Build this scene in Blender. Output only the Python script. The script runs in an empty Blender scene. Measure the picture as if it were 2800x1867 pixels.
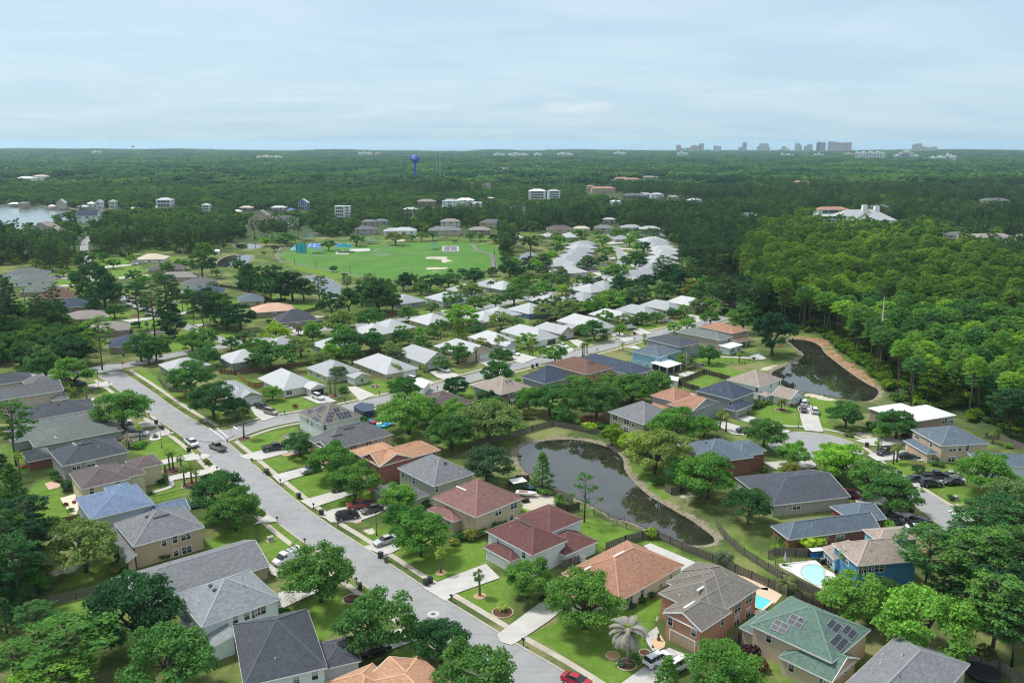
import bpy,math,random
import numpy as np
from mathutils import Vector,Matrix,noise as mnoise
rnd=random.Random(7)
C=bpy.context.scene.collection
sc=bpy.context.scene
R=math.radians
# ---------------- camera
HC=82.0
F=2300.0
CX,CY,HOR=1400.0,933.5,396.0
TH=math.atan((CY-HOR)/F)
ct,st=math.cos(TH),math.sin(TH)
cam_d=bpy.data.cameras.new('camera');cam=bpy.data.objects.new('camera',cam_d);C.objects.link(cam)
cam.location=(0,0,HC);cam.rotation_euler=(math.pi/2-TH,0,0)
cam_d.sensor_width=36.0;cam_d.lens=36.0*F/2800.0
cam_d.clip_start=1.0;cam_d.clip_end=90000.0
sc.camera=cam
# ---------------- light
SUN_EL,SUN_V=R(58),Vector((-0.86,0.50))
w=bpy.data.worlds.new("World");sc.world=w;w.use_nodes=True
def world_nodes():
	nt=w.node_tree;nt.nodes.clear();N=nt.nodes;L=nt.links
	out=N.new('ShaderNodeOutputWorld');bg=N.new('ShaderNodeBackground')
	sky=N.new('ShaderNodeTexSky');sky.sky_type='NISHITA';sky.sun_disc=False
	sky.sun_elevation=SUN_EL;sky.sun_rotation=math.atan2(SUN_V.x,SUN_V.y)
	sky.altitude=80;sky.air_density=1.0;sky.dust_density=1.5;sky.ozone_density=1.5
	sc1=N.new('ShaderNodeVectorMath');sc1.operation='SCALE';sc1.inputs['Scale'].default_value=0.115
	L.new(sky.outputs[0],sc1.inputs[0])
	tc=N.new('ShaderNodeTexCoord')
	sep=N.new('ShaderNodeSeparateXYZ');L.new(tc.outputs['Generated'],sep.inputs[0])
	zc=N.new('ShaderNodeMath');zc.operation='MAXIMUM';zc.inputs[1].default_value=0.0;L.new(sep.outputs['Z'],zc.inputs[0])
	za=N.new('ShaderNodeMath');za.operation='ADD';za.inputs[1].default_value=0.10;L.new(zc.outputs[0],za.inputs[0])
	dx=N.new('ShaderNodeMath');dx.operation='DIVIDE';L.new(sep.outputs['X'],dx.inputs[0]);L.new(za.outputs[0],dx.inputs[1])
	dy=N.new('ShaderNodeMath');dy.operation='DIVIDE';L.new(sep.outputs['Y'],dy.inputs[0]);L.new(za.outputs[0],dy.inputs[1])
	cm=N.new('ShaderNodeCombineXYZ');L.new(dx.outputs[0],cm.inputs[0]);L.new(dy.outputs[0],cm.inputs[1])
	mp=N.new('ShaderNodeMapping');mp.inputs['Rotation'].default_value=(0,0,R(14));mp.inputs['Scale'].default_value=(0.42,0.62,1);L.new(cm.outputs[0],mp.inputs[0])
	n1=N.new('ShaderNodeTexNoise');n1.inputs['Scale'].default_value=1.7;n1.inputs['Detail'].default_value=10;n1.inputs['Roughness'].default_value=0.62;n1.inputs['Distortion'].default_value=0.45
	L.new(mp.outputs[0],n1.inputs['Vector'])
	r1=N.new('ShaderNodeValToRGB');r1.color_ramp.elements[0].position=0.38;r1.color_ramp.elements[1].position=0.72
	r1.color_ramp.elements[0].color=(0.0,0.0,0.0,1);r1.color_ramp.elements[1].color=(1,1,1,1);L.new(n1.outputs[0],r1.inputs[0])
	mp2=N.new('ShaderNodeMapping');mp2.inputs['Scale'].default_value=(9,9,38);L.new(tc.outputs['Generated'],mp2.inputs[0])
	n2=N.new('ShaderNodeTexNoise');n2.inputs['Scale'].default_value=1.0;n2.inputs['Detail'].default_value=6;L.new(mp2.outputs[0],n2.inputs['Vector'])
	r2=N.new('ShaderNodeValToRGB');r2.color_ramp.elements[0].position=0.58;r2.color_ramp.elements[1].position=0.74;L.new(n2.outputs[0],r2.inputs[0])
	band=N.new('ShaderNodeMapRange');band.interpolation_type='SMOOTHSTEP';L.new(sep.outputs['Z'],band.inputs['Value'])
	band.inputs['From Min'].default_value=0.075;band.inputs['From Max'].default_value=0.045
	band0=N.new('ShaderNodeMapRange');band0.interpolation_type='SMOOTHSTEP';L.new(sep.outputs['Z'],band0.inputs['Value'])
	band0.inputs['From Min'].default_value=0.018;band0.inputs['From Max'].default_value=0.04
	pb=N.new('ShaderNodeMath');pb.operation='MULTIPLY';L.new(r2.outputs[0],pb.inputs[0]);L.new(band.outputs[0],pb.inputs[1])
	pb2=N.new('ShaderNodeMath');pb2.operation='MULTIPLY';L.new(pb.outputs[0],pb2.inputs[0]);L.new(band0.outputs[0],pb2.inputs[1])
	pb3=N.new('ShaderNodeMath');pb3.operation='MULTIPLY';pb3.inputs[1].default_value=0.75;L.new(pb2.outputs[0],pb3.inputs[0])
	veil=N.new('ShaderNodeValToRGB');e=veil.color_ramp.elements;L.new(sep.outputs['Z'],veil.inputs[0])
	e[0].position=0.0;e[0].color=(0.435,0.585,0.69,1);e[1].position=0.25;e[1].color=(0.485,0.592,0.665,1)
	e2=e.new(0.09);e2.color=(0.45,0.592,0.688,1)
	e3=e.new(0.6);e3.color=(0.66,0.70,0.74,1)
	mixs=N.new('ShaderNodeMix');mixs.data_type='RGBA';L.new(r1.outputs[0],mixs.inputs['Factor'])
	hi=N.new('ShaderNodeVectorMath');hi.operation='MULTIPLY';hi.inputs[1].default_value=(1.15,1.09,1.05);L.new(veil.outputs[0],hi.inputs[0])
	lo=N.new('ShaderNodeVectorMath');lo.operation='MULTIPLY';lo.inputs[1].default_value=(0.88,0.925,0.965);L.new(veil.outputs[0],lo.inputs[0])
	L.new(lo.outputs[0],mixs.inputs['A']);L.new(hi.outputs[0],mixs.inputs['B'])
	mixp=N.new('ShaderNodeMix');mixp.data_type='RGBA';L.new(pb3.outputs[0],mixp.inputs['Factor']);L.new(mixs.outputs['Result'],mixp.inputs['A'])
	mixp.inputs['B'].default_value=(0.62,0.71,0.77,1)
	fin=N.new('ShaderNodeMix');fin.data_type='RGBA';fin.inputs['Factor'].default_value=0.82
	L.new(sc1.outputs[0],fin.inputs['A']);L.new(mixp.outputs['Result'],fin.inputs['B'])
	L.new(fin.outputs['Result'],bg.inputs[0]);bg.inputs[1].default_value=0.93
	L.new(bg.outputs[0],out.inputs[0])
world_nodes()
sl=bpy.data.lights.new('sun','SUN');so=bpy.data.objects.new('sun',sl);C.objects.link(so)
sl.energy=2.65;sl.angle=R(8);sl.color=(1.0,0.975,0.93)
sv=Vector((SUN_V.normalized().x*math.cos(SUN_EL),SUN_V.normalized().y*math.cos(SUN_EL),math.sin(SUN_EL)))
so.rotation_euler=sv.to_track_quat('Z','Y').to_euler();so.location=(0,200,500)
HAZE=5.2e-5
vs=sc.view_settings;vs.view_transform='Standard';vs.look='None';vs.exposure=0.53;vs.gamma=1.0
cy=sc.cycles;cy.use_denoising=True;cy.max_bounces=8;cy.diffuse_bounces=5;cy.glossy_bounces=3
cy.transmission_bounces=3;cy.transparent_max_bounces=6;cy.volume_bounces=2;cy.filter_width=1.15;cy.caustics_reflective=False;cy.caustics_refractive=False
try:cy.denoising_input_passes='RGB_ALBEDO_NORMAL';cy.denoiser='OPENIMAGEDENOISE'
except Exception:pass
# ---------------- image points -> places on the ground
TL={'A':(0,1400,.29787),'B':(700,1400,.29787),'C':(1400,1400,.29787),'D':(2100,1400,.29787),
'E':(0,960,.29787),'F':(600,960,.29787),'G':(1200,960,.29787),'H':(1650,960,.29787),'I':(2100,960,.29787),
'J':(0,620,.2385),'K':(500,620,.2385),'L':(1000,620,.2385),'M':(1500,620,.2385),'N':(2000,620,.3401),
'O':(0,380,.2381),'P':(500,380,.2381),'Q':(1000,380,.2381),'R':(1500,380,.2381),'S':(1780,370,.2551),
'U':(2000,380,.3401),'W':(0,0,1.1905),'n':(0,0,1.0)}
def px(t,x,y):
	o=TL[t];return (o[0]+x*o[2],o[1]+y*o[2])
def un(u,v,z=0.0):
	dv=v-CY;down=F*st+dv*ct;fw=F*ct-dv*st;t=(HC-z)/down
	return Vector(((u-CX)*t,fw*t))
def g(t,x,y,z=0.0):
	return un(*px(t,x,y),z)
def ray(u,v):
	dv=v-CY;return Vector((u-CX,F*ct-dv*st,-(F*st+dv*ct))).normalized()
def proj(x,y,z):
	d=Vector((x,y,z-HC));zc=d.y*ct-d.z*st
	return CX+F*d.x/zc,CY-F*(d.y*st+d.z*ct)/zc
def poly(s,z=0.0):
	"""'A 12,34 56,78 B 1,2' -> ground points; a letter switches the reading frame"""
	out=[];t='n'
	for w_ in s.split():
		if w_ in TL:t=w_
		else:
			a,b=w_.split(',');out.append(g(t,float(a),float(b),z))
	return out
# ---------------- materials
MATS={}
def new_mat(name):
	m=bpy.data.materials.new(name);m.use_nodes=True
	nt=m.node_tree;b=nt.nodes['Principled BSDF']
	return m,nt,b
def nodes_noise(nt,scale,detail=4,rough=.6,vec=None):
	n=nt.nodes.new('ShaderNodeTexNoise');n.inputs['Scale'].default_value=scale;n.inputs['Detail'].default_value=detail;n.inputs['Roughness'].default_value=rough
	if vec is not None:nt.links.new(vec,n.inputs['Vector'])
	return n
def mixrgb(nt,fac,a,b,bt='MIX'):
	m=nt.nodes.new('ShaderNodeMix');m.data_type='RGBA';m.blend_type=bt
	for s,v in (('Factor',fac),('A',a),('B',b)):
		if hasattr(v,'is_linked') or hasattr(v,'links'):nt.links.new(v,m.inputs[s])
		elif s=='Factor':m.inputs[s].default_value=v
		else:m.inputs[s].default_value=(*v[:3],1)
	return m.outputs['Result']
def ramp(nt,src,p0,p1,c0=(0,0,0),c1=(1,1,1)):
	r=nt.nodes.new('ShaderNodeValToRGB');e=r.color_ramp.elements
	e[0].position=p0;e[1].position=p1;e[0].color=(*c0,1);e[1].color=(*c1,1);nt.links.new(src,r.inputs[0]);return r.outputs[0]
def mul(c,k):return tuple(min(1,x*k) for x in c)
def objco(nt,which='Object'):
	return nt.nodes.new('ShaderNodeTexCoord').outputs[which]
def worldpos(nt):
	return nt.nodes.new('ShaderNodeNewGeometry').outputs['Position']
def plain(name,col,rough=.7,var=.12,scale=1.5,spec=.3,metal=0.0):
	if name in MATS:return MATS[name]
	m,nt,b=new_mat(name)
	n=nodes_noise(nt,scale,5,.65,objco(nt))
	c=mixrgb(nt,ramp(nt,n.outputs[0],.3,.7),mul(col,1-var),mul(col,1+var))
	nt.links.new(c,b.inputs['Base Color']);b.inputs['Roughness'].default_value=rough
	b.inputs['Specular IOR Level'].default_value=spec;b.inputs['Metallic'].default_value=metal
	MATS[name]=m;return m
def shingle(key,col):
	k='shingle_'+key
	if k in MATS:return MATS[k]
	m,nt,b=new_mat(k)
	uv=nt.nodes.new('ShaderNodeUVMap').outputs[0]
	br=nt.nodes.new('ShaderNodeTexBrick');nt.links.new(uv,br.inputs['Vector'])
	br.inputs['Scale'].default_value=1.0;br.inputs['Brick Width'].default_value=.62;br.inputs['Row Height'].default_value=.27
	br.inputs['Mortar Size'].default_value=.02;br.inputs['Color1'].default_value=(*mul(col,.70),1);br.inputs['Color2'].default_value=(*mul(col,1.32),1)
	br.inputs['Mortar'].default_value=(*mul(col,.55),1);br.inputs['Bias'].default_value=0.0
	br.offset=.37;br.squash=1.0
	n=nodes_noise(nt,2.6,6,.75,objco(nt));nq=nodes_noise(nt,1.15,3,.8,objco(nt));sp=mixrgb(nt,ramp(nt,n.outputs[0],.36,.64),mul(col,.70),mul(col,1.30));sp=mixrgb(nt,ramp(nt,nq.outputs[0],.4,.6),mixrgb(nt,1.0,sp,(.86,.86,.86),'MULTIPLY'),sp)
	c=mixrgb(nt,.55,br.outputs[0],sp)
	n2=nodes_noise(nt,.22,4,.6,objco(nt));c=mixrgb(nt,ramp(nt,n2.outputs[0],.35,.65),c,mixrgb(nt,1.0,c,(.9,.9,.88),'MULTIPLY'))
	mp=nt.nodes.new('ShaderNodeMapping');mp.inputs['Scale'].default_value=(1.1,.13,1);nt.links.new(uv,mp.inputs[0])
	n3=nodes_noise(nt,1.0,5,.7,mp.outputs[0]);c=mixrgb(nt,ramp(nt,n3.outputs[0],.56,.75),c,mixrgb(nt,1.0,c,(.84,.85,.84),'MULTIPLY'))
	nt.links.new(c,b.inputs['Base Color']);b.inputs['Roughness'].default_value=.92;b.inputs['Specular IOR Level'].default_value=.2
	bp=nt.nodes.new('ShaderNodeBump');bp.inputs['Strength'].default_value=.5;bp.inputs['Distance'].default_value=.03;nt.links.new(n.outputs[0],bp.inputs['Height']);nt.links.new(bp.outputs[0],b.inputs['Normal'])
	MATS[k]=m;return m
def metalroof(key,col):
	k='metalroof_'+key
	if k in MATS:return MATS[k]
	m,nt,b=new_mat(k)
	uv=nt.nodes.new('ShaderNodeUVMap').outputs[0]
	wv=nt.nodes.new('ShaderNodeTexWave');wv.wave_type='BANDS';wv.bands_direction='X';wv.inputs['Scale'].default_value=.52;wv.inputs['Distortion'].default_value=0;nt.links.new(uv,wv.inputs[0])
	rib=ramp(nt,wv.outputs[0],.02,.22)
	mp=nt.nodes.new('ShaderNodeMapping');mp.inputs['Scale'].default_value=(.9,.10,1);nt.links.new(uv,mp.inputs[0])
	n=nodes_noise(nt,1.0,5,.7,mp.outputs[0])
	c=mixrgb(nt,ramp(nt,n.outputs[0],.35,.75),mul(col,.93),mul(col,1.05))
	n4=nodes_noise(nt,.25,4,.6,objco(nt));c=mixrgb(nt,ramp(nt,n4.outputs[0],.4,.7),c,mixrgb(nt,1.0,c,(.9,.91,.92),'MULTIPLY'))
	c=mixrgb(nt,rib,mul(col,.74),c)
	nt.links.new(c,b.inputs['Base Color']);b.inputs['Roughness'].default_value=.45;b.inputs['Specular IOR Level'].default_value=.45
	MATS[k]=m;return m
def wallmat(key,col,kind='stucco'):
	k=kind+'_'+key
	if k in MATS:return MATS[k]
	m,nt,b=new_mat(k);oc=objco(nt)
	if kind=='brick':
		sp=nt.nodes.new('ShaderNodeSeparateXYZ');nt.links.new(oc,sp.inputs[0]);ad=nt.nodes.new('ShaderNodeMath');nt.links.new(sp.outputs[0],ad.inputs[0]);nt.links.new(sp.outputs[1],ad.inputs[1])
		cb=nt.nodes.new('ShaderNodeCombineXYZ');nt.links.new(ad.outputs[0],cb.inputs[0]);nt.links.new(sp.outputs[2],cb.inputs[1])
		br=nt.nodes.new('ShaderNodeTexBrick');nt.links.new(cb.outputs[0],br.inputs['Vector']);br.inputs['Scale'].default_value=1.0
		br.inputs['Brick Width'].default_value=.5;br.inputs['Row Height'].default_value=.2;br.inputs['Mortar Size'].default_value=.015
		br.inputs['Color1'].default_value=(*mul(col,.75),1);br.inputs['Color2'].default_value=(*mul(col,1.25),1);br.inputs['Mortar'].default_value=(*mul(col,1.35),1)
		c=br.outputs[0]
	else:
		n=nodes_noise(nt,1.2,6,.65,oc);c=mixrgb(nt,ramp(nt,n.outputs[0],.3,.7),mul(col,.93),mul(col,1.06))
		mp=nt.nodes.new('ShaderNodeMapping');mp.inputs['Scale'].default_value=(1.6,1.6,.18);nt.links.new(oc,mp.inputs[0])
		n3=nodes_noise(nt,1.0,4,.7,mp.outputs[0]);c=mixrgb(nt,ramp(nt,n3.outputs[0],.55,.78),c,mixrgb(nt,1.0,c,(.86,.85,.82),'MULTIPLY'))
	nt.links.new(c,b.inputs['Base Color']);b.inputs['Roughness'].default_value=.85;b.inputs['Specular IOR Level'].default_value=.25
	MATS[k]=m;return m
def objcolor_mat(name,rough=.3,spec=.5,coat=.0,var=.0):
	if name in MATS:return MATS[name]
	m,nt,b=new_mat(name);oi=nt.nodes.new('ShaderNodeObjectInfo')
	nt.links.new(oi.outputs['Color'],b.inputs['Base Color']);b.inputs['Roughness'].default_value=rough;b.inputs['Specular IOR Level'].default_value=spec
	b.inputs['Coat Weight'].default_value=coat;b.inputs['Coat Roughness'].default_value=.08
	MATS[name]=m;return m
def glassmat():
	if 'window_glass' in MATS:return MATS['window_glass']
	m,nt,b=new_mat('window_glass');oi=nt.nodes.new('ShaderNodeObjectInfo');uv=objco(nt)
	sp=nt.nodes.new('ShaderNodeSeparateXYZ');nt.links.new(uv,sp.inputs[0])
	th=nt.nodes.new('ShaderNodeMapRange');nt.links.new(oi.outputs['Random'],th.inputs['Value']);th.inputs['To Min'].default_value=-.3;th.inputs['To Max'].default_value=1.3
	gt=nt.nodes.new('ShaderNodeMath');gt.operation='GREATER_THAN';nt.links.new(sp.outputs[2],gt.inputs[0]);nt.links.new(th.outputs[0],gt.inputs[1])
	c=mixrgb(nt,gt.outputs[0],(.025,.032,.036),(.33,.35,.35))
	nt.links.new(c,b.inputs['Base Color']);b.inputs['Roughness'].default_value=.08;b.inputs['Specular IOR Level'].default_value=.6
	MATS['window_glass']=m;return m
WHITE=lambda:plain('white_trim',(.78,.79,.78),.55,.04)
CONC=(.52,.505,.47)
# ---------------- mesh helpers
def link_mesh(name,verts,faces,mats,parent=None,midx=None,uvs=None,smooth=False,loc=None):
	me=bpy.data.meshes.new(name);me.from_pydata([tuple(v) for v in verts],[],faces)
	if not isinstance(mats,(list,tuple)):mats=[mats]
	for m in mats:me.materials.append(m)
	if midx:me.polygons.foreach_set('material_index',midx)
	if uvs:
		ul=me.uv_layers.new(name='UVMap');k=0
		for p,fu in zip(me.polygons,uvs):
			for li,q in zip(p.loop_indices,fu):ul.data[li].uv=q
	if smooth:me.polygons.foreach_set('use_smooth',[True]*len(me.polygons))
	me.update()
	o=bpy.data.objects.new(name,me);C.objects.link(o)
	if parent is not None:o.parent=parent
	if loc is not None:o.location=loc
	return o
class MB:
	def __init__(s):s.v=[];s.f=[];s.m=[];s.c=0
	def face(s,pts,mi=0):
		i=len(s.v);s.v+=[tuple(p) for p in pts];s.f.append(tuple(range(i,i+len(pts))));s.m.append(mi)
	def box(s,x0,y0,z0,x1,y1,z1,mi=0,tx=0,ty=0):
		i=len(s.v)
		s.v+=[(x0,y0,z0),(x1,y0,z0),(x1,y1,z0),(x0,y1,z0),(x0+tx,y0+ty,z1),(x1-tx,y0+ty,z1),(x1-tx,y1-ty,z1),(x0+tx,y1-ty,z1)]
		for q in ((3,2,1,0),(4,5,6,7),(0,1,5,4),(1,2,6,5),(2,3,7,6),(3,0,4,7)):
			s.f.append(tuple(i+a for a in q));s.m.append(mi)
	def tube(s,pts,rads,n=7,mi=0,cap=True):
		base=len(s.v);up=Vector((0,0,1))
		for k,(p,r) in enumerate(zip(pts,rads)):
			p=Vector(p);d=Vector(pts[min(k+1,len(pts)-1)])-Vector(pts[max(k-1,0)]);d.normalize()
			a=d.cross(up);
			if a.length<1e-3:a=Vector((1,0,0))
			a.normalize();b=d.cross(a)
			for j in range(n):
				t=2*math.pi*j/n;q=p+a*(math.cos(t)*r)+b*(math.sin(t)*r);s.v.append(tuple(q))
		for k in range(len(pts)-1):
			for j in range(n):
				s.f.append((base+k*n+j,base+k*n+(j+1) % n,base+(k+1)*n+(j+1) % n,base+(k+1)*n+j));s.m.append(mi)
		if cap:
			s.f.append(tuple(base+(len(pts)-1)*n+j for j in range(n)));s.m.append(mi)
			s.f.append(tuple(base+n-1-j for j in range(n)));s.m.append(mi)
	def lathe(s,prof,n=12,mi=0,cx=0,cy=0):
		base=len(s.v)
		for (r,z) in prof:
			for j in range(n):
				t=2*math.pi*j/n;s.v.append((cx+r*math.cos(t),cy+r*math.sin(t),z))
		for k in range(len(prof)-1):
			for j in range(n):
				s.f.append((base+k*n+j,base+k*n+(j+1) % n,base+(k+1)*n+(j+1) % n,base+(k+1)*n+j));s.m.append(mi)
		s.f.append(tuple(base+(len(prof)-1)*n+j for j in range(n)));s.m.append(mi)
	def build(s,name,mats,parent=None,smooth=False,loc=None):
		return link_mesh(name,s.v,s.f,mats,parent,s.m,None,smooth,loc)
def tag(o,label=None,cat=None,group=None,kind=None):
	if label:o['label']=label
	if cat:o['category']=cat
	if group:o['group']=group
	if kind:o['kind']=kind
	return o
def empty(name,x,y,z=0,rz=0):
	o=bpy.data.objects.new(name,None);C.objects.link(o);o.location=(x,y,z);o.rotation_euler=(0,0,rz);o.empty_display_size=1;return o
def copy_tree(o,parent=None):
	c=o.copy();C.objects.link(c);c.parent=parent
	for ch in CH.get(o.name_full,()):copy_tree_reg(ch,c)
	return c
CH={}
def reg(o):
	"""remember a finished thing's children so that copies can be made without searching"""
	for ch in o.children:CH.setdefault(o.name_full,[]).append(ch);reg(ch)
def copy_tree_reg(ch,p):
	c=ch.copy();C.objects.link(c);c.parent=p
	for q in CH.get(ch.name_full,()):copy_tree_reg(q,c)
def sheet(name,pts,z,mat,label=None,thick=0.0):
	"""a flat ground sheet from a list of 2D points"""
	n=len(pts);a=sum(pts[i].x*pts[(i+1) % n].y-pts[(i+1) % n].x*pts[i].y for i in range(n))
	if a<0:pts=pts[::-1]
	o=link_mesh(name,[(p.x,p.y,z) for p in pts],[tuple(range(n))],mat);tag(o,kind='structure');return o
def inside(p,pg):
	x,y=p[0],p[1];c=False;n=len(pg);j=n-1
	for i in range(n):
		a,b=pg[i],pg[j]
		if (a[1]>y) !=(b[1]>y) and x<(b[0]-a[0])*(y-a[1])/(b[1]-a[1])+a[0]:c=not c
		j=i
	return c
def np_inside(X,Y,pg):
	c=np.zeros(X.shape,bool);n=len(pg);j=n-1
	for i in range(n):
		ax,ay,bx,by=pg[i][0],pg[i][1],pg[j][0],pg[j][1]
		if ay !=by:c ^= ((ay>Y) !=(by>Y)) & (X<(bx-ax)*(Y-ay)/(by-ay)+ax)
		j=i
	return c
def np_dist(X,Y,pg,closed=True):
	d=np.full(X.shape,1e9);n=len(pg)
	for i in range(n if closed else n-1):
		ax,ay=pg[i][0],pg[i][1];bx,by=pg[(i+1) % n][0],pg[(i+1) % n][1]
		vx,vy=bx-ax,by-ay;L2=vx*vx+vy*vy+1e-9
		t=np.clip(((X-ax)*vx+(Y-ay)*vy)/L2,0,1);d=np.minimum(d,np.hypot(X-ax-t*vx,Y-ay-t*vy))
	return d
def smooth_line(P,it=2):
	for _ in range(it):
		Q=[P[0]]
		for a,b in zip(P,P[1:]):Q+=[a*.75+b*.25,a*.25+b*.75]
		Q.append(P[-1]);P=Q
	return P
def smooth_loop(P,it=2):
	for _ in range(it):
		Q=[]
		for i in range(len(P)):
			a,b=P[i],P[(i+1) % len(P)];Q+=[a*.75+b*.25,a*.25+b*.75]
		P=Q
	return P
def offset(P,d):
	out=[]
	for i,p in enumerate(P):
		a=P[max(i-1,0)];b=P[min(i+1,len(P)-1)];t=(b-a).normalized();out.append(p+Vector((-t.y,t.x))*d)
	return out
# ---------------- the lie of the land
def wp(s,z=0.0):return poly('W '+s,z)
CLEAR=wp('-500,1990 -400,600 60,592 205,588 285,575 420,562 560,556 640,560 700,545 900,541 1160,538 1290,515 1350,522 1480,532 1560,566 1590,610 1640,700 1700,742 1830,752 1905,785 1965,830 2020,876 2040,922 2080,935 2200,955 2290,1000 2400,1055 2800,1250 2800,1990')
POND1=poly('G 715,965 740,885 850,845 1000,818 1200,806 1400,832 1550,880 1650,940 1700,1000 1690,1080 1790,1200 1900,1310 2050,1400 2200,1485 2330,1560 C 1660,85 1790,180 1862,240 1850,285 1700,303 1560,280 1400,220 1260,160 1080,75 G 1600,1530 1480,1450 1200,1320 1060,1245 900,1180 800,1110 740,1040',-.6)
POND2=poly('N 500,900 640,918 722,962 740,1010 830,1080 960,1180 1100,1270 1195,1310 1150,1385 1050,1410 880,1372 700,1342 580,1325 430,1290 290,1180 430,1120 560,1066 590,1020 530,980 470,930',-.6)
POND3=poly('K 380,430 440,365 560,328 700,322 795,330 780,385 730,430 620,455 530,475 420,450',-.6)
POND4=poly('K 1400,580 1440,552 1560,565 1680,598 1760,650 1830,720 1800,810 1700,830 1590,800 1560,700 1480,640',-.6)
POND5=poly('L 1735,420 1765,330 1860,290 1950,300 1900,370 1850,440 1780,455',-.6)
POND6=poly('K 600,200 760,195 900,215 880,255 700,258 600,240',-.6)
POND7=poly('M 1800,660 1950,665 2060,700 2120,760 2240,850 2260,930 2160,940 2010,860 1880,790 1800,720',-.6)
LAKE=poly('O -600,735 200,760 470,775 820,808 1160,830 1500,828 1850,845 2050,850 2000,880 1750,895 1560,885 1160,935 870,930 560,955 400,1005 0,1075 -600,1120',-1.0)
LAKE2=poly('P 1000,850 1150,842 1300,850 1330,880 1200,895 1000,890 880,900 860,880',-1)
PONDS=[smooth_loop(p,2) for p in (POND1,POND2,POND3,POND4,POND5,POND6,POND7)]
LAKES=[smooth_loop(p,2) for p in (LAKE,LAKE2)]
PARK=smooth_loop(poly('W 645,590 650,577 700,568 760,570 860,562 1000,556 1130,560 1147,580 1150,612 1100,622 1050,634 980,642 860,640 760,622 700,612'),1)
def hill_np(X,Y):
	D=np.hypot(X,Y)
	a=X/np.maximum(Y,1)
	k=np.clip((D-5200)/2600,0,1)
	h=16*np.exp(-((a+.52)/.16)**2)+9*np.exp(-((a+.22)/.05)**2)+9*np.exp(-((a+.02)/.03)**2)+7*np.exp(-((a-.09)/.05)**2)+6*np.exp(-((a-.18)/.05)**2)+5*np.exp(-((a+.34)/.05)**2)+8*np.exp(-((a-.5)/.12)**2)
	h=h+3*np.sin(X/310.)+2*np.sin(X/127.+Y/400.)
	return 1.5*k*np.maximum(h,0)
def hill(x,y):return float(hill_np(np.array([x]),np.array([y]))[0])
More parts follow.
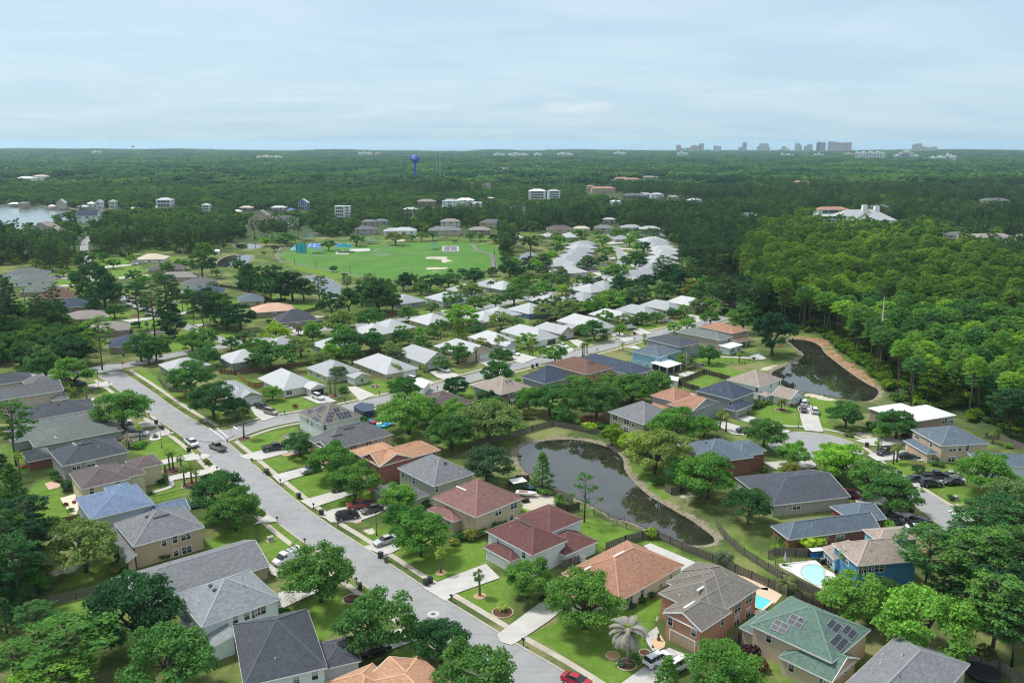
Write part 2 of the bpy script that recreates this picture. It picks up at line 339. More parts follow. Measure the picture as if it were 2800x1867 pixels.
BRIGHT=[poly(s) for s in (
'E 1230,150 1330,170 1460,240 1530,350 1700,400 1840,430 1850,520 1800,560 1830,600 1950,640 2100,660 2300,620 2350,640 2000,690 1820,590 1300,260',
'E 1240,250 1340,380 1600,540 1870,700 1840,700 1500,510 1220,330 1110,200','E 1540,780 1700,900 1740,920 1640,830',
'F 110,830 290,780 700,690 720,720 560,800 420,870 430,910 290,935 160,860','F 370,1000 860,920 870,1000 540,1115',
'F 630,1190 900,1100 1080,1130 1090,1240 840,1330','F 450,530 470,450 760,430 920,490 780,530 560,565','F 1280,340 1420,270 1540,280 1560,360 1400,395',
'C 140,1130 500,960 900,900 1380,780 1400,830 1240,1130 1200,1300 1250,1370 1000,1560 860,1540 500,1320','C 760,1360 900,1300 1000,1568 700,1568',
'C 620,60 760,60 1000,130 1180,190 1100,230 860,350 640,250','C 1150,280 1290,250 1540,340 1520,380 1600,400 1820,470 1760,480 1230,300',
'B 1840,750 2220,580 2350,600 2350,1000 2100,920','B 1230,380 1330,300 1500,400 1900,280 2130,260 2110,440 1650,640','B 100,110 400,300 380,340 130,450 0,330',
'B 380,870 700,700 1100,780 1130,840 760,1080 540,1180 330,1060','B 880,650 930,640 1130,790 1060,800','B 0,100 80,100 330,330 100,440','B 140,90 200,90 480,300 420,300',
'B 1190,1290 1480,1180 1600,1140 1560,1500 1250,1480','A 490,870 1030,700 1100,760 860,980 560,1040','A 330,0 640,0 720,100 420,140','A 480,700 820,480 1000,420 1000,560 700,680',
'E 250,1300 400,1180 560,1280 560,1360 640,1480 350,1568 300,1500','E 1200,930 1500,780 1690,900 1720,960 1480,980','E 1400,1320 1660,1240 1850,1170 1900,1260 1420,1380',
'H 1390,570 1500,500 1640,490 1790,530 1830,680 1660,680 1500,640','H 1840,420 2150,460 2200,470 2080,640 1990,690 1960,560','H 1090,630 1250,650 1360,700 1100,640',
'H 840,90 960,60 1080,120 1300,200 1700,90 1790,40 1800,0 1850,0 1820,60 1500,160 1420,190 1150,240 1000,180','H 760,290 900,250 1080,270 900,340',
'I 1070,1040 1150,1010 1290,1000 1400,1080 1760,1070 1760,1120 1300,1150 1240,1150','I 1480,1260 1700,1240 2000,1290 1900,1390 1740,1420 1620,1350','I 1370,1270 1430,1250 1610,1400 1560,1400',
'I 40,1090 200,1080 420,1070 600,1130 420,1140 300,1130','C 2080,230 2200,330 2350,440 2350,500 2140,380','H 250,1070 330,1080 470,1240 640,1330 560,1360 420,1260',
'H 620,1130 700,1150 650,1250 500,1240 420,1180','J 1070,400 1220,370 1490,360 1480,430 1200,455','J 1230,480 1600,450 1640,540 1340,580','J 600,610 900,600 900,660 660,670','J 1180,1000 1500,960 1730,1040 1380,1070',
'J 1430,1100 1850,1060 1900,1170 1500,1180','J 1900,1230 2130,1200 2200,1400 1850,1460','J 2080,1010 2348,1000 2348,1110 2180,1110','J 1980,880 2200,880 2200,960 2020,990','J 1900,340 2080,350 2100,400 1920,400',
'K 850,790 1050,800 1180,840 1060,860 880,830','K 1140,900 1580,860 1590,950 1360,975','K 200,1130 600,1200 620,1320 420,1280','K 1120,320 1200,300 2348,330 2348,600 1900,540 1200,400',
'K 1160,420 1700,500 2060,580 1800,600 1300,500','L 1830,1400 2130,1380 2150,1440 1900,1470','L 1760,1080 1900,1070 1900,1110 1810,1110','M 1000,1140 1100,1110 1300,1130 1200,1180','M 1700,1500 2000,1480 2348,1568 1700,1568',
'M 100,1300 330,1340 320,1390 120,1350','M 590,470 700,460 640,500','A 1780,330 1600,470 2000,200 2350,100 2350,330 2000,340','A 1840,60 1980,20 1900,150 1850,100','D 0,700 60,720 110,790 60,800','I 1990,860 2110,870 2000,890',
)]
SAND=[(poly(s),k) for s,k in (
('G 720,1310 860,1300 1060,1330 1070,1420 830,1460 770,1440',.95),('L 680,345 910,345 980,395 900,415 850,375 700,365',1),('L 680,470 960,462 930,485 700,490',1),('L 750,508 850,505 840,516 760,516',.9),
('H 640,1330 820,1300 850,1330 700,1345',1),('H 1430,160 1600,115 1640,130 1560,165 1440,180',.9),('B 980,160 1080,140 1110,200 1030,210',.9),('A 560,480 740,480 720,540 480,600 420,560',.7),
('A 380,230 560,180 520,280 390,270',.5),('H 1010,1200 1150,1100 1200,1180 1100,1200',.4),
('H 1830,380 2000,400 2190,460 2000,445 1850,410',.9),('I 760,740 950,750 960,800 860,790',.9),('K 1480,1010 1620,1020 1650,1045 1520,1045',.9),('L 340,155 460,140 455,170 330,165',1),('C 1290,980 1350,930 1355,1050',.9),
('I 1580,1390 1700,1440 1900,1420 1800,1380',.6),('H 780,1310 1000,1350 1110,1450 900,1568 700,1400',.35),('E 200,1100 460,1080 400,1240 260,1250',.3),('M 680,1200 800,1220 760,1290 560,1340 680,1270',.5),
)]
STRAW=[poly('N 470,870 640,885 790,900 835,990 900,1040 1080,1160 1160,1230 1200,1320 1100,1262 960,1175 830,1075 740,1005 722,955 640,915 500,896')]
MULCH=[poly(s) for s in ('G 1260,600 1540,560 1560,650 1300,680','I 1290,1000 1420,1030 1500,1080 1620,1080 1400,1080 1300,1040','J 1500,1000 1620,1000 1600,1040 1520,1040','G 250,880 330,880 300,960 210,930','L 1420,1480 1500,1500 1480,1530 1400,1500')]
def ground_mesh():
	ys=[-400.,-250,-120,-40,20,60];y=60.
	while y<9600:y *= 1.0062;ys.append(y)
	ys=np.array(ys)
	s=list(np.arange(-.80,.8001,.0062));s=[-9,-4.5,-2.4,-1.5,-1.1,-.92]+s+[.92,1.1,1.5,2.4,4.5,9]
	s=np.array(s);Yg,Sg=np.meshgrid(ys,s,indexing='ij');Xg=Sg*np.maximum(Yg,60)
	Z=hill_np(Xg,Yg)
	bank=np.zeros_like(Z)
	for P in PONDS:
		x0,x1=min(p[0] for p in P)-14,max(p[0] for p in P)+14;y0,y1=min(p[1] for p in P)-14,max(p[1] for p in P)+14
		m=(Xg>x0) & (Xg<x1) & (Yg>y0) & (Yg<y1);X,Y=Xg[m],Yg[m]
		d=np_dist(X,Y,P);ins=np_inside(X,Y,P);sd=np.where(ins,-d,d)
		z=np.interp(sd,[-4,-.6,0.2,3.2,5],[-2.4,-1.0,-.55,-.04,0]);Z[m]=np.minimum(Z[m],z)
		bank[m]=np.maximum(bank[m],np.interp(sd,[-1,0,.8,2.0,3.6],[1,1,.68,.45,0]))
	for P in LAKES:
		d=np_dist(Xg,Yg,P);ins=np_inside(Xg,Yg,P);sd=np.where(ins,-d,d)
		Z=np.where(sd<6,np.minimum(Z,np.interp(sd,[-10,0,6],[-3,-1.1,0])),Z)
	coast=Yg>9250;Z=np.where(coast,np.interp(Yg,[9250,9500],[0,-6])+Z*0,Z)
	lawn=np.zeros_like(Z);sand=np.zeros_like(Z);mulch=np.zeros_like(Z)
	near=(Yg>50) & (Yg<1700) & (np.abs(Xg)<900)
	clr=np.zeros_like(Z);X,Y=Xg[near],Yg[near]
	d=np_dist(X,Y,CLEAR);ins=np_inside(X,Y,CLEAR);clr[near]=np.clip(np.where(ins,d,-d)/6+.5,0,1)
	def soft(A,P,k=1.0,w_=.9):
		x0,x1=min(p[0] for p in P)-3,max(p[0] for p in P)+3;y0,y1=min(p[1] for p in P)-3,max(p[1] for p in P)+3
		m=(Xg>x0) & (Xg<x1) & (Yg>y0) & (Yg<y1)
		if not m.any():return
		X,Y=Xg[m],Yg[m];d=np_dist(X,Y,P);ins=np_inside(X,Y,P)
		A[m]=np.maximum(A[m],k*np.clip(np.where(ins,d,-d)/w_+.5,0,1))
	for P in BRIGHT:soft(lawn,P)
	soft(lawn,PARK,1.0,4);park=np.zeros_like(Z);soft(park,PARK,1.0,4)
	for P,k in SAND:soft(sand,P,k,1.6)
	for P in MULCH:soft(mulch,P,1,1.0)
	straw=np.zeros_like(Z)
	for P in STRAW:soft(straw,P,.8,5)
	nr,nc=Z.shape
	verts=np.stack([Xg,Yg,Z],-1).reshape(-1,3)
	i=np.arange(nr*nc).reshape(nr,nc)
	q=np.stack([i[:-1,:-1],i[:-1,1:],i[1:,1:],i[1:,:-1]],-1).reshape(-1,4)
	me=bpy.data.meshes.new('ground');me.vertices.add(len(verts));me.vertices.foreach_set('co',verts.ravel())
	me.loops.add(q.size);me.loops.foreach_set('vertex_index',q.ravel());me.polygons.add(len(q))
	me.polygons.foreach_set('loop_start',np.arange(0,q.size,4));me.polygons.foreach_set('loop_total',np.full(len(q),4))
	me.polygons.foreach_set('use_smooth',np.ones(len(q),bool));me.update(calc_edges=True)
	for nm,A in (('lawn',lawn),('sand',sand),('bank',bank),('clear',clr),('mulch',mulch),('park',park),('straw',straw)):
		at=me.attributes.new(nm,'FLOAT','POINT');at.data.foreach_set('value',A.ravel().astype(np.float32))
	m,nt,b=new_mat('ground_cover');me.materials.append(m)
	def att(n):
		a=nt.nodes.new('ShaderNodeAttribute');a.attribute_name=n;return a.outputs['Fac']
	P=worldpos(nt)
	def mth(op,a,bb):
		n=nt.nodes.new('ShaderNodeMath');n.operation=op
		for k,v in enumerate((a,bb)):
			if isinstance(v,(int,float)):n.inputs[k].default_value=v
			else:nt.links.new(v,n.inputs[k])
		return n.outputs[0]
	n_f=nodes_noise(nt,1.3,6,.7,P).outputs[0];n_m=nodes_noise(nt,.28,6,.7,P).outputs[0];n_l=nodes_noise(nt,.06,4,.6,P).outputs[0]
	mpn=nt.nodes.new('ShaderNodeMapping');mpn.inputs['Rotation'].default_value=(0,0,R(-39));nt.links.new(P,mpn.inputs[0])
	vo=nt.nodes.new('ShaderNodeTexVoronoi');vo.inputs['Scale'].default_value=.045;nt.links.new(mpn.outputs[0],vo.inputs['Vector'])
	lotr=nt.nodes.new('ShaderNodeSeparateColor');nt.links.new(vo.outputs['Color'],lotr.inputs[0])
	green=mixrgb(nt,ramp(nt,n_m,.3,.7),(.082,.162,.022),(.132,.238,.036))
	green=mixrgb(nt,ramp(nt,n_f,.35,.7),green,mixrgb(nt,1.0,green,(1.28,1.18,1.1),'MULTIPLY'))
	dry=mixrgb(nt,ramp(nt,n_f,.3,.7),(.150,.175,.055),(.26,.245,.12))
	rough=mixrgb(nt,ramp(nt,n_m,.35,.65),(.055,.095,.022),(.10,.125,.045))
	t1=mth('ADD',mth('MULTIPLY',lotr.outputs[0],.55),mth('MULTIPLY',n_m,.75));base=mixrgb(nt,ramp(nt,t1,.44,.76),green,dry)
	base=mixrgb(nt,ramp(nt,n_l,.45,.6),rough,base)
	lw=mixrgb(nt,ramp(nt,n_m,.50,.72),green,mixrgb(nt,.55,green,dry))
	c=mixrgb(nt,att('lawn'),base,lw)
	pk=mixrgb(nt,ramp(nt,n_l,.3,.7),(.066,.175,.032),(.110,.230,.046));c=mixrgb(nt,att('park'),c,pk)
	floor_=mixrgb(nt,ramp(nt,n_m,.3,.7),(.040,.080,.028),(.075,.105,.042))
	c=mixrgb(nt,att('clear'),floor_,c)
	mu=mixrgb(nt,n_f,(.09,.05,.035),(.17,.10,.07));c=mixrgb(nt,att('mulch'),c,mu)
	sandc=mixrgb(nt,ramp(nt,n_f,.3,.7),(.40,.355,.28),(.60,.56,.48))
	sm=mth('MULTIPLY',att('sand'),1.0);fac=ramp(nt,mth('ADD',sm,mth('MULTIPLY',mth('SUBTRACT',n_m,.5),1.3)),.42,.62)
	c=mixrgb(nt,mth('MULTIPLY',fac,ramp(nt,sm,.02,.2)),c,sandc)
	bk=mixrgb(nt,ramp(nt,n_f,.35,.65),(.145,.12,.08),(.34,.30,.235));bb=att('bank')
	c=mixrgb(nt,ramp(nt,mth('ADD',bb,mth('MULTIPLY',mth('SUBTRACT',n_m,.5),1.5)),.38,.6),c,bk)
	st_c=mixrgb(nt,ramp(nt,n_m,.3,.7),(.22,.12,.07),(.42,.26,.16));c=mixrgb(nt,ramp(nt,mth('ADD',att('straw'),mth('MULTIPLY',mth('SUBTRACT',n_m,.5),1.5)),.45,.7),c,st_c)
	n_h=nodes_noise(nt,4.5,4,.75,P).outputs[0];c=mixrgb(nt,ramp(nt,n_h,.35,.65),mixrgb(nt,1.0,c,(.80,.82,.80),'MULTIPLY'),mixrgb(nt,1.0,c,(1.14,1.12,1.1),'MULTIPLY'))
	nt.links.new(c,b.inputs['Base Color']);b.inputs['Roughness'].default_value=.95;b.inputs['Specular IOR Level'].default_value=.1
	bp=nt.nodes.new('ShaderNodeBump');bp.inputs['Strength'].default_value=.35;bp.inputs['Distance'].default_value=.12;nt.links.new(n_f,bp.inputs['Height']);nt.links.new(bp.outputs[0],b.inputs['Normal'])
	o=bpy.data.objects.new('ground',me);C.objects.link(o);tag(o,kind='structure');return o
ground_mesh()
def watermat(name,col,rough,bump):
	m,nt,b=new_mat(name);P=worldpos(nt)
	n=nodes_noise(nt,.15,3,.5,P);c=mixrgb(nt,ramp(nt,n.outputs[0],.35,.65),mul(col,.8),mul(col,1.25));nt.links.new(c,b.inputs['Base Color'])
	b.inputs['Roughness'].default_value=rough;b.inputs['Specular IOR Level'].default_value=1.0;b.inputs['IOR'].default_value=1.62
	w1=nodes_noise(nt,.9,3,.5,P);bp=nt.nodes.new('ShaderNodeBump');bp.inputs['Strength'].default_value=bump;bp.inputs['Distance'].default_value=.05
	nt.links.new(w1.outputs[0],bp.inputs['Height']);nt.links.new(bp.outputs[0],b.inputs['Normal']);return m
WM=watermat('pond_water',(.028,.029,.021),.02,.015)
for P in PONDS:sheet("pond_water",[Vector(p) for p in P],-.58,WM)
LM=watermat('lake_water_surface',(.16,.20,.19),.16,.25)
for P in LAKES:sheet('lake_water',[Vector(p) for p in P],-.9,LM)
SM=watermat('sea_water',(.16,.24,.30),.35,.3)
sheet('sea_water',[Vector((-30000,9300)),Vector((30000,9300)),Vector((30000,22000)),Vector((-30000,22000))],-1.5,SM)
sheet('bay_water',poly('U 2130,178 2352,176 2700,176 2700,196 2352,204 2230,200'),1.2,LM)
# ---------------- roads, kerbs, pavements, drives
def roadmat(name,col,sc_=1.0):
	m,nt,b=new_mat(name);P=worldpos(nt)
	n=nodes_noise(nt,.35,6,.65,P);c=mixrgb(nt,ramp(nt,n.outputs[0],.3,.7),mul(col,.90),mul(col,1.08))
	n2=nodes_noise(nt,9,3,.7,P);c=mixrgb(nt,ramp(nt,n2.outputs[0],.3,.75),mixrgb(nt,1.0,c,(.90,.90,.90),'MULTIPLY'),c)
	mp=nt.nodes.new('ShaderNodeMapping');mp.inputs['Rotation'].default_value=(0,0,R(-129));mp.inputs['Scale'].default_value=(.03,.5,1);nt.links.new(P,mp.inputs[0])
	n3=nodes_noise(nt,1,5,.65,mp.outputs[0]);c=mixrgb(nt,ramp(nt,n3.outputs[0],.52,.75),c,mixrgb(nt,1.0,c,(.86,.86,.85),'MULTIPLY'))
	vt=nt.nodes.new('ShaderNodeTexVoronoi');vt.feature='DISTANCE_TO_EDGE';vt.inputs['Scale'].default_value=.16;nt.links.new(P,vt.inputs['Vector']);c=mixrgb(nt,ramp(nt,vt.outputs['Distance'],.004,.012),mixrgb(nt,1.0,c,(.89,.89,.89),'MULTIPLY'),c)
	n5=nodes_noise(nt,.11,5,.7,P);c=mixrgb(nt,ramp(nt,n5.outputs[0],.55,.62),c,mixrgb(nt,1.0,c,(.90,.89,.87),'MULTIPLY'))
	nt.links.new(c,b.inputs['Base Color']);b.inputs['Roughness'].default_value=.9;b.inputs['Specular IOR Level'].default_value=.2;return m
ASPH=roadmat('asphalt',(.315,.32,.32));CONCM=roadmat('concrete_paving',CONC);KERBM=roadmat('kerb_concrete',(.42,.39,.33))
SIDEM=roadmat('pavement_concrete',(.48,.435,.36));PATHM=roadmat('path_asphalt',(.19,.18,.185));POOLDECK=roadmat('pool_deck_paint',(.72,.70,.66))
def strip(name,L,w0,w1,z,mat,h=0.0):
	A,B=offset(L,w0),offset(L,w1);v=[];f=[]
	for a,b in zip(A,B):v+=[(a.x,a.y,z),(b.x,b.y,z)]
	n=len(A)
	for i in range(n-1):f.append((2*i,2*i+2,2*i+3,2*i+1) if w1<w0 else (2*i,2*i+1,2*i+3,2*i+2))
	if h:
		k=len(v)
		for a,b in zip(A,B):v+=[(a.x,a.y,z-h),(b.x,b.y,z-h)]
		for i in range(n-1):f+=[(2*i,2*i+2,k+2*i+2,k+2*i),(2*i+1,2*i+3,k+2*i+3,k+2*i+1)]
		f+=[(0,1,k+1,k),(2*n-2,2*n-1,k+2*n-1,k+2*n-2)]
	o=link_mesh(name,v,f,mat);tag(o,kind='structure');return o
EAST=poly('E 1110,190 1330,330 1600,530 1900,710 F 60,830 520,1230 930,1560 n 992,1495 1156,1605.5 1340.5,1717 1400,1757 1549,1841 1760,1985 1960,2110')
EASTS=smooth_line(EAST,3);MAINC=smooth_line(offset(EASTS,-3.9),1)
CROSS=smooth_line(poly('n 600,1200 650,1181 734,1153.6 898,1126.5 1017,1101.5 1210.6,1056.8 1274.5,1037.4 1438.3,992.8 1554.9,973 1667,945 1738.5,924 1850,899 1917.4,884.7 1985,867'),2)
FARX=smooth_line(poly('n -60,1048 89,1027 253,1013.6 372,994 465,972 550,957 640,942 720,926 803,911 867,901 970,892 1071,877.6 1190.8,861 1286,849 1400,825 1500,800 1620,768 1690,735 1705,715 1700,695 1676,672'),2)
LEFTS=smooth_line(poly('n 655,945 583.5,923 514.3,894.3 424.5,858.5 343.4,820 290,785 257.6,760 240,720 229,690 232,660 250,645'),2)
CULR=smooth_line(poly('n 2262,1225 2400,1296 2523,1362 2591.5,1418 2700,1500 2850,1600 3000,1700'),2)
def road(L,hw,z,k=True):
	strip('road',L,-hw,hw,z,ASPH)
	if k:
		strip('kerb',L,hw,hw+.45,z+.09,KERBM,.2);strip('kerb',L,-hw-.45,-hw,z+.09,KERBM,.2)
road(FARX,3.4,.020);road(CROSS,3.7,.028);road(MAINC,3.9,.036);road(LEFTS,3.0,.016,False);road(CULR,3.6,.030)
bc=g('I',430,878)
def disc(name,c,r,z,mat,n=48):
	return sheet(name,[Vector((c.x+r*math.cos(2*math.pi*i/n),c.y+r*math.sin(2*math.pi*i/n))) for i in range(n)],z,mat)
BR=(g('I',830,880)-g('I',30,880)).length/2
disc('kerb',bc,BR+.45,.05,KERBM);disc('road',bc,BR,.058,ASPH)
def junction(c,r,z=.14):disc('road',c,r,z,ASPH,28)
junction(g('n',590,1192),5.2);junction(g('n',290,1008),6.5);junction(g('n',650,940),4.6)
SW=offset(EASTS,2.5)
def cut(L,a,b):return L[int(len(L)*a):int(len(L)*b)]
iC=min(range(len(EASTS)),key=lambda i:(EASTS[i]-g('n',600,1190)).length)
strip('pavement',offset(EASTS[:iC-3],3.3),-.65,.65,.05,SIDEM);strip('pavement',SW[iC+3:],-.65,.65,.05,SIDEM)
strip('pavement',offset(MAINC[10:],-3.9-2.6),-.65,.65,.05,SIDEM)
strip('pavement',offset(CROSS[6:],3.7+2.3),-.6,.6,.045,SIDEM);strip('pavement',offset(CROSS[5:],-3.7-2.3),-.6,.6,.045,SIDEM)
CW=smooth_line(poly('I 0,655 170,690 330,690 510,715 700,750 860,805'),2);strip('pavement',CW,-.6,.6,.07,CONCM)
strip('pavement',smooth_line(poly('I 880,880 960,940 1090,1050 1180,1110 1270,1170 1430,1260 1600,1370 1760,1450'),2),-.6,.6,.07,SIDEM)
strip('path',smooth_line(poly('K 1130,215 1120,250 1085,300 1078,350 1110,385 1200,410 1450,455 1700,500 1950,550 2150,590 2348,640 L 500,660'),2),-1.0,1.0,.03,PATHM)
strip('path',smooth_line(poly('K 1140,290 1250,310 1500,335 1900,340 2200,320 2348,330 L 300,318 700,300 1000,292 1250,278'),2),-1.0,1.0,.025,PATHM)
strip('path',smooth_line(poly('L 280,320 170,305 110,285 120,260 200,238 500,220'),2),-1.2,1.2,.035,PATHM)
strip('path',smooth_line(poly('L 1225,200 1260,250 1300,280 1400,295 1450,330 1462,400 1475,470'),2),-1.6,1.6,.03,PATHM)
DRIVES=[('C',s) for s in ('B 1530,690 2110,470 2240,600 1830,745 1740,815','C -140,1120 310,790 430,830 480,880 345,990 110,1150 0,1215 -100,1190','C 1000,1568 1230,1400 1440,1240 1700,1345 1480,1480 1400,1600 1000,1640',
'F 175,960 400,905 600,890 640,930 360,1000 230,985','F 480,1140 800,1060 900,1030 960,1060 900,1100 620,1185 560,1215','F 740,1370 1180,1250 1280,1260 1240,1310 930,1410 850,1440','F 940,1500 1090,1480 1290,1400 1500,1400 1560,1440 1440,1500 1250,1568 1020,1568',
'B 980,315 1090,290 1270,270 1330,330 1240,375 1160,390','B 570,30 740,90 790,95 1000,0 900,-60 700,-30','B -20,110 100,20 210,80 100,95','B 200,740 560,640 640,700 480,770 240,880','B 1000,1180 1480,1010 1600,1100 1480,1170 1180,1280 1000,1330',
'B 100,460 180,500 420,400 560,380 540,460 320,530 200,590 140,570','E 1480,1000 1700,950 1890,940 1940,960 1870,990 1640,1010 1500,1040','E 1540,1150 1700,1110 1900,1080 1960,1040 2030,1080 1900,1130 1600,1180 1560,1210',
'E 1160,690 1330,640 1440,640 1360,590 1420,600 1480,680 1340,700 1200,720','E 1190,800 1350,750 1480,690 1600,750 1480,780 1320,800 1210,830','E 800,310 980,275 1040,300 1000,325 820,340','E 720,445 880,425 900,460 760,470',
'F 280,510 390,490 560,590 400,640 330,590','F 760,420 960,400 1080,460 1010,470 900,480','F 1170,330 1250,320 1430,400 1290,455','F 1750,260 1850,240 1980,290 1900,320 1800,290','F 1930,190 2080,170 2210,220 2090,270 2000,240',
'L 1270,1540 1450,1500 1640,1568 1400,1600','L 1680,1470 1790,1450 1960,1500 1800,1568 1700,1540','L 2050,1370 2200,1340 2400,1400 2340,1440 2200,1420','M 230,1300 330,1290 460,1340 340,1380','M 690,1220 800,1200 1000,1290 870,1320','M 960,1190 1050,1160 1190,1220 1060,1240','M 1600,1000 1750,1030 1800,1060 1700,1100 1620,1060','M 880,1380 990,1360 1130,1420 1000,1400',
'H 1780,500 1860,480 1900,490 1960,560 2020,740 1850,725 1830,690','H 1210,620 1330,590 1490,640 1620,700 1720,730 1660,760 1500,700 1360,660','H 1030,640 1100,640 1290,700 1290,770 1180,760 1060,690','H 1470,1020 1600,1010 1900,1000 1960,1030 1940,1070 1560,1085','I 800,820 880,800 1250,770 1280,850 1000,870 930,860',
'I 910,950 1010,920 1200,900 1420,960 1440,1010 1290,990 1000,1005','I 1280,1210 1380,1180 1800,1160 1830,1200 1400,1250 1330,1240','I 1640,1460 1930,1430 2040,1480 1860,1568 1780,1568','I 780,1330 900,1290 1100,1350 1250,1380 1300,1440 1100,1420 820,1400','I 1100,1490 1300,1480 1480,1568 1100,1568','J 1180,455 1500,430 1510,445 1200,475','J 600,590 780,575 1000,570 1000,590 800,600','J 640,675 900,655 960,665 700,690','J 820,740 1000,735 1000,750 820,755','J 1100,960 1230,940 1260,960 1120,980','J 1370,1070 1700,1040 1780,1035 1790,1055 1500,1095',
'J 1350,580 1700,550 1700,570 1370,600','J 1700,1200 1900,1180 2000,1200 1750,1225','J 1940,870 2060,855 2080,870 1960,890','J 2000,990 2200,965 2220,980 2020,1015','J 1800,770 2080,730 2100,745 1830,785','J 1090,690 1400,690 1460,700 1380,712','K 1150,1140 1260,1170 1400,1200 1480,1190 1400,1250 1260,1210','K 120,1120 240,1110 250,1125 180,1145','L 850,960 1000,940 1060,950 900,985','M 800,240 960,250 960,262 830,262','M 850,300 980,300 960,315 870,320','M 560,370 760,350 770,370 580,400','M 920,430 1100,420 1150,440 960,460','M 330,560 460,560 470,580 330,580','M 440,500 590,500 600,560 560,555','M 640,180 860,160 860,190 700,200')]
for k,(_,s) in enumerate(DRIVES):sheet('driveway',poly(s,.15),.152+.0007*k,CONCM)
PAINT=plain('road_paint',(.72,.72,.70),.7,.08)
for s in ('E 1915,706 1922,703 2062,808 2054,811','E 1988,710 1995,707 2098,795 2090,798','E 2135,697 2150,694 2188,719 2172,723','E 1000,202 1090,192 1096,196 1005,207'):
	sheet('road_marking',poly(s),.165,PAINT)
for s in ('C 1205,310 1270,285 1685,462 1540,545','D 100,475 440,440 520,520 600,560 660,640 560,735 440,680 100,500','H 680,215 780,185 850,200 760,240','H 1330,50 1430,25 1500,70 1400,85','H 1000,45 1400,60 1390,75 1000,50','C 1220,1130 1330,1050 1350,1100 1290,1200 1280,1250 1400,1240 1300,1290 1240,1200'):
	sheet('patio',poly(s),.09,POOLDECK if s.startswith('D') else CONCM)
STONE=plain('paving_stone',(.55,.36,.27),.9,.15);GRAV=plain('shell_gravel',(.66,.58,.47),.95,.12,5)
sheet('patio',poly('E 410,1215 500,1190 570,1240 450,1275'),.08,STONE);sheet('patio',poly('F 560,950 700,920 860,890 870,910 700,950 600,965'),.08,STONE)
sheet('patio',poly('C 1280,1200 1350,1110 1410,1200 1400,1240 1320,1260'),.10,plain('garden_gravel',(.62,.42,.24),.95,.15,4))
sheet('patio',poly('E 550,1350 690,1310 730,1420 700,1500 640,1490'),.08,GRAV)
sheet('patio',poly('C 1960,540 2350,660 2350,720 2250,700 D 0,690 130,760 70,830 0,860 C 2280,960 2220,940 2230,900 2350,880 2350,800 2240,750 2240,705 2000,600'),.05,plain('pool_surround',(.60,.47,.33),.9,.12,3))
strip('path',smooth_line(poly('E 1390,1300 1500,1270 1580,1240 1570,1200 1530,1190'),2),-.6,.6,.09,CONCM)
# ---------------- house builder
HOUSES=[]
RC={'slate':(.082,.090,.110),'dark':(.078,.085,.100),'grey':(.200,.210,.222),'ltgrey':(.255,.275,.295),'sage':(.170,.190,.185),'brownpur':(.135,.110,.108),'orange':(.47,.27,.17),'rust':(.37,.20,.135),
'palm':(.185,.170,.150),'red':(.145,.068,.065),'pink':(.245,.135,.120),'beige':(.34,.28,.24),'blue':(.155,.215,.32),'green':(.118,.188,.155),'midgrey':(.145,.150,.160),'brown':(.17,.10,.075),
'peach':(.62,.37,.25),'cream':(.62,.54,.42),'bluegrey':(.12,.155,.19),'metal':(.41,.425,.43),'metal2':(.46,.475,.48),'metal3':(.33,.345,.36),'whitemetal':(.78,.79,.80),'greengrey':(.150,.165,.155),'dkslateblue':(.060,.078,.115),'warmgrey':(.30,.27,.25),'terracotta':(.44,.24,.18)}
WC={'white':(.66,.70,.70),'tan':(.46,.375,.26),'blue':(.27,.50,.66),'ltblue':(.40,.46,.52),'grey':(.30,.31,.295),'greyblue':(.30,.33,.34),'cream':(.58,.52,.34),'peach':(.50,.255,.165),'salmon':(.30,.13,.10),'brick':(.24,.10,.075),'sage':(.36,.39,.32),
'beige':(.52,.42,.31),'pinkbeige':(.50,.42,.35),'orange':(.48,.30,.16),'ivory':(.66,.65,.58),'aqua':(.28,.40,.42),'mint':(.66,.74,.72),'ocean':(.075,.24,.42),'tanbrick':(.30,.24,.185),'brown':(.21,.15,.12),'lime':(.50,.56,.42),'stone':(.42,.38,.32),'navy':(.12,.22,.42),'rustbrick':(.20,.095,.065)}
WIN={}
def winmesh(w_,h,n):
	k=(round(w_,1),round(h,1),n)
	if k in WIN:return WIN[k]
	f=MB();t=.10
	f.box(-w_/2-t,-.05,-h/2-t,w_/2+t,.05,-h/2);f.box(-w_/2-t,-.05,h/2,w_/2+t,.05,h/2+t)
	f.box(-w_/2-t,-.05,-h/2,-w_/2,.05,h/2);f.box(w_/2,-.05,-h/2,w_/2+t,.05,h/2)
	for i in range(1,n):x=-w_/2+w_*i/n;f.box(x-.05,-.045,-h/2,x+.05,.045,h/2)
	f.box(-w_/2,-.043,-.03,w_/2,.043,.03)
	for i in range(n):
		x=-w_/2+w_*(i+.5)/n;f.box(x-.015,-.035,.03,x+.015,.035,h/2)
	f.box(-w_/2,-.034,h/4-.015,w_/2,.034,h/4+.015)
	me=bpy.data.meshes.new('window');me.from_pydata(f.v,[],f.f);me.materials.append(WHITE());me.update()
	p=MB();p.box(-w_/2,-.02,-h/2,w_/2,.02,h/2);mp=bpy.data.meshes.new('pane');mp.from_pydata(p.v,[],p.f);mp.materials.append(glassmat());mp.update()
	WIN[k]=(me,mp);return WIN[k]
GD={}
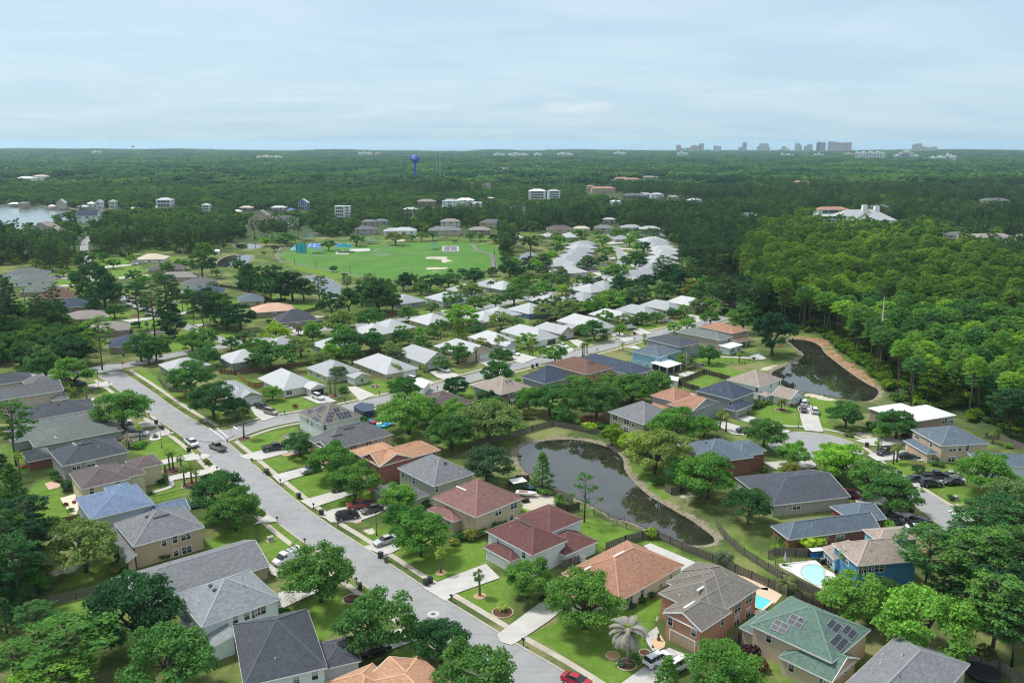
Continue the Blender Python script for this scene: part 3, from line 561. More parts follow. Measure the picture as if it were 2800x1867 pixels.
def garagemesh(w_,h):
	k=(round(w_,1),round(h,1))
	if k in GD:return GD[k]
	f=MB();f.box(-w_/2,-.02,0,w_/2,.05,h)
	for r_ in range(4):
		for c_ in range(int(w_/.62)):
			x=-w_/2+(c_+.5)*w_/int(w_/.62);z=(r_+.5)*h/4
			if r_<3:f.box(x-.22,-.04,z-.17,x+.22,-.02,z+.17)
			else:f.box(x-.22,-.045,z-.13,x+.22,-.02,z+.13,1)
	me=bpy.data.meshes.new('garage_door');me.from_pydata(f.v,[],f.f);GD[k]=(me,f.m);return GD[k]
class Blk:pass
def roofh(b,x,y):
	"""roof height at local x, y (None when outside)"""
	if not (b.x0<=x<=b.x1 and b.y0<=y<=b.y1):return None
	if b.ridge=='flat':return b.z+.1
	if b.ridge in ('sx0','sx1','sy0','sy1'):
		t={'sx0':(x-b.x0)/(b.x1-b.x0),'sx1':(b.x1-x)/(b.x1-b.x0),'sy0':(y-b.y0)/(b.y1-b.y0),'sy1':(b.y1-y)/(b.y1-b.y0)}[b.ridge]
		return b.z+t*b.rise
	if b.ridge=='a':ac,half,al,l0,l1=y-(b.y0+b.y1)/2,(b.y1-b.y0)/2,x,b.x0,b.x1
	else:ac,half,al,l0,l1=x-(b.x0+b.x1)/2,(b.x1-b.x0)/2,y,b.y0,b.y1
	h=(half-abs(ac))
	if b.e0=='h':h=min(h,al-l0)
	if b.e1=='h':h=min(h,l1-al)
	return b.z+h/half*b.rise
def vdist(a,b):return (Vector(b)-Vector(a)).length
def roof_mesh(b,off):
	x0,y0,x1,y1,z,rs=b.x0,b.y0,b.x1,b.y1,b.z,b.rise
	ov=b.oh;walls=[]
	if b.ridge=='flat':
		V=[(x0,y0,z),(x1,y0,z),(x1,y1,z),(x0,y1,z)];Fc=[(0,1,2,3)]
	elif b.ridge[0]=='s':
		hz={'sx0':(0,1,1,0),'sx1':(1,0,0,1),'sy0':(0,0,1,1),'sy1':(1,1,0,0)}[b.ridge]
		V=[(x,y,z+h*rs) for (x,y),h in zip(((x0,y0),(x1,y0),(x1,y1),(x0,y1)),hz)];Fc=[(0,1,2,3)]
	else:
		if b.ridge=='a':
			yc=(y0+y1)/2;ins=(y1-y0)/2;r0=x0+(ins if b.e0=='h' else 0);r1=x1-(ins if b.e1=='h' else 0)
			if r1<r0:r0=r1=(r0+r1)/2
			V=[(x0,y0,z),(x1,y0,z),(x1,y1,z),(x0,y1,z),(r0,yc,z+rs),(r1,yc,z+rs)]
			Fc=[(0,1,5,4),(2,3,4,5)];E0,E1=(3,0,4),(1,2,5)
		else:
			xc=(x0+x1)/2;ins=(x1-x0)/2;r0=y0+(ins if b.e0=='h' else 0);r1=y1-(ins if b.e1=='h' else 0)
			if r1<r0:r0=r1=(r0+r1)/2
			V=[(x0,y0,z),(x1,y0,z),(x1,y1,z),(x0,y1,z),(xc,r0,z+rs),(xc,r1,z+rs)]
			Fc=[(3,0,4,5),(1,2,5,4)];E0,E1=(0,1,4),(2,3,5)
		if b.e0=='h':Fc.append(E0)
		if b.e1=='h':Fc.append(E1)
	uvs=[]
	for f in Fc:
		p0,p1=Vector(V[f[0]]),Vector(V[f[1]]);d=(p1-p0).normalized();nn=(p1-p0).cross(Vector(V[f[2]])-p0).normalized();u2=nn.cross(d)
		uvs.append([((Vector(V[i])-p0).dot(d)+off,(Vector(V[i])-p0).dot(u2)) for i in f])
	return V,Fc,uvs
def mk_house(name,label,short,specs,cat='house',wins='',gar='',vents='',solar='',ang=None,auto=0,group=None,chim='',near=True,wk='stucco'):
	"""specs: dicts with p (eave corner readings), z, r (roof colour), w (wall colour), ridge a|b, e ends, ap apex reading or s slope"""
	s0=specs[0];z0=s0.get('z',4.95);P=poly(s0['p'],z0)
	if ang is None:
		d=P[1]-P[0];th=math.atan2(d.y,d.x)
		if len(P)>2:d2=P[2]-P[0];t2=math.atan2(d2.y,d2.x)-math.pi/2;th=math.atan2((math.sin(th)+math.sin(t2)),(math.cos(th)+math.cos(t2)))
	else:th=R(ang)
	org=P[0];co,si=math.cos(th),math.sin(th)
	loc=lambda p:((p.x-org.x)*co+(p.y-org.y)*si,-(p.x-org.x)*si+(p.y-org.y)*co)
	E=empty(name,org.x,org.y,0,th);tag(E,label,cat,group);mk_=rnd.choice(('metal','metal2','metal3'))
	blks=[]
	for s in specs:
		b=Blk();b.z=s.get('z',z0);Q=[loc(p) for p in poly(s['p'],b.z)]
		b.x0=min(q[0] for q in Q);b.x1=max(q[0] for q in Q);b.y0=min(q[1] for q in Q);b.y1=max(q[1] for q in Q)
		if 'L' in s:
			la,lb=s['L'];q=Q[0]
			if la:b.x0,b.x1=min(q[0],q[0]+la),max(q[0],q[0]+la)
			if lb:b.y0,b.y1=min(q[1],q[1]+lb),max(q[1],q[1]+lb)
		b.ridge=s.get('ridge') or ('a' if b.x1-b.x0>b.y1-b.y0 else 'b');b.e0,b.e1=s.get('e','hh');b.oh=s.get('oh',.45)
		half=(b.y1-b.y0)/2 if b.ridge=='a' else (b.x1-b.x0)/2
		b.rise=half*s.get('s',.40)
		if b.ridge[0]=='s':b.rise=s.get('rise',.9)
		if b.ridge=='flat':b.rise=0
		b.rm=s.get('r',s0.get('r'));b.wm=s.get('w',s0.get('w'));b.wkind=s.get('wk',s0.get('wk',wk));b.metal=s.get('metal',s0.get('metal',False));b.open=s.get('open',False)
		if 'ap' in s:
			t_,xy=s['ap'].split();u,v=px(t_,*map(float,xy.split(',')));dr=ray(u,v);o3=Vector((0-org.x,0-org.y,HC))
			ol=Vector((o3.x*co+o3.y*si,-o3.x*si+o3.y*co,HC));dl=Vector((dr.x*co+dr.y*si,-dr.x*si+dr.y*co,dr.z))
			if b.ridge=='a':t=((b.y0+b.y1)/2-ol.y)/dl.y
			else:t=((b.x0+b.x1)/2-ol.x)/dl.x
			zz=ol.z+dl.z*t-b.z;b.rise=max(half*.25,min(half*.62,zz))
		b.base=s.get('base',0);blks.append(b)
	o3=Vector((-org.x,-org.y,0));cl=Vector((o3.x*co+o3.y*si,-o3.x*si+o3.y*co,HC))
	for i,b in enumerate(blks):
		if b.rm=='metal':b.rm=mk_
		rm=metalroof(b.rm,RC[b.rm]) if b.metal else shingle(b.rm,RC[b.rm]);wm=wallmat(b.wm,WC[b.wm],b.wkind)
		V,Fc,uvs=roof_mesh(b,rnd.random()*5);dz=.003*i
		ro=link_mesh('roof',[(x,y,z+dz+.02) for x,y,z in V],Fc,rm,E,None,uvs)
		if near and b.ridge in ('a','b') and not b.metal:
			cp=MB();ix=[(a_,c_) for a_,c_ in ((0,4),(3,4),(1,5),(2,5)) if (b.e0=='h' if c_==4 else b.e1=='h')] if b.ridge=='a' else [(a_,c_) for a_,c_ in ((0,4),(1,4),(3,5),(2,5)) if (b.e0=='h' if c_==4 else b.e1=='h')]
			for a_,c_ in ix+[(4,5)]:
				p_,q_=Vector(V[a_]),Vector(V[c_])
				if (q_-p_).length<.5:continue
				sd=(q_-p_).cross(Vector((0,0,1))).normalized()*.17;u1=Vector((0,0,.065+dz));u0=Vector((0,0,.015+dz));cp.face([p_-sd+u0,p_+u1,q_+u1,q_-sd+u0][::-1]);cp.face([p_+u1,p_+sd+u0,q_+sd+u0,q_+u1][::-1])
			cp.build('ridge_cap',plain('cap_'+b.rm,mul(RC[b.rm],1.22),.9,.12,4,.15),E)
		f=MB();x0,y0,x1,y1,z=b.x0,b.y0,b.x1,b.y1,b.z+dz
		if b.ridge in ('a','b','flat'):
			segs=[((x0,y0),(x1,y0),b.ridge !='b' or b.e0=='h',0),((x1,y0),(x1,y1),b.ridge !='a' or b.e1=='h',0),((x1,y1),(x0,y1),b.ridge !='b' or b.e1=='h',0),((x0,y1),(x0,y0),b.ridge !='a' or b.e0=='h',0)]
			f.box(x0-.03,y0-.03,z-.20,x1+.03,y0+.05,z+.015) if segs[0][2] else None
			f.box(x1-.05,y0-.03,z-.20,x1+.03,y1+.03,z+.014) if segs[1][2] else None
			f.box(x0-.03,y1-.05,z-.20,x1+.03,y1+.03,z+.013) if segs[2][2] else None
			f.box(x0-.03,y0-.03,z-.20,x0+.05,y1+.03,z+.012) if segs[3][2] else None
			f.face([(x0,y0,z-.17),(x0,y1,z-.17),(x1,y1,z-.17),(x1,y0,z-.17)])
			def rake(a_,p_,c_):
				for q0,q1 in ((a_,p_),(p_,c_)):
					q0,q1=Vector(q0),Vector(q1);n_=Vector((0,0,1));side=(q1-q0).cross(n_).normalized()*.04
					pts=[q0-side,q0+side,q1+side,q1-side];lo=[p-Vector((0,0,.22)) for p in pts];hi_=[p+Vector((0,0,.035)) for p in pts]
					f.face(hi_);f.face(lo[::-1])
					for k in range(4):f.face([lo[k],lo[(k+1) % 4],hi_[(k+1) % 4],hi_[k]])
			if b.ridge=='a':
				if b.e0=='g':rake((x0,y0,z),(x0,(y0+y1)/2,z+b.rise),(x0,y1,z))
				if b.e1=='g':rake((x1,y0,z),(x1,(y0+y1)/2,z+b.rise),(x1,y1,z))
			if b.ridge=='b':
				if b.e0=='g':rake((x0,y0,z),((x0+x1)/2,y0,z+b.rise),(x1,y0,z))
				if b.e1=='g':rake((x0,y1,z),((x0+x1)/2,y1,z+b.rise),(x1,y1,z))
		else:
			V2=[Vector(v) for v in V]
			for k in range(4):
				a_,c_=V2[k],V2[(k+1) % 4];up=Vector((0,0,.015+dz));dn=Vector((0,0,-.2));f.face([a_+dn,c_+dn,c_+up,a_+up])
			f.face([v-Vector((0,0,.17)) for v in V2[::-1]])
		f.build('eaves_board',WHITE(),E)
		wx0,wy0,wx1,wy1=x0+b.oh,y0+b.oh,x1-b.oh,y1-b.oh
		b.faces=[(Vector((wx0,wy0)),Vector((wx1,wy0)),Vector((0,-1))),(Vector((wx1,wy0)),Vector((wx1,wy1)),Vector((1,0))),(Vector((wx1,wy1)),Vector((wx0,wy1)),Vector((0,1))),(Vector((wx0,wy1)),Vector((wx0,wy0)),Vector((-1,0)))]
		wb=MB();zt=z-.17
		if b.open:
			n_=0
			for (ax,ay) in ((wx0,wy0),(wx1,wy0),(wx1,wy1),(wx0,wy1),((wx0+wx1)/2,wy0),(wx1,(wy0+wy1)/2),((wx0+wx1)/2,wy1),(wx0,(wy0+wy1)/2)):
				m_=MB();m_.box(-.12,-.12,0,.12,.12,zt);m_.build('post',WHITE(),E,loc=(ax,ay,0))
			if b.open=='screen':
				sb=MB();sb.box(wx0+.05,wy0+.05,0,wx1-.05,wy1-.05,zt-.3);sb.build('screen_wall',plain('insect_screen',(.035,.038,.038),.8,.2),E)
			continue
		wb.face([(wx0,wy0,0),(wx1,wy0,0),(wx1,wy0,zt),(wx0,wy0,zt)]);wb.face([(wx1,wy0,0),(wx1,wy1,0),(wx1,wy1,zt),(wx1,wy0,zt)])
		wb.face([(wx1,wy1,0),(wx0,wy1,0),(wx0,wy1,zt),(wx1,wy1,zt)]);wb.face([(wx0,wy1,0),(wx0,wy0,0),(wx0,wy0,zt),(wx0,wy1,zt)])
		if b.ridge in 'ab':
			rz=lambda x,y:roofh(b,x,y)
			ycn,xcn=(y0+y1)/2,(x0+x1)/2
			for end,is_g in ((0,b.e0=='g'),(1,b.e1=='g')):
				if not is_g:continue
				k_=.05
				if b.ridge=='a':
					X=wx0 if end==0 else wx1;wb.face([(X,y0+k_,zt),(X,y1-k_,zt),(X,y1-k_,z),(X,ycn,z+b.rise-.03),(X,y0+k_,z)])
				else:
					Y=wy0 if end==0 else wy1;wb.face([(x0+k_,Y,zt),(x1-k_,Y,zt),(x1-k_,Y,z),(xcn,Y,z+b.rise-.03),(x0+k_,Y,z)])
		elif b.ridge[0]=='s':
			zz=[v[2] for v in V];cs=[(wx0,wy0),(wx1,wy0),(wx1,wy1),(wx0,wy1)]
			for k in range(4):
				a_,c_=cs[k],cs[(k+1) % 4];wb.face([(a_[0],a_[1],zt),(c_[0],c_[1],zt),(c_[0],c_[1],max(zz[(k+1) % 4]-.15,zt)),(a_[0],a_[1],max(zz[k]-.15,zt))])
		wb.build('wall',wm,E)
	def hitwall(u,v):
		dr=ray(u,v);dl=Vector((dr.x*co+dr.y*si,-dr.x*si+dr.y*co,dr.z));best=None
		for b in blks:
			if b.open:continue
			for a_,c_,n_ in b.faces:
				dn=dl.x*n_.x+dl.y*n_.y
				if dn>-1e-4:continue
				t=((a_.x-cl.x)*n_.x+(a_.y-cl.y)*n_.y)/dn;hx,hy,hz=cl.x+dl.x*t,cl.y+dl.y*t,cl.z+dl.z*t
				L_=(c_-a_).length;s_=(Vector((hx,hy))-a_).dot((c_-a_)/L_)
				if -1.2<s_<L_+1.2 and -1.0<hz<b.z+2.5 and (best is None or t<best[0]):best=(t,a_,(c_-a_)/L_,n_,min(max(s_,.7),L_-.7),min(max(hz,.9),1e9),b,L_)
		return best
	def addwin(a_,d,n_,s_,z_,w_,h,n):
		me,mp=winmesh(w_,h,n);o=bpy.data.objects.new('window',me);C.objects.link(o);o.parent=E;p=a_+d*s_+n_*.03
		o.location=(p.x,p.y,z_);o.rotation_euler=(0,0,math.atan2(d.y,d.x));o.scale=(1.7,1,1.5) if name=='far_house' else (1,1,1);q=bpy.data.objects.new('pane',mp);C.objects.link(q);q.parent=o
	used=set();t_='n';taken=[]
	for w_ in wins.split():
		if w_ in TL:t_=w_;continue
		v_=w_.split(',');u,v=px(t_,float(v_[0]),float(v_[1]));kk=v_[2] if len(v_)>2 else '2'
		ww,hh,nn={'1':(.9,1.5,1),'2':(1.9,1.5,2),'3':(2.8,1.5,3),'s':(.7,.8,1),'t':(1.5,1.9,2)}[kk]
		h_=hitwall(u,v)
		if h_:
			_,a_,d,n_,s_,z_,b,L_=h_;z_=min(z_,b.z-.35-hh/2);addwin(a_,d,n_,min(max(s_,ww/2+.2),L_-ww/2-.2),z_,ww,hh,nn);used.add((id(b),round(n_.x),round(n_.y)))
	t_='n'
	for w_ in gar.split():
		if w_ in TL:t_=w_;continue
		v_=w_.split(',');u,v=px(t_,float(v_[0]),float(v_[1]));gw=float(v_[2]) if len(v_)>2 else 4.8;colr=v_[3] if len(v_)>3 else 'w'
		h_=hitwall(u,v)
		if h_:
			_,a_,d,n_,s_,z_,b,L_=h_;gw=min(gw,L_-.5);me,mi=garagemesh(gw,2.15);key='garage_'+colr
			me2=me.copy();me2.name='garage_door'
			cm_=plain('garage_door_'+{'w':'white','t':'tan','g':'grey','d':'dark','o':'open'}[colr],{'w':(.74,.75,.74),'t':(.46,.33,.23),'g':(.30,.30,.29),'d':(.09,.07,.06),'o':(.03,.03,.032)}[colr],.6,.03)  # the open one is a near black panel, garage shade put into its colour
			me2.materials.append(cm_);me2.materials.append(glassmat() if colr !='o' else cm_);me2.polygons.foreach_set('material_index',mi);me2.update()
			o=bpy.data.objects.new('garage_door',me2);C.objects.link(o);o.parent=E;s_=min(max(s_,gw/2+.2),L_-gw/2-.2);p=a_+d*s_+n_*.03;o.location=(p.x,p.y,.05);o.rotation_euler=(0,0,math.atan2(d.y,d.x))
			fr=MB();fr.box(-gw/2-.16,-.06,0,-gw/2,.05,2.33);fr.box(gw/2,-.06,0,gw/2+.16,.05,2.33);fr.box(-gw/2,-.06,2.17,gw/2,.05,2.33);q=fr.build('door_frame',WHITE(),o)
			used.add((id(b),round(n_.x),round(n_.y)))
	for b in blks:
		if b.open:continue
		for fi,(a_,c_,n_) in enumerate(b.faces):
			vis=(cl.x-a_.x)*n_.x+(cl.y-a_.y)*n_.y>0;L_=(c_-a_).length
			if (id(b),round(n_.x),round(n_.y)) in used or L_<2.6:continue
			if vis and not auto:continue
			step=3.9 if auto !=2 else 5.2;n=max(1,int((L_-1)/step));d=(c_-a_)/L_
			if not near:n=min(n,3)
			for fl in ([1.5] if b.z<4 else [1.5,b.z-1.35]):
				for k in range(n):
					s_=L_*(k+.5)/n;p=a_+d*s_+n_*.3
					if any(o_ is not b and o_.x0<p.x<o_.x1 and o_.y0<p.y<o_.y1 and fl-1<o_.z+1.5 for o_ in blks):continue
					if b.z>4 and any(o_ is not b and o_.z<b.z and o_.x0-.2<p.x<o_.x1+.2 and o_.y0-.2<p.y<o_.y1+.2 and fl<o_.z+2.0 for o_ in blks):continue
					k2=(k+fi) % 3;ww,nn=((1.0,1),(1.9,2),(1.0,1))[k2];addwin(a_,d,n_,s_,fl,ww,1.3,nn)
	def hitroof(u,v):
		dr=ray(u,v);dl=Vector((dr.x*co+dr.y*si,-dr.x*si+dr.y*co,dr.z));t=(HC-12)/-dl.z
		for _ in range(900):
			p=cl+dl*t
			for i,b in enumerate(blks):
				h=roofh(b,p.x,p.y)
				if h is not None and p.z<=h+.02 and p.z>b.z-.5:return Vector((p.x,p.y,h)),b
			t+=.05
			if cl.z+dl.z*t<0:return None
		return None
	t_='n';vm=plain('roof_vent_metal',(.45,.46,.47),.5,.1);vd=plain('roof_vent_dark',(.08,.08,.085),.6,.1)
	for w_ in vents.split():
		if w_ in TL:t_=w_;continue
		v_=w_.split(',');h_=hitroof(*px(t_,float(v_[0]),float(v_[1])));kk=v_[2] if len(v_)>2 else 'b'
		if not h_:continue
		p,b=h_;m_=MB()
		if kk=='r' or kk=='w':
			lx,ly=(1.6,.18) if b.ridge=='a' else (.18,1.6);m_.box(-lx,-ly,-.02,lx,ly,.16);m_.build('ridge_vent',WHITE() if kk=='w' else vd,E,loc=p)
		elif kk=='p':m_.lathe([(.07,-.1),(.07,.45),(.0,.46)],7);m_.build('vent_pipe',WHITE(),E,loc=p)
		else:m_.box(-.33,-.33,-.12,.33,.33,.30,0,.06,.06);m_.build('roof_vent',vm if kk=='b' else vd,E,loc=p)
	if near:
		b=blks[0]
		for k in range(3):
			x=b.x0+(b.x1-b.x0)*rnd.uniform(.25,.75);y=b.y0+(b.y1-b.y0)*rnd.uniform(.25,.75);h=roofh(b,x,y)
			m_=MB();m_.lathe([(.06,-.2),(.06,.4),(.0,.41)],6);m_.build('vent_pipe',WHITE() if k % 2 else vd,E,loc=(x,y,h))
	for s in solar.split(';'):
		if not s.strip():continue
		t_=s.split()[0];Q=[hitroof(*px(t_,*map(float,a.split(',')[:2]))) for a in s.split()[1:5]]
		if any(q is None for q in Q):continue
		Q=[q[0] for q in Q];nn=(Q[1]-Q[0]).cross(Q[3]-Q[0]).normalized();nn=nn if nn.z>0 else -nn;m_=MB()
		pts=[q+nn*.14 for q in Q];lo=[q+nn*.02 for q in Q];m_.face(pts if (pts[1]-pts[0]).cross(pts[3]-pts[0]).z>0 else pts[::-1],0)
		for k in range(4):m_.face([lo[k],lo[(k+1) % 4],pts[(k+1) % 4],pts[k]],1)
		md=lambda a,b_,t:a*(1-t)+b_*t
		nx,ny=(int(v) for v in s.split()[5].split('x')) if len(s.split())>5 else (2,1)
		for k in range(nx+1):
			a_,b_=md(pts[0],pts[1],k/nx),md(pts[3],pts[2],k/nx);w2=(pts[1]-pts[0]).normalized()*.025;m_.face([a_-w2+nn*.012,a_+w2+nn*.012,b_+w2+nn*.012,b_-w2+nn*.012],1)
		for k in range(ny+1):
			a_,b_=md(pts[0],pts[3],k/ny),md(pts[1],pts[2],k/ny);w2=(pts[3]-pts[0]).normalized()*.025;m_.face([a_-w2+nn*.014,b_-w2+nn*.014,b_+w2+nn*.014,a_+w2+nn*.014],1)
		m_.build('solar_panel',[plain('solar_cells',(.022,.024,.040),.22,.15,1,.6),plain('solar_frame',(.42,.43,.44),.4,.05)],E)
	cx_=(blks[0].x0+blks[0].x1)/2;cy_=(blks[0].y0+blks[0].y1)/2
	wc=Vector((org.x+cx_*co-cy_*si,org.y+cx_*si+cy_*co));HOUSES.append((wc,short,max(blks[0].x1-blks[0].x0,blks[0].y1-blks[0].y0),[(org,co,si,b) for b in blks]))
	return E
def on_house(x,y,m=0.0):
	for _,_,_,bl in HOUSES:
		for org,co,si,b in bl:
			lx,ly=(x-org.x)*co+(y-org.y)*si,-(x-org.x)*si+(y-org.y)*co
			if b.x0-m<lx<b.x1+m and b.y0-m<ly<b.y1+m:return b.z+b.rise
	return 0
# ---------------- west side of the main road
T1,T2=2.75,4.95
mk_house('stucco_house','white two storey house with dark slate roof, cut by the bottom edge','the white house with the dark slate roof',
[dict(p='n 666,1877 880,1778 753,1681',r='dark',w='white',ridge='a',s=.5),dict(p='B 590,1450 830,1335 560,1200',z=T1,r='dark',w='white',e='hh',L=(6.5,0)),dict(p='B 560,1290 300,1060 450,1060',z=T2-.1,r='dark',w='white',ridge='b',e='gh',s=.5)],
wins='B 540,1490,1 370,1550,1',gar='',vents='B 175,1355,p A 2050,1205,p 2290,1195,p')
mk_house('stucco_house','pale blue grey house with light grey hip roof, just above the dark slate roof','the pale blue grey house with light grey roof',
[dict(p='A 1850,1055 B 225,790 A 1605,750',r='ltgrey',w='mint',ap='A 2080,605',ridge='a'),dict(p='A 1905,1270 1870,1010 1580,930 ',z=T1,r='ltgrey',w='mint',ridge='sx0',rise=1.0,L=(5,0)),dict(p='B 232,860 150,800',z=T1,r='ltgrey',w='mint',L=(-6,7))],
wins='A 2160,985,1 2265,945,1 B -15,930,1 40,900,2',vents='A 1935,678,d 1972,716,d 1822,832,p 1897,695,p')
mk_house('stucco_house','long single storey house under one large speckled grey roof, below the tan house','the long single storey grey roofed house',
[dict(p='B 130,490 A 1010,612',z=T1,r='grey',w='tan',ridge='a',e='hg',ap='A 2000,355')],ang=38.5,vents='A 2087,550,p')
mk_house('stucco_house','tan two storey house with grey hip roof and a lean-to grey side roof','the tan two storey house',
[dict(p='A 1225,315 1880,135 1045,100',r='grey',w='tan',ap='A 1440,-30'),dict(p='A 1175,458 1265,430 960,200',z=T1,r='grey',w='tan',ridge='sx0',rise=1.1)],
wins='A 1505,270,1 1605,243,1 1705,213,2 1615,370,1 1715,345,2 E 1000,1600,1',vents='A 1350,42,d 1480,38,r 1232,145,p')
mk_house('stucco_house','pale blue two storey house with a bright blue shingle roof and a blue garage wing','the blue roofed house',
[dict(p='E 830,1548 1418,1400 690,1345',r='blue',w='ltblue',ap='E 1015,1265'),dict(p='E 1752,1452 1700,1322 ',z=T1,r='blue',w='ltblue',ridge='a',e='hg',L=(-11,7.5)),dict(p='E 1250,1285 1195,1225 950,1250',z=T2-.05,r='blue',w='ltblue',e='hh',L=(0,0))],
wins='E 790,1500,1',gar='')
mk_house('stucco_house','pale yellow two storey house with a brown shingle roof stepping back in three hips','the pale yellow house with stepped brown roof',
[dict(p='E 750,1265 1200,1165 630,1115',r='brownpur',w='cream',ap='E 880,1030'),dict(p='E 1345,1118 1000,1000',z=T2,r='brownpur',w='cream',L=(-8,9.5)),dict(p='E 1500,1030 1200,960',z=T2,r='brownpur',w='cream',L=(-7,8))],
wins='E 840,1268,1 978,1232,1 1080,1210,1',vents='E 868,1042 885,1062')
mk_house('stucco_house','grey two storey house with charcoal hip roof, just behind the pale yellow house','the grey house with charcoal roof',
[dict(p='E 570,1055 1185,920 450,915',r='dark',w='grey',ap='E 765,815')],wins='E 700,1058,2 832,1022,2',vents='E 675,850 695,865 780,850,r 900,885,p')
mk_house('stucco_house','wide single storey house with weathered grey brown roof and a brown screened porch','the wide grey brown single storey house',
[dict(p='E 310,880 1150,735 290,850',z=T1,r='greengrey',w='grey',ang=1,ap='E 800,712',L=(0,15)),dict(p='E 250,1012 490,970 205,925',z=T1,r='greengrey',w='rustbrick')],ang=38.5,vents='E 505,793 517,805')
mk_house('stucco_house','long single storey house with a plain sage grey roof','the sage grey roofed house',
[dict(p='E 110,840 1020,675',z=T1,r='sage',w='grey',ridge='a',e='hg',L=(0,14),s=.42)],ang=38.5,vents='E 375,770,p')
mk_house('stucco_house','low house with a charcoal roof, partly behind the sage grey roof','the low charcoal roofed house',
[dict(p='E 160,655 870,510 80,580',z=T1,r='slate',w='ivory',L=(0,13),ap='E 300,500'),dict(p='E 870,505',z=T1,r='slate',w='ivory',L=(-8,8),ridge='a',e='hg')],ang=38.5,vents='E 245,520,p')
mk_house('stucco_house','pinkish beige two storey house with a grey roof near the stop sign corner','the pinkish beige house',
[dict(p='E -150,475 580,352',r='midgrey',w='pinkbeige',ridge='a',e='hg',L=(0,10),ap='E 350,285'),dict(p='E 640,430 ',z=T1,r='midgrey',w='pinkbeige',L=(-5,9)),dict(p='E 530,290',z=T2,r='midgrey',w='pinkbeige',L=(-9,9),e='hg')],ang=38.5,wins='E 45,465,2 135,447,2')
mk_house('stucco_house','house with dark blue grey hip roof at the left edge near the stop sign','the dark blue grey roofed corner house',
[dict(p='E -200,335 325,258',r='dark',w='stone',ridge='a',L=(0,11),s=.4)],ang=38.5,vents='E 30,180 75,197,r')
mk_house('stucco_house','house with orange tan roof of three gables, cut by the bottom edge','the orange tan roofed house at the bottom edge',
[dict(p='B 820,1600 ',z=T1,r='orange',w='beige',L=(13,-14),ridge='b',e='gh',s=.45),dict(p='B 640,1560',z=T1,r='orange',w='beige',L=(8,-9),ridge='b',s=.5),dict(p='B 990,1540',z=T1,r='orange',w='beige',L=(9,-10),ridge='b',e='gg',s=.5)],ang=38)
# ---------------- east side of the main road
mk_house('stucco_house','cream two storey house with blue grey shingle roof in the bottom right corner','the cream house with blue grey roof',
[dict(p='D 1640,1640 1755,1350 1170,1135 560,1800',r='grey',w='beige',ridge='a',L=(0,0),e='hh',s=.4),dict(p='D 1860,1568 ',z=T1,r='bluegrey',w='beige',L=(-6,-6))],ang=43.5,vents='D 1028,1400,p')
mk_house('stucco_house','beige two storey house with a green shingle roof carrying dark solar panels','the green roofed house with solar panels',
[dict(p='D 590,1380 895,1055 C 2190,1025',r='green',w='beige',ridge='b',e='hh',ap='D 560,945'),dict(p='D 590,1560 370,1345',z=T1+.3,r='green',w='beige',ridge='b',e='gh',L=(9,9),s=.5),dict(p='D 130,1240 -200,1300',z=T1+.3,r='green',w='beige',L=(8,8),s=.4)],
wins='D 228,1280,1 515,1395,1 10,1145,1 775,1350,s 715,1395,s 640,1490,s',solar='D 75,980 200,1045 150,1122 18,1068 2x2;D 222,930 348,990 296,1072 168,1018 2x2;D 583,980 680,1050 625,1118 527,1040 2x1;D 725,1030 818,1110 768,1175 665,1095 2x1;D 640,1110 742,1190 660,1285 556,1195 2x1;D 0,880 90,830 150,835 10,940 1x1;D 425,1450 530,1530 440,1620 335,1560 2x1',ang=43)
mk_house('stucco_house','peach two storey house with brown grey roof of stepped gables and a tan garage door','the peach house with tan garage door',
[dict(p='C 2275,690 1690,460',r='palm',w='peach',ridge='a',e='hh',L=(-5.5,0),s=.40,base=1),
dict(p='C 1740,1095 1370,930',r='palm',w='peach',ridge='a',e='gh',L=(9,0),s=.45),dict(p='C 2275,690 1395,895',z=T2+.01,r='palm',w='peach',ridge='a',e='hh',s=.42,L=(0,0)),dict(p='C 2275,690 1340,740',z=T2+.02,r='palm',w='peach',ridge='a',s=.42),dict(p='C 2275,690 1410,640',z=T2+.03,r='palm',w='peach',ridge='a',s=.42)],
wins='C 1455,1000,1 1670,1095,1 1930,980,1 2070,875,2 2172,795,2 2060,1010,t 2165,930,t',gar='C 1560,1230,4.9,t',vents='C 1840,540,w 1750,690,w 1630,850,w 1620,598,p 1540,770,p',ang=43)
mk_house('stucco_house','white single storey house with a wide orange tan shingle roof beside the white patio','the white house with wide orange roof',
[dict(p='C 985,820 1575,485 1055,258',z=T1,r='rust',w='ivory',ridge='a',e='hh',ap='C 1110,325'),dict(p='C 470,768 358,710 ',z=T1,r='rust',w='ivory',ridge='a',e='hh',L=(9,-0),s=.4),dict(p='C 700,900 985,820',z=T1-.03,r='rust',w='ivory',L=(0,5))],
wins='C 1075,810,2 1193,740,1 1460,588,s',gar='C 400,765,4.8,g',vents='C 980,385,w 715,505,w 1250,520,p',ang=43.5)
mk_house('stucco_house','white two storey house with a dark red shingle roof and white garage door','the white house with dark red roof',
[dict(p='C 190,385 515,255 B 2105,170',r='red',w='white',ap='C 90,80',ridge='b'),dict(p='C 655,65 375,185',r='red',w='white',z=T2+.02,L=(-10,10.5),ridge='a',s=.38),dict(p='C 490,400 795,265 480,150',z=T1,r='red',w='white',ridge='a',L=(0,9)),dict(p='B 2335,455 2060,325',z=T1,r='red',w='white',ridge='b',e='hh',L=(6.5,0),s=.35)],
wins='C 110,385,1 B 2225,265,1',gar='B 2215,430,4.8,w',vents='C 125,105,r')
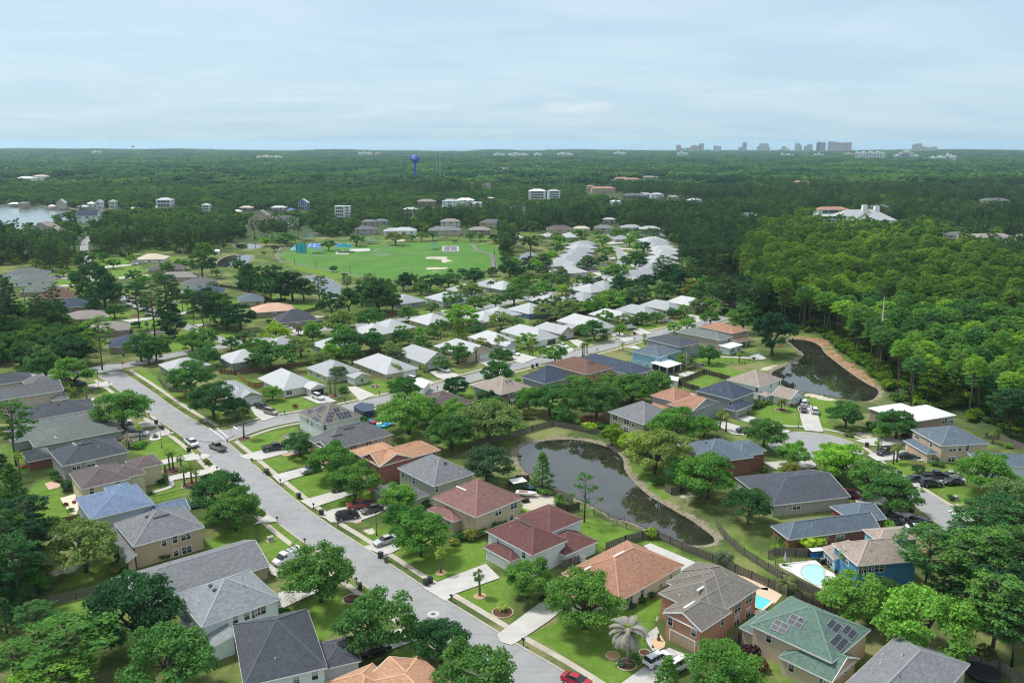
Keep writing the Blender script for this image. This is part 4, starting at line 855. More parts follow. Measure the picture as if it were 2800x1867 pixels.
mk_house('stucco_house','beige two storey house with a pinkish brown hip roof, left of the pond','the beige house with pinkish brown roof',
[dict(p='G 340,1500 780,1345 F 1950,1340',r='pink',w='beige',ap='G 415,1175'),dict(p='F 2150,1568 1930,1440',z=T1,r='pink',w='beige',ridge='a',L=(5,0),s=.3)],
wins='G 545,1460,2 687,1408,2 15,1420,1 90,1455,1 665,1520,1',vents='G 205,1260,w')
mk_house('stucco_house','sage green two storey house with a plain grey hip roof and grey porch roof','the sage green house with grey roof',
[dict(p='F 1975,1230 2345,1120 1630,1070',r='grey',w='sage',ap='F 2020,965'),dict(p='F 1400,1262 1850,1345 ',z=T1,r='midgrey',w='sage',ridge='b',L=(0,0),e='hh',s=.4),dict(p='F 1925,1315 1600,1200',z=T1,r='midgrey',w='sage',L=(-6,6),ridge='b')],
wins='F 1685,1130,1 1787,1190,1 1935,1240,1',vents='F 2070,1030,d 2222,1120,p')
mk_house('brick_house','salmon brick two storey house with a bright orange shingle roof and small front gables','the salmon brick house with orange roof',
[dict(p='F 1470,1060 2035,905',r='orange',w='salmon',ridge='a',e='gh',L=(0,9.0),ap='F 1840,815',wk='brick'),dict(p='F 1470,1060 1215,905 ',r='orange',w='salmon',z=T2+.01,ridge='b',e='gh',L=(10,0),s=.42,wk='brick'),dict(p='F 1480,1190 1300,1160',z=T1,r='orange',w='salmon',L=(-2.5,0),wk='brick')],
wins='F 1280,985,1 1420,1060,1 1880,970,2 1955,950,2',ang=40)
mk_house('stucco_house','tan two storey house with mid grey roof, just behind the salmon brick house','the tan house with mid grey roof',
[dict(p='F 1140,880 1580,755 850,830',r='midgrey',w='tan',ridge='a',ap='F 1290,640',L=(0,11.5)),dict(p='F 1140,880',z=T2-.02,r='midgrey',w='tan',L=(-4.5,8),ridge='a',e='gh')],wins='F 1232,867,2 1367,838,2 1485,806,2',ang=40.5,vents='F 1190,705,r 1080,770,r')
mk_house('stucco_house','white two storey corner house whose brown grey roof carries many dark solar panels','the corner house with solar panels',
[dict(p='F 930,672 1310,590 760,550',r='palm',w='white',ap='F 1010,478'),dict(p='F 585,770 930,775',z=T1,r='palm',w='white',L=(6.0,0),ridge='b',e='hh',s=.4),dict(p='F 830,830 920,760',z=T1,r='palm',w='white',L=(-5,6))],
wins='F 810,605,1 850,660,1 925,700,1',solar='F 835,528 870,545 830,580 798,565 2x1;F 955,495 990,510 910,568 872,545 3x1;F 845,610 880,595 930,630 890,648 2x1;F 915,582 942,597 925,615 892,600 2x1;F 1035,528 1090,520 1115,560 1060,570 2x1;F 992,565 1055,556 1050,580 1000,588 2x1;F 1060,575 1190,550 1220,605 1100,628 4x2;F 985,598 1040,590 1050,615 978,618 2x1;F 970,628 1030,618 1040,645 985,652 2x1;F 822,705 890,690 940,765 868,782 2x3',ang=40.5)
# ---------------- between the second street and the pond
mk_house('stucco_house','low house with a plain purple brown roof behind the big oaks','the low purple brown roofed house',
[dict(p='G -60,560 230,430',z=T1,r='brownpur',w='tan',L=(16,14),ridge='b',s=.45)],ang=39)
mk_house('brick_house','two storey house with grey stucco and red brick walls under a beige hip roof','the grey and brick house with beige roof',
[dict(p='G 570,400 845,325 315,310',r='beige',w='greyblue',ap='G 560,225'),dict(p='G 680,460 845,415',z=T1,r='midgrey',w='greyblue',ridge='sy0',rise=.9,L=(0,3.2),open=True),dict(p='G 570,400',z=T2-.03,r='beige',w='brick',L=(8.6,.9),ridge='a',s=.3,wk='brick',oh=.2)],
wins='G 648,388,s 680,380,s 768,358,2 453,372,s 805,455,1 725,480,1',vents='G 610,273,r 642,267,r')
mk_house('stucco_house','grey two storey house with dark slate roof, right of the brick and stucco house','the grey house with dark slate roof',
[dict(p='G 970,295 1250,230 755,235',r='dkslateblue',w='grey',ap='G 930,130'),dict(p='G 755,235 790,175',z=T2-.02,r='dkslateblue',w='grey',L=(3,-4),ridge='b')],wins='G 1195,268,2')
mk_house('stucco_house','orange stucco two storey house with a brown hip roof beside the second street','the orange stucco house with brown roof',
[dict(p='G 1355,215 1600,150 995,115',r='brown',w='orange',ap='G 1390,85',ridge='b')],wins='G 1140,168,1 1230,198,2 1312,218,2 1420,212,1 1470,198,1 1525,188,2',vents='G 1375,102,r 1408,96,r')
mk_house('stucco_house','single storey house with a long dark slate roof and white end wall','the long dark slate roofed house',
[dict(p='G 1770,222 1945,160 1300,60',z=T1+1,r='dkslateblue',w='ivory',ridge='b')],wins='G 1850,212,2 1890,196,2 1925,188,1')
mk_house('stucco_house','light blue two storey house with grey roof and a white roofed screen porch','the light blue house',
[dict(p='M 1255,1495 1515,1420 945,1425',r='bluegrey',w='blue',ap='M 1250,1342'),dict(p='H 580,150 722,112 505,95',z=T1,r='whitemetal',metal=True,w='white',ridge='sy0',rise=.5,open='screen')],
wins='M 1285,1510,1 1385,1490,2 1450,1462,s H 335,105,s 400,125,1 447,137,1',vents='M 1265,1350,d')
mk_house('stucco_house','grey two storey house with dark slate roof right behind the light blue house','the slate roofed grey house behind the light blue one',
[dict(p='M 1500,1380 1725,1325 1140,1275',r='slate',w='greyblue',ridge='b',ap='M 1250,1200')],wins='M 1540,1398,2 1632,1375,1 1660,1368,1 1655,1450,1',vents='M 1520,1265,r')
mk_house('stucco_house','grey green roofed two storey house with a white screened sun room','the house with the white sun room',
[dict(p='M 1960,1300 2118,1258 1470,1205',r='sage',w='stone',ridge='b',ap='M 1640,1150'),dict(p='M 2080,1395 2225,1350 1990,1355',z=T1,r='whitemetal',metal=True,w='white',ridge='sy0',rise=.4)],
wins='M 2030,1305,1 2068,1295,2 M 2055,1430,2 2110,1412,2 2185,1395,2')
mk_house('stucco_house','two storey house with a terracotta orange hip roof at the edge of the far pond','the orange roofed house by the far pond',
[dict(p='M 2110,1225 2305,1182 1720,1140',r='rust',w='tan',ridge='b',ap='M 1880,1085'),dict(p='M 2200,1320 2345,1290 2140,1280',z=T1,r='brown',w='tan',ridge='flat',open=True)],wins='M 2145,1240,s 2165,1232,s 2245,1215,2',vents='M 2110,1115,w')
# ---------------- round the cul-de-sac
mk_house('stucco_house','light grey two storey house with a grey hip roof above the pond hedge','the light grey house above the pond',
[dict(p='H 375,655 685,590 40,555',r='grey',w='stone',ap='H 350,455')],wins='H 107,605,2 213,635,2 210,718,2 275,640,1')
mk_house('stucco_house','grey two storey house with an orange shingle roof in two levels','the grey house with orange roof',
[dict(p='H 820,550 1060,465 580,485',r='rust',w='greyblue',ap='H 830,400',ridge='b',e='gh'),dict(p='H 860,390 445,400 640,460',z=T2+.02,r='rust',w='greyblue',ridge='b',s=.38),dict(p='H 740,620 470,475',z=T1,r='rust',w='greyblue',L=(0,0),s=.3)],wins='H 857,568,1',vents='H 800,395,w')
mk_house('stucco_house','dark grey two storey house with slate roof and slate garage roof','the dark grey house with slate roof',
[dict(p='H 1190,445 1400,370 845,360',r='dkslateblue',w='grey',ap='H 1125,275'),dict(p='H 1215,550 1388,488 1170,540',z=T1,r='dkslateblue',w='grey',ridge='a',L=(0,4.5),s=.5)],wins='H 1215,462,1 1270,440,2 1310,425,1',gar='H 1265,580,4.8,g',vents='H 990,360,p 1072,363,p')
mk_house('stucco_house','white two storey house with pale beige roof and garage wing by the far pond','the white house with pale beige roof',
[dict(p='H 1425,325 1650,255 1125,260',r='beige',w='mint',ap='H 1400,170',e='hh',ridge='b'),dict(p='H 1720,440 1830,385 1540,400',z=T1,r='beige',w='mint',ridge='b',e='gg',s=.45),dict(p='H 1500,415 1435,400',z=T1,r='beige',w='mint',L=(4,4),open=True)],
wins='H 1430,340,1 1537,318,1 1612,290,1 1415,430,1',gar='H 1765,430,4.8,w')
mk_house('brick_house','red brown brick two storey house with slate blue roof, left of the cul-de-sac','the red brown brick house',
[dict(p='H 900,1000 1385,970 735,845',r='bluegrey',w='rustbrick',ridge='a',L=(0,0),ap='H 1020,805',wk='brick'),dict(p='H 1475,935 1100,800',z=T2+.01,r='bluegrey',w='rustbrick',L=(-7,9),ridge='a',wk='brick'),dict(p='H 1502,908 1300,790',z=T2+.02,r='bluegrey',w='rustbrick',L=(-6,8.5),ridge='a',wk='brick')],wins='H 800,935,2',ang=19,vents='H 945,845,d')
mk_house('stucco_house','long single storey grey house with a charcoal gabled roof','the long charcoal roofed house',
[dict(p='H 1510,1385 2272,1335 1230,1150',z=T1+.3,r='slate',w='sage',ridge='a',ap='H 1900,1130',e='hg')],wins='H 1665,1395,s 1775,1400,2',ang=14)
mk_house('brick_house','low red brick house with a large speckled blue grey roof','the low red brick house with blue grey roof',
[dict(p='D 180,245 1030,140 50,120',z=T1,r='bluegrey',w='brick',ridge='a',wk='brick',ap='D 430,-10',e='hg'),dict(p='I 1090,1535 1000,1385',z=T1,r='bluegrey',w='brick',L=(-8,9),ridge='a',e='hg',wk='brick')],wins='D 535,240,s 660,240,2',ang=15,vents='D 345,60,r')
mk_house('stucco_house','bright blue two storey house with a pinkish beige roof beside the kidney shaped pool','the bright blue house',
[dict(p='D 820,490 1390,445 590,285',r='beige',w='ocean',ridge='a',ap='D 940,250'),dict(p='D 1395,240 865,155',z=T2-.5,r='beige',w='blue',L=(0,0),ridge='a',s=.35),dict(p='D 610,435 470,322 ',z=T1,r='beige',w='blue',L=(6,0),ridge='sx0',rise=1.2)],
wins='D 905,520,2 1020,513,2 780,490,2 720,440,2 560,440,3 1035,620,1',ang=9)
mk_house('stucco_house','tan two storey house with a glossy white metal roof at the forest edge','the tan house with white metal roof',
[dict(p='I 1335,650 1765,598 ',r='whitemetal',metal=True,w='tanbrick',ridge='a',L=(0,11),ap='I 1500,490'),dict(p='I 1060,572 965,520 1200,478',z=T2,r='whitemetal',metal=True,w='tanbrick',ridge='a',L=(13,0),s=.38)],wins='I 1618,640,2 1685,632,2 1047,583,1',ang=22)
mk_house('stucco_house','beige two storey house with blue grey roof and a long garage roof facing the cul-de-sac','the beige house facing the cul-de-sac',
[dict(p='I 1590,865 2040,845 1310,715',r='bluegrey',w='beige',ap='I 1700,680',ridge='a'),dict(p='I 1460,942 1532,940 1260,815',z=T1,r='bluegrey',w='beige',ridge='b',L=(3.2,0),s=.6),dict(p='I 1310,715 1460,800',z=T2+.02,r='bluegrey',w='beige',L=(4,0),ridge='b',e='hh',s=.4)],
wins='I 1370,770,2 1440,810,2 1500,850,1 1552,875,1 1693,890,2 1762,885,1 1830,882,1 1683,990,2 1750,985,1 1540,975,1',gar='I 1350,900,6.5,t',ang=8)
mk_house('stucco_house','white house with blue grey roof at the right edge behind a bright oak','the white house at the right edge',
[dict(p='I 1950,1040 1815,930',z=T1+.8,r='bluegrey',w='white',L=(22,0),ridge='a',s=.42)],wins='I 1885,990,2',ang=-8)
# ---------------- single storey houses with standing seam white roofs
GR='white metal roofed bungalows'
def mh(label,short,main,extra=(),wins='',gar='',vents='',w='tan',ang=40,**k):
	sp=[dict(p=main,z=T1,r='metal',metal=True,w=w,**k)]
	for e in extra:sp.append(dict(z=T1,r='metal',metal=True,w=w) | e)
	return mk_house('bungalow',label,short,sp,'bungalow',wins,gar,vents,ang=ang,group=GR,auto=1,near=False)
mh('white metal roofed bungalow at the road corner with a gabled white garage','the corner bungalow with the gabled garage','E 2080,440 1810,330 F 180,440',[dict(p='F 400,400 180,440',ridge='b',e='gh',L=(0,9),s=.42)],gar='F 320,460,4.8,w',ridge='b',L=(11,0),s=.38)
mh('white metal roofed bungalow with its garage door open, second along the street from the corner','the bungalow with the open garage','F 575,360 365,245 900,300',[dict(p='F 980,322 790,350',ridge='b',e='gh',L=(-6,8),s=.42)],wins='F 640,370,2',gar='F 875,365,4.8,o',w='ivory',ridge='b',s=.38,ap='F 630,170')
mh('white metal roofed bungalow with pale green gables, third along the street from the corner','the bungalow with pale green gables','F 1090,215 795,150 1300,175',[dict(p='F 1385,220',ridge='b',e='gh',L=(-6.5,6),s=.4)],gar='F 1170,285,4.8,w',w='lime',ridge='b',ap='F 1035,80')
mh('white metal roofed bungalow behind three thin palms, fourth along the street from the corner','the bungalow behind the three thin palms','F 1480,195 1832,155 1235,95',wins='F 1522,215,2',gar='F 1745,205,4.8,w',w='tan',ap='F 1465,20',ridge='b')
mh('white metal roofed bungalow with a sage green gable, fifth along the street','the bungalow with the sage green gable','L 680,1568 930,1500 310,1440',wins='',gar='F 1965,125,4.8,w',w='lime',ridge='b',ap='L 590,1348',e='gh')
mh('white metal roofed bungalow with tan gable and corner palm, sixth along the street','the bungalow with the tan gable','L 1240,1470 1465,1420 775,1365',gar='L 1370,1475,4.8,w',w='beige',ridge='b',ap='L 1045,1278',e='gh')
mh('white metal roofed bungalow half hidden by palms and a small oak, seventh along the street','the seventh bungalow along the street','L 1480,1350 1165,1262 1730,1300',[dict(p='L 1735,1345',ridge='b',e='gh',L=(-6,7),s=.4)],gar='L 1690,1390,4.8,w',w='ivory',ridge='b',ap='L 1395,1185')
mh('white metal roofed bungalow with a dark brown garage door, eighth along the street','the bungalow with the dark garage door','L 2010,1300 2212,1258 1540,1195',gar='L 2130,1310,4.8,d',w='white',ridge='b',ap='L 1805,1122')
mh('white metal roofed bungalow with tan front gables, ninth along the street','the ninth bungalow along the street','M 140,1230 290,1195 -85,1135',[dict(p='M 390,1150',ridge='b',e='gh',L=(-7,8),s=.4)],gar='M 250,1240,4.8,w',w='beige',ridge='b',ap='M 80,1060',e='gh')
mh('white metal roofed bungalow with a brown front yard, tenth along the street','the tenth bungalow along the street','M 560,1185 755,1140 125,1070',gar='M 700,1165,4.8,w',w='ivory',ridge='b',ap='M 370,990')
for a,b_,nm,o in (('M 850,1085 1010,1040 450,1000','M 660,935','eleventh','with a white van in its drive'),('M 1110,1020 1300,985 760,948','M 962,885','twelfth','behind two dark round oaks'),('M 1390,965 1560,930 1060,893','M 1262,836','thirteenth','behind a row of small green oaks'),('M 1690,920 1850,890 1385,850','M 1562,795','fourteenth','last in the row before the far pond')):
	mh('white metal roofed bungalow %s, %s along the street' % (o,nm),'the %s bungalow along the street' % nm,a,ap=b_,ridge='b',w='stone')
mh('white metal roofed bungalow by the stop sign corner, mostly behind oaks','the bungalow nearest the stop sign','E 1560,185 1470,95 1760,120',w='grey',ridge='a',L=(15,13),s=.4)
mh('white metal roofed bungalow with a fenced back yard deck','the bungalow with the back yard deck','E 2130,110 2040,40',w='grey',L=(15,14),wins='E 2175,130,1 2240,125,1',ridge='b')
mh('white metal roofed bungalow peeping over oaks beside the left street end','the bungalow by the left street end','K 560,1568 460,1430',L=(14,14),ridge='a',s=.42,w='grey')
mh('white metal roofed bungalow with only its peak showing among the oaks','the bungalow with only its peak showing','K 1020,1400 930,1320',L=(13,13),s=.45,w='tan')
mh('light blue walled bungalow with white metal roof, between round oaks','the light blue walled bungalow','K 1640,1410 1480,1260',L=(13,14),s=.42,w='aqua')
for s,lab,sh,w_ in (('K 2120,1260 1960,1205','white metal roofed bungalow beside the parked white pickup, near the street bend','the bungalow beside the parked pickup','tan'),('L 230,1205 155,1158','white metal roofed bungalow right of the parked white pickup','the bungalow right of the parked pickup','tan'),('L 720,1130 655,1065','white metal roofed bungalow behind the lime green cypress','the bungalow behind the lime green cypress','tan'),
('L 1330,1100 1230,1000','white metal roofed bungalow behind the tallest bright green oak','the bungalow behind the tallest bright oak','tan'),('L 1500,1050 1290,985','white metal roofed bungalow in the middle row, beside the blue walled one','the bungalow beside the blue walled one','stone'),('L 1870,1000 1600,905','blue walled bungalow with white metal roof in the middle row','the blue walled bungalow','navy'),
('L 2110,890 2030,850','white metal roofed bungalow at the bend of the middle row','the bungalow at the bend of the middle row','stone'),('M 395,860 290,770','white metal roofed bungalow with an arched porch at the back of the middle row','the arched porch bungalow','beige'),('M 480,760 360,700','white metal roofed bungalow right behind the arched porch one','the bungalow behind the arched porch','stone'),('M 640,720 540,675','white metal roofed bungalow deep in the middle row oaks','the bungalow deep in the middle row','stone'),
('L 400,890 380,800','white metal roofed bungalow beside the dark pines left of the third row','the bungalow beside the dark pines','grey'),('L 885,860 605,795','white metal roofed bungalow with white garage end, first full roof of the third row','the first bungalow of the third row','white'),('L 1120,760 1000,715','white metal roofed bungalow of the third row behind a feathery oak','the feathery oak bungalow','white'),('L 1420,700 1300,650','white metal roofed bungalow of the third row left of a palm','the bungalow left of the tall palm','grey'),('L 1560,725 1500,640','white metal roofed bungalow of the third row right of a palm','the bungalow right of the tall palm','grey')):
	mh(lab,sh,s,L=(16,17),ridge='b',s=.42,w=w_)
def row(pts,names,L,ang,gname,w_='stone'):
	for (t,x,y),nm in zip(pts,names):mh(nm,nm.split(',')[0],'%s %g,%g' % (t,x,y),L=L,ridge='b' if L[1]>L[0] else 'a',s=.40,w=w_,ang=ang)
rowA=[('M',130,545),('M',250,470),('M',40,455),('M',175,400),('M',240,355),('M',290,305),('M',300,260),('M',330,222)]
OR=['first','second','third','fourth','fifth','sixth','seventh','eighth','ninth','tenth','eleventh','twelfth']
row(rowA,['%s bungalow up the left row of the far street, white roof' % o for o in OR],(22,16),28,0)
rowB=[('M',720,630),('M',860,580),('M',1010,560),('M',1110,500),('M',1190,440),('M',1220,385),('M',1260,325),('M',1220,280),('M',1180,240),('M',1150,200),('M',1110,172)]
row(rowB,['%s bungalow up the right row of the far street, white roof' % o for o in OR],(22,16),20,0)
for t,x,y,lab in (('M',170,125,'small white metal roofed bungalow at the very top left of the far street'),('M',650,130,'white metal roofed bungalow at the head of the far street, its roof half under oaks'),('M',760,145,'white metal roofed bungalow at the head of the far street with a garage showing'),('M',930,100,'white metal roofed bungalow at the head of the far street with a dormer'),('M',1190,110,'white metal roofed bungalow at the forest edge beyond the far street'),('L',1640,130,'bungalow with a white garage right of the park'),('L',2020,115,'bungalow with a tan gable and white garage right of the park'),('L',2270,110,'bungalow with pale roof at the top right of the park')):
	mh(lab,lab.split(',')[0],'%s %g,%g' % (t,x,y),L=(14,13),s=.42,w='stone',ang=10)
# ---------------- older neighbourhood on the left
def oh_(lab,short,p,r,w_,L=None,ang=20,z=T1,wk='stucco',**k):
	d=dict(p=p,z=z,r=r,w=w_,wk=wk,**k)
	if L:d['L']=L
	return mk_house('ranch_house',lab,short,[d]+k.pop('extra',[]) if False else [d],'house',auto=2,ang=ang,near=False)
oh_('grey roofed house farthest back of three at the left edge','the farthest grey house at the left edge','J 20,560','midgrey','white',(24,16),12)
oh_('grey brown roofed house in the middle of three at the left edge','the middle grey house at the left edge','J 100,640','greengrey','white',(22,16),14)
oh_('green grey roofed house nearest of three at the left edge','the nearest grey house at the left edge','J 210,750','greengrey','tanbrick',(19,15),16)
oh_('house with a sunlit brown hip roof on the left','the brown hip roofed house','J 390,832','brown','tan',(20,14),18,ap='J 550,690')
oh_('house with a dark blue roof on the left, in front of the brown roof','the dark blue roofed ranch house','J 560,935','dkslateblue','tanbrick',(20,16),18)
oh_('house with a pale beige hip roof on the left','the pale beige roofed ranch house','J 700,1075','warmgrey','tanbrick',(20,14),24)
oh_('house with a mottled beige grey roof and a white patio cover on the left','the house with the white patio cover','J 960,1215','warmgrey','tanbrick',(18,15),22)
oh_('tan brick house with a dark slate roof near the side road on the left','the tan brick ranch house','J 1235,1385','dkslateblue','tanbrick',(16,16),24,wk='brick')
oh_('house with a cream metal roof and two white cars beside it','the cream roofed house','J 1530,378','cream','ivory',(21,16),8)
oh_('brick house with a dark brown roof in front of the cream roof','the dark brown roofed house','J 1690,492','brownpur','tanbrick',(22,14),10,wk='brick')
oh_('house with a pale beige roof in front of the dark brown one','the beige roofed house behind pines','J 1740,590','warmgrey','tan',(26,13),12)
oh_('house with a streaky grey hip roof near the small park pond','the streaky grey roofed house','K -20,670','midgrey','white',(20,14),16)
oh_('white walled house with a slate roof and a long hedge','the white house with the long hedge','K 150,765','dkslateblue','white',(15,15),18)
oh_('house with a blue grey roof between the slate and the peach roofs','the blue grey roofed ranch house','K 640,860','bluegrey','tan',(13,17),20)
oh_('brick house with a bright peach orange metal roof','the peach orange roofed house','K 810,988','peach','tanbrick',(20,15),22,wk='brick',metal=True)
oh_('brick house with a near black roof and a small car in its drive','the near black roofed house','K 1095,1105','dark','tanbrick',(18,15),24,wk='brick',ap='K 1210,935')
for lab,p,L_,ang in (('flat white patio cover on posts behind the mottled beige roof','J 800,1245',(7,7),22),):
	mk_house('patio_cover',lab,'the white patio cover',[dict(p=p,z=2.6,r='whitemetal',metal=True,w='white',ridge='flat',L=L_,open=True)],'patio cover',ang=ang,near=False)
# ---------------- scattered far houses
FARH=[];FARZ=[]
def fh(t,x,y,wm,z,roof,wall,lab,d=12,ang=0,s=.4,ridge=None,e='hh',metal=False,gr='far houses among the trees'):
	"""x, y: left end of the near eave"""
	q=g(t,x,y,z);FARH.append((q+Vector((wm/2,d/2)),wm));FARZ.append(.62 if z>9.5 else 1.0)
	E=mk_house('far_house',lab,lab,[dict(p='%s %g,%g' % (t,x,y),z=z,r=roof,w=wall,L=(wm,d),s=s,metal=metal,e=e,**({'ridge':ridge} if ridge else {}))],'house',auto=2,ang=ang,near=False,group=gr)
	if z>=9:
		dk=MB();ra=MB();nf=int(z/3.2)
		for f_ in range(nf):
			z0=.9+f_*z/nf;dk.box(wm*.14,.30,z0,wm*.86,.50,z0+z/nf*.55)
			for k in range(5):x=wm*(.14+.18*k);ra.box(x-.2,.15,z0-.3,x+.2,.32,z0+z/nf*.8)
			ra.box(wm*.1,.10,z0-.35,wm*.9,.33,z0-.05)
		dk.build('balcony_shade_box',plain('painted_recess_shade',(.05,.06,.07),.3,.1),E);ra.build('balcony',WHITE(),E)  # dark boxes on the front carry the shade of the balcony recesses as colour
	return E
fh('O',870,885,22,8,'dkslateblue','white','tall white lakeside house with steep dark gabled roof and two dormers',13,5,.9,'a','gg')
fh('O',290,1060,28,7,'warmgrey','stone','pale lakeside house with two nested front gables',16,4,.55,'b','gg');fh('O',480,1062,13,6.5,'warmgrey','white','white wing beside the pale gabled lakeside house',12,4)
fh('O',640,738,11,8,'metal','stone','narrow gabled white lakeside house left of the bright yellow green trees',11,10,.9,'b','gg',True);fh('O',980,745,12,5,'metal','white','white lakeside cottage with a low roof',10,0,.5,None,'hh',True);fh('O',1090,728,8,9,'metal','white','narrow tall white lakeside house',9,0,.8,'b','gg',True)
fh('O',1780,702,22,9,'metal','white','large white two storey lakeside house with a deep porch',14,3,.4,'a','hh',True);fh('O',1240,720,9,9,'metal','white','white house partly covered by trees above the lake',9,0,.6);fh('O',200,740,12,6,'grey','tanbrick','grey house in the trees on the far left shore',10)
fh('O',170,455,40,9,'metal','white','group of bright white roofs in the woods at the left edge',22,0,.4,None,'hh',True);fh('O',360,432,35,8,'cream','white','cream roof in the woods beyond the lake',18);fh('O',1200,418,34,7,'whitemetal','white','bright white roof in a forest clearing',18,0,.4,None,'hh',True);fh('O',630,366,50,8,'cream','white','long pale roof deep in the left woods',20)
fh('P',1310,735,14,9,'metal','navy','blue gabled house with white roof by the inlet',12,0,.7,'b','gg',True);fh('P',640,790,17,5,'cream','brown','low dark house with a pale roof by the inlet',10);fh('P',1000,790,20,5,'metal','brown','long dark house with white roofs by the inlet',10,0,.45,None,'hh',True)
fh('P',210,760,10,10,'metal','white','tall narrow white house at the inlet mouth',9,0,.4,None,'hh',True);fh('P',740,935,26,8,'warmgrey','tan','large tan house with two front gables behind the dark pines',16,5,.75,'b','gg');fh('P',1000,940,28,7,'midgrey','white','wide grey roofed house with a white gable beside the inlet',15,12,.6)
fh('P',1735,775,11.5,15,'whitemetal','white','tall flat roofed white modern house with a dark balcony band',11,0,.05,'flat','hh',True,None)
fh('P',1820,775,9.5,13,'whitemetal','white','lower flat roofed block joined to the white modern house',9,0,.05,'flat','hh',True,None)
for t,x,y,wm,z,r,w_,lab in (('P',1965,1035,20,5,'midgrey','stone','grey hip roofed house behind the basketball court trees'),('P',2050,950,15,5,'grey','stone','small grey house left of the white star shaped roof'),('P',2190,940,15,4,'sage','stone','low green grey roofed house near the park'),
('Q',200,1060,20,4,'metal','white','white roofed house just beyond the park, left one'),('Q',300,1055,22,5,'metal','white','white roofed house just beyond the park, right one'),('Q',715,1048,30,5,'grey','stone','wide grey roofed house just beyond the park'),('Q',860,950,20,6,'warmgrey','ivory','beige house with white porch columns beyond the park'),('Q',1300,960,24,6,'midgrey','tan','grey roofed house with hip roof right of the porch columns'),
('Q',1180,1045,20,5,'warmgrey','brown','brown house with a pale roof among pines'),('Q',2080,1035,24,6,'brownpur','tan','tan house with brown grey pyramid roof'),('Q',430,810,18,7,'metal','stone','pale roofed house left of the inlet docks'),('Q',590,720,26,7,'warmgrey','brown','wide brown roofed house on the north shore'),
('Q',870,715,22,7,'metal','white','bright white roofed house behind the small green tree'),('Q',1030,705,26,7,'whitemetal','white','broad bright white roofed shore house'),('Q',1230,735,12,5,'whitemetal','white','small white boathouse by the shore'),('Q',1870,600,26,15,'whitemetal','white','tall white three storey house with balconies'),('Q',2095,600,19,14,'metal','white','tall white house with dark balconies right of the three storey one'),
('Q',1650,790,20,7,'dkslateblue','stone','blue grey gabled house on the canal'),('Q',1340,525,16,7,'grey','stone','grey roofed house in the middle woods'),('Q',1150,510,16,7,'grey','stone','another grey roof in the middle woods, left'),('Q',1510,345,40,9,'cream','ivory','cream roof deep in the dark woods'),('Q',1400,680,10,7,'cream','brown','brown cottage among shore trees'),
('R',500,570,42,8,'terracotta','tan','long tan house with a brownish tiled roof by the canal'),('R',440,545,16,8,'terracotta','tan','brownish tiled tower house left of the long tan one'),('R',870,465,36,9,'terracotta','tan','tile roofed mansion in the distant woods'),('R',760,455,30,9,'terracotta','stone','tile roofed house left of the mansion'),('R',1080,440,30,9,'warmgrey','tan','tan roofed house right of the mansion'),('R',1230,440,14,8,'terracotta','tan','small tile roofed house at the right of the mansion group'),
('R',850,650,38,5,'midgrey','brown','long low brown boathouse on the canal'),('R',1040,640,22,5,'metal','navy','white roofed dock house with a blue front'),('R',1180,640,20,7,'metal','white','white peaked house right of the dock house'),('R',1380,665,16,5,'metal','stone','grey white roof under the trees right of the canal'),('R',1600,705,20,5,'metal','stone','pale metal roof among trees right of the canal'),('R',1710,735,14,5,'metal','white','little white peaked roof in the dark trees'),
('R',715,720,15,4,'whitemetal','white','bright white roof beside the canal water'),('R',845,1020,20,5,'metal','brown','blue white roofed house left part behind the far street'),('R',1040,1035,20,5,'metal','brown','blue white roofed house right part behind the far street'),('R',520,1020,18,5,'grey','stone','grey pyramid roof left of the far street'),('R',285,1030,16,4,'cream','tan','cream roof beyond the far street head'),('R',620,925,14,5,'metal','stone','pale roof in the pines left of the forest'),
('U',700,570,38,9,'terracotta','white','red tile roofed mansion in the right hand woods'),('U',1870,795,26,5,'warmgrey','tan','beige roofed house left of three at the right edge of the woods'),('U',1980,795,34,6,'warmgrey','tan','beige roofed house in the middle of three at the right edge'),('U',2310,790,20,6,'warmgrey','tan','beige roofed house cut by the right edge'),('U',1735,770,18,5,'greengrey','stone','low grey green roof at the forest edge on the right'),
('U',1120,548,24,8,'midgrey','tan','grey roofed house in the right woods'),('U',2040,495,34,9,'midgrey','stone','wide grey roof in the woods near the right edge'),('U',1370,685,10,7,'metal','white','small pale dome like roof in the dark pines'),('U',1580,240,60,10,'cream','ivory','cream roofs in the distant right woods'),('U',515,347,30,10,'terracotta','tan','small orange tile roof in the distant right woods'),('U',600,186,60,10,'terracotta','tan','orange roofs below the distant towers'),
('U',80,618,22,6,'green','aqua','turquoise roof showing through the woods')):
	fh(t,x,y,wm,z,r,w_,lab,min(14,wm*.6),rnd.choice([-8,0,6]),.42,None,'hh',r in ('metal','whitemetal'))
Ew=fh('U',835,655,62,9,'metal','white','big white house with a sweeping pale roof and two tall white chimneys',34,0,.55,'a','hh',True,None)
cmw=plain('white_chimney',(.75,.76,.76),.6,.05)
for x,y,h in ((47,17,17),(34,15,18.5)):
	m_=MB();m_.box(x-3,y-3,9,x+3,y+3,9+h*.75,0,.8,.8);m_.build('chimney',cmw,Ew)
fh('U',745,620,26,13,'metal','white','tall pale wing on the left of the big white house',20,0,.1,'flat','hh',True,None)
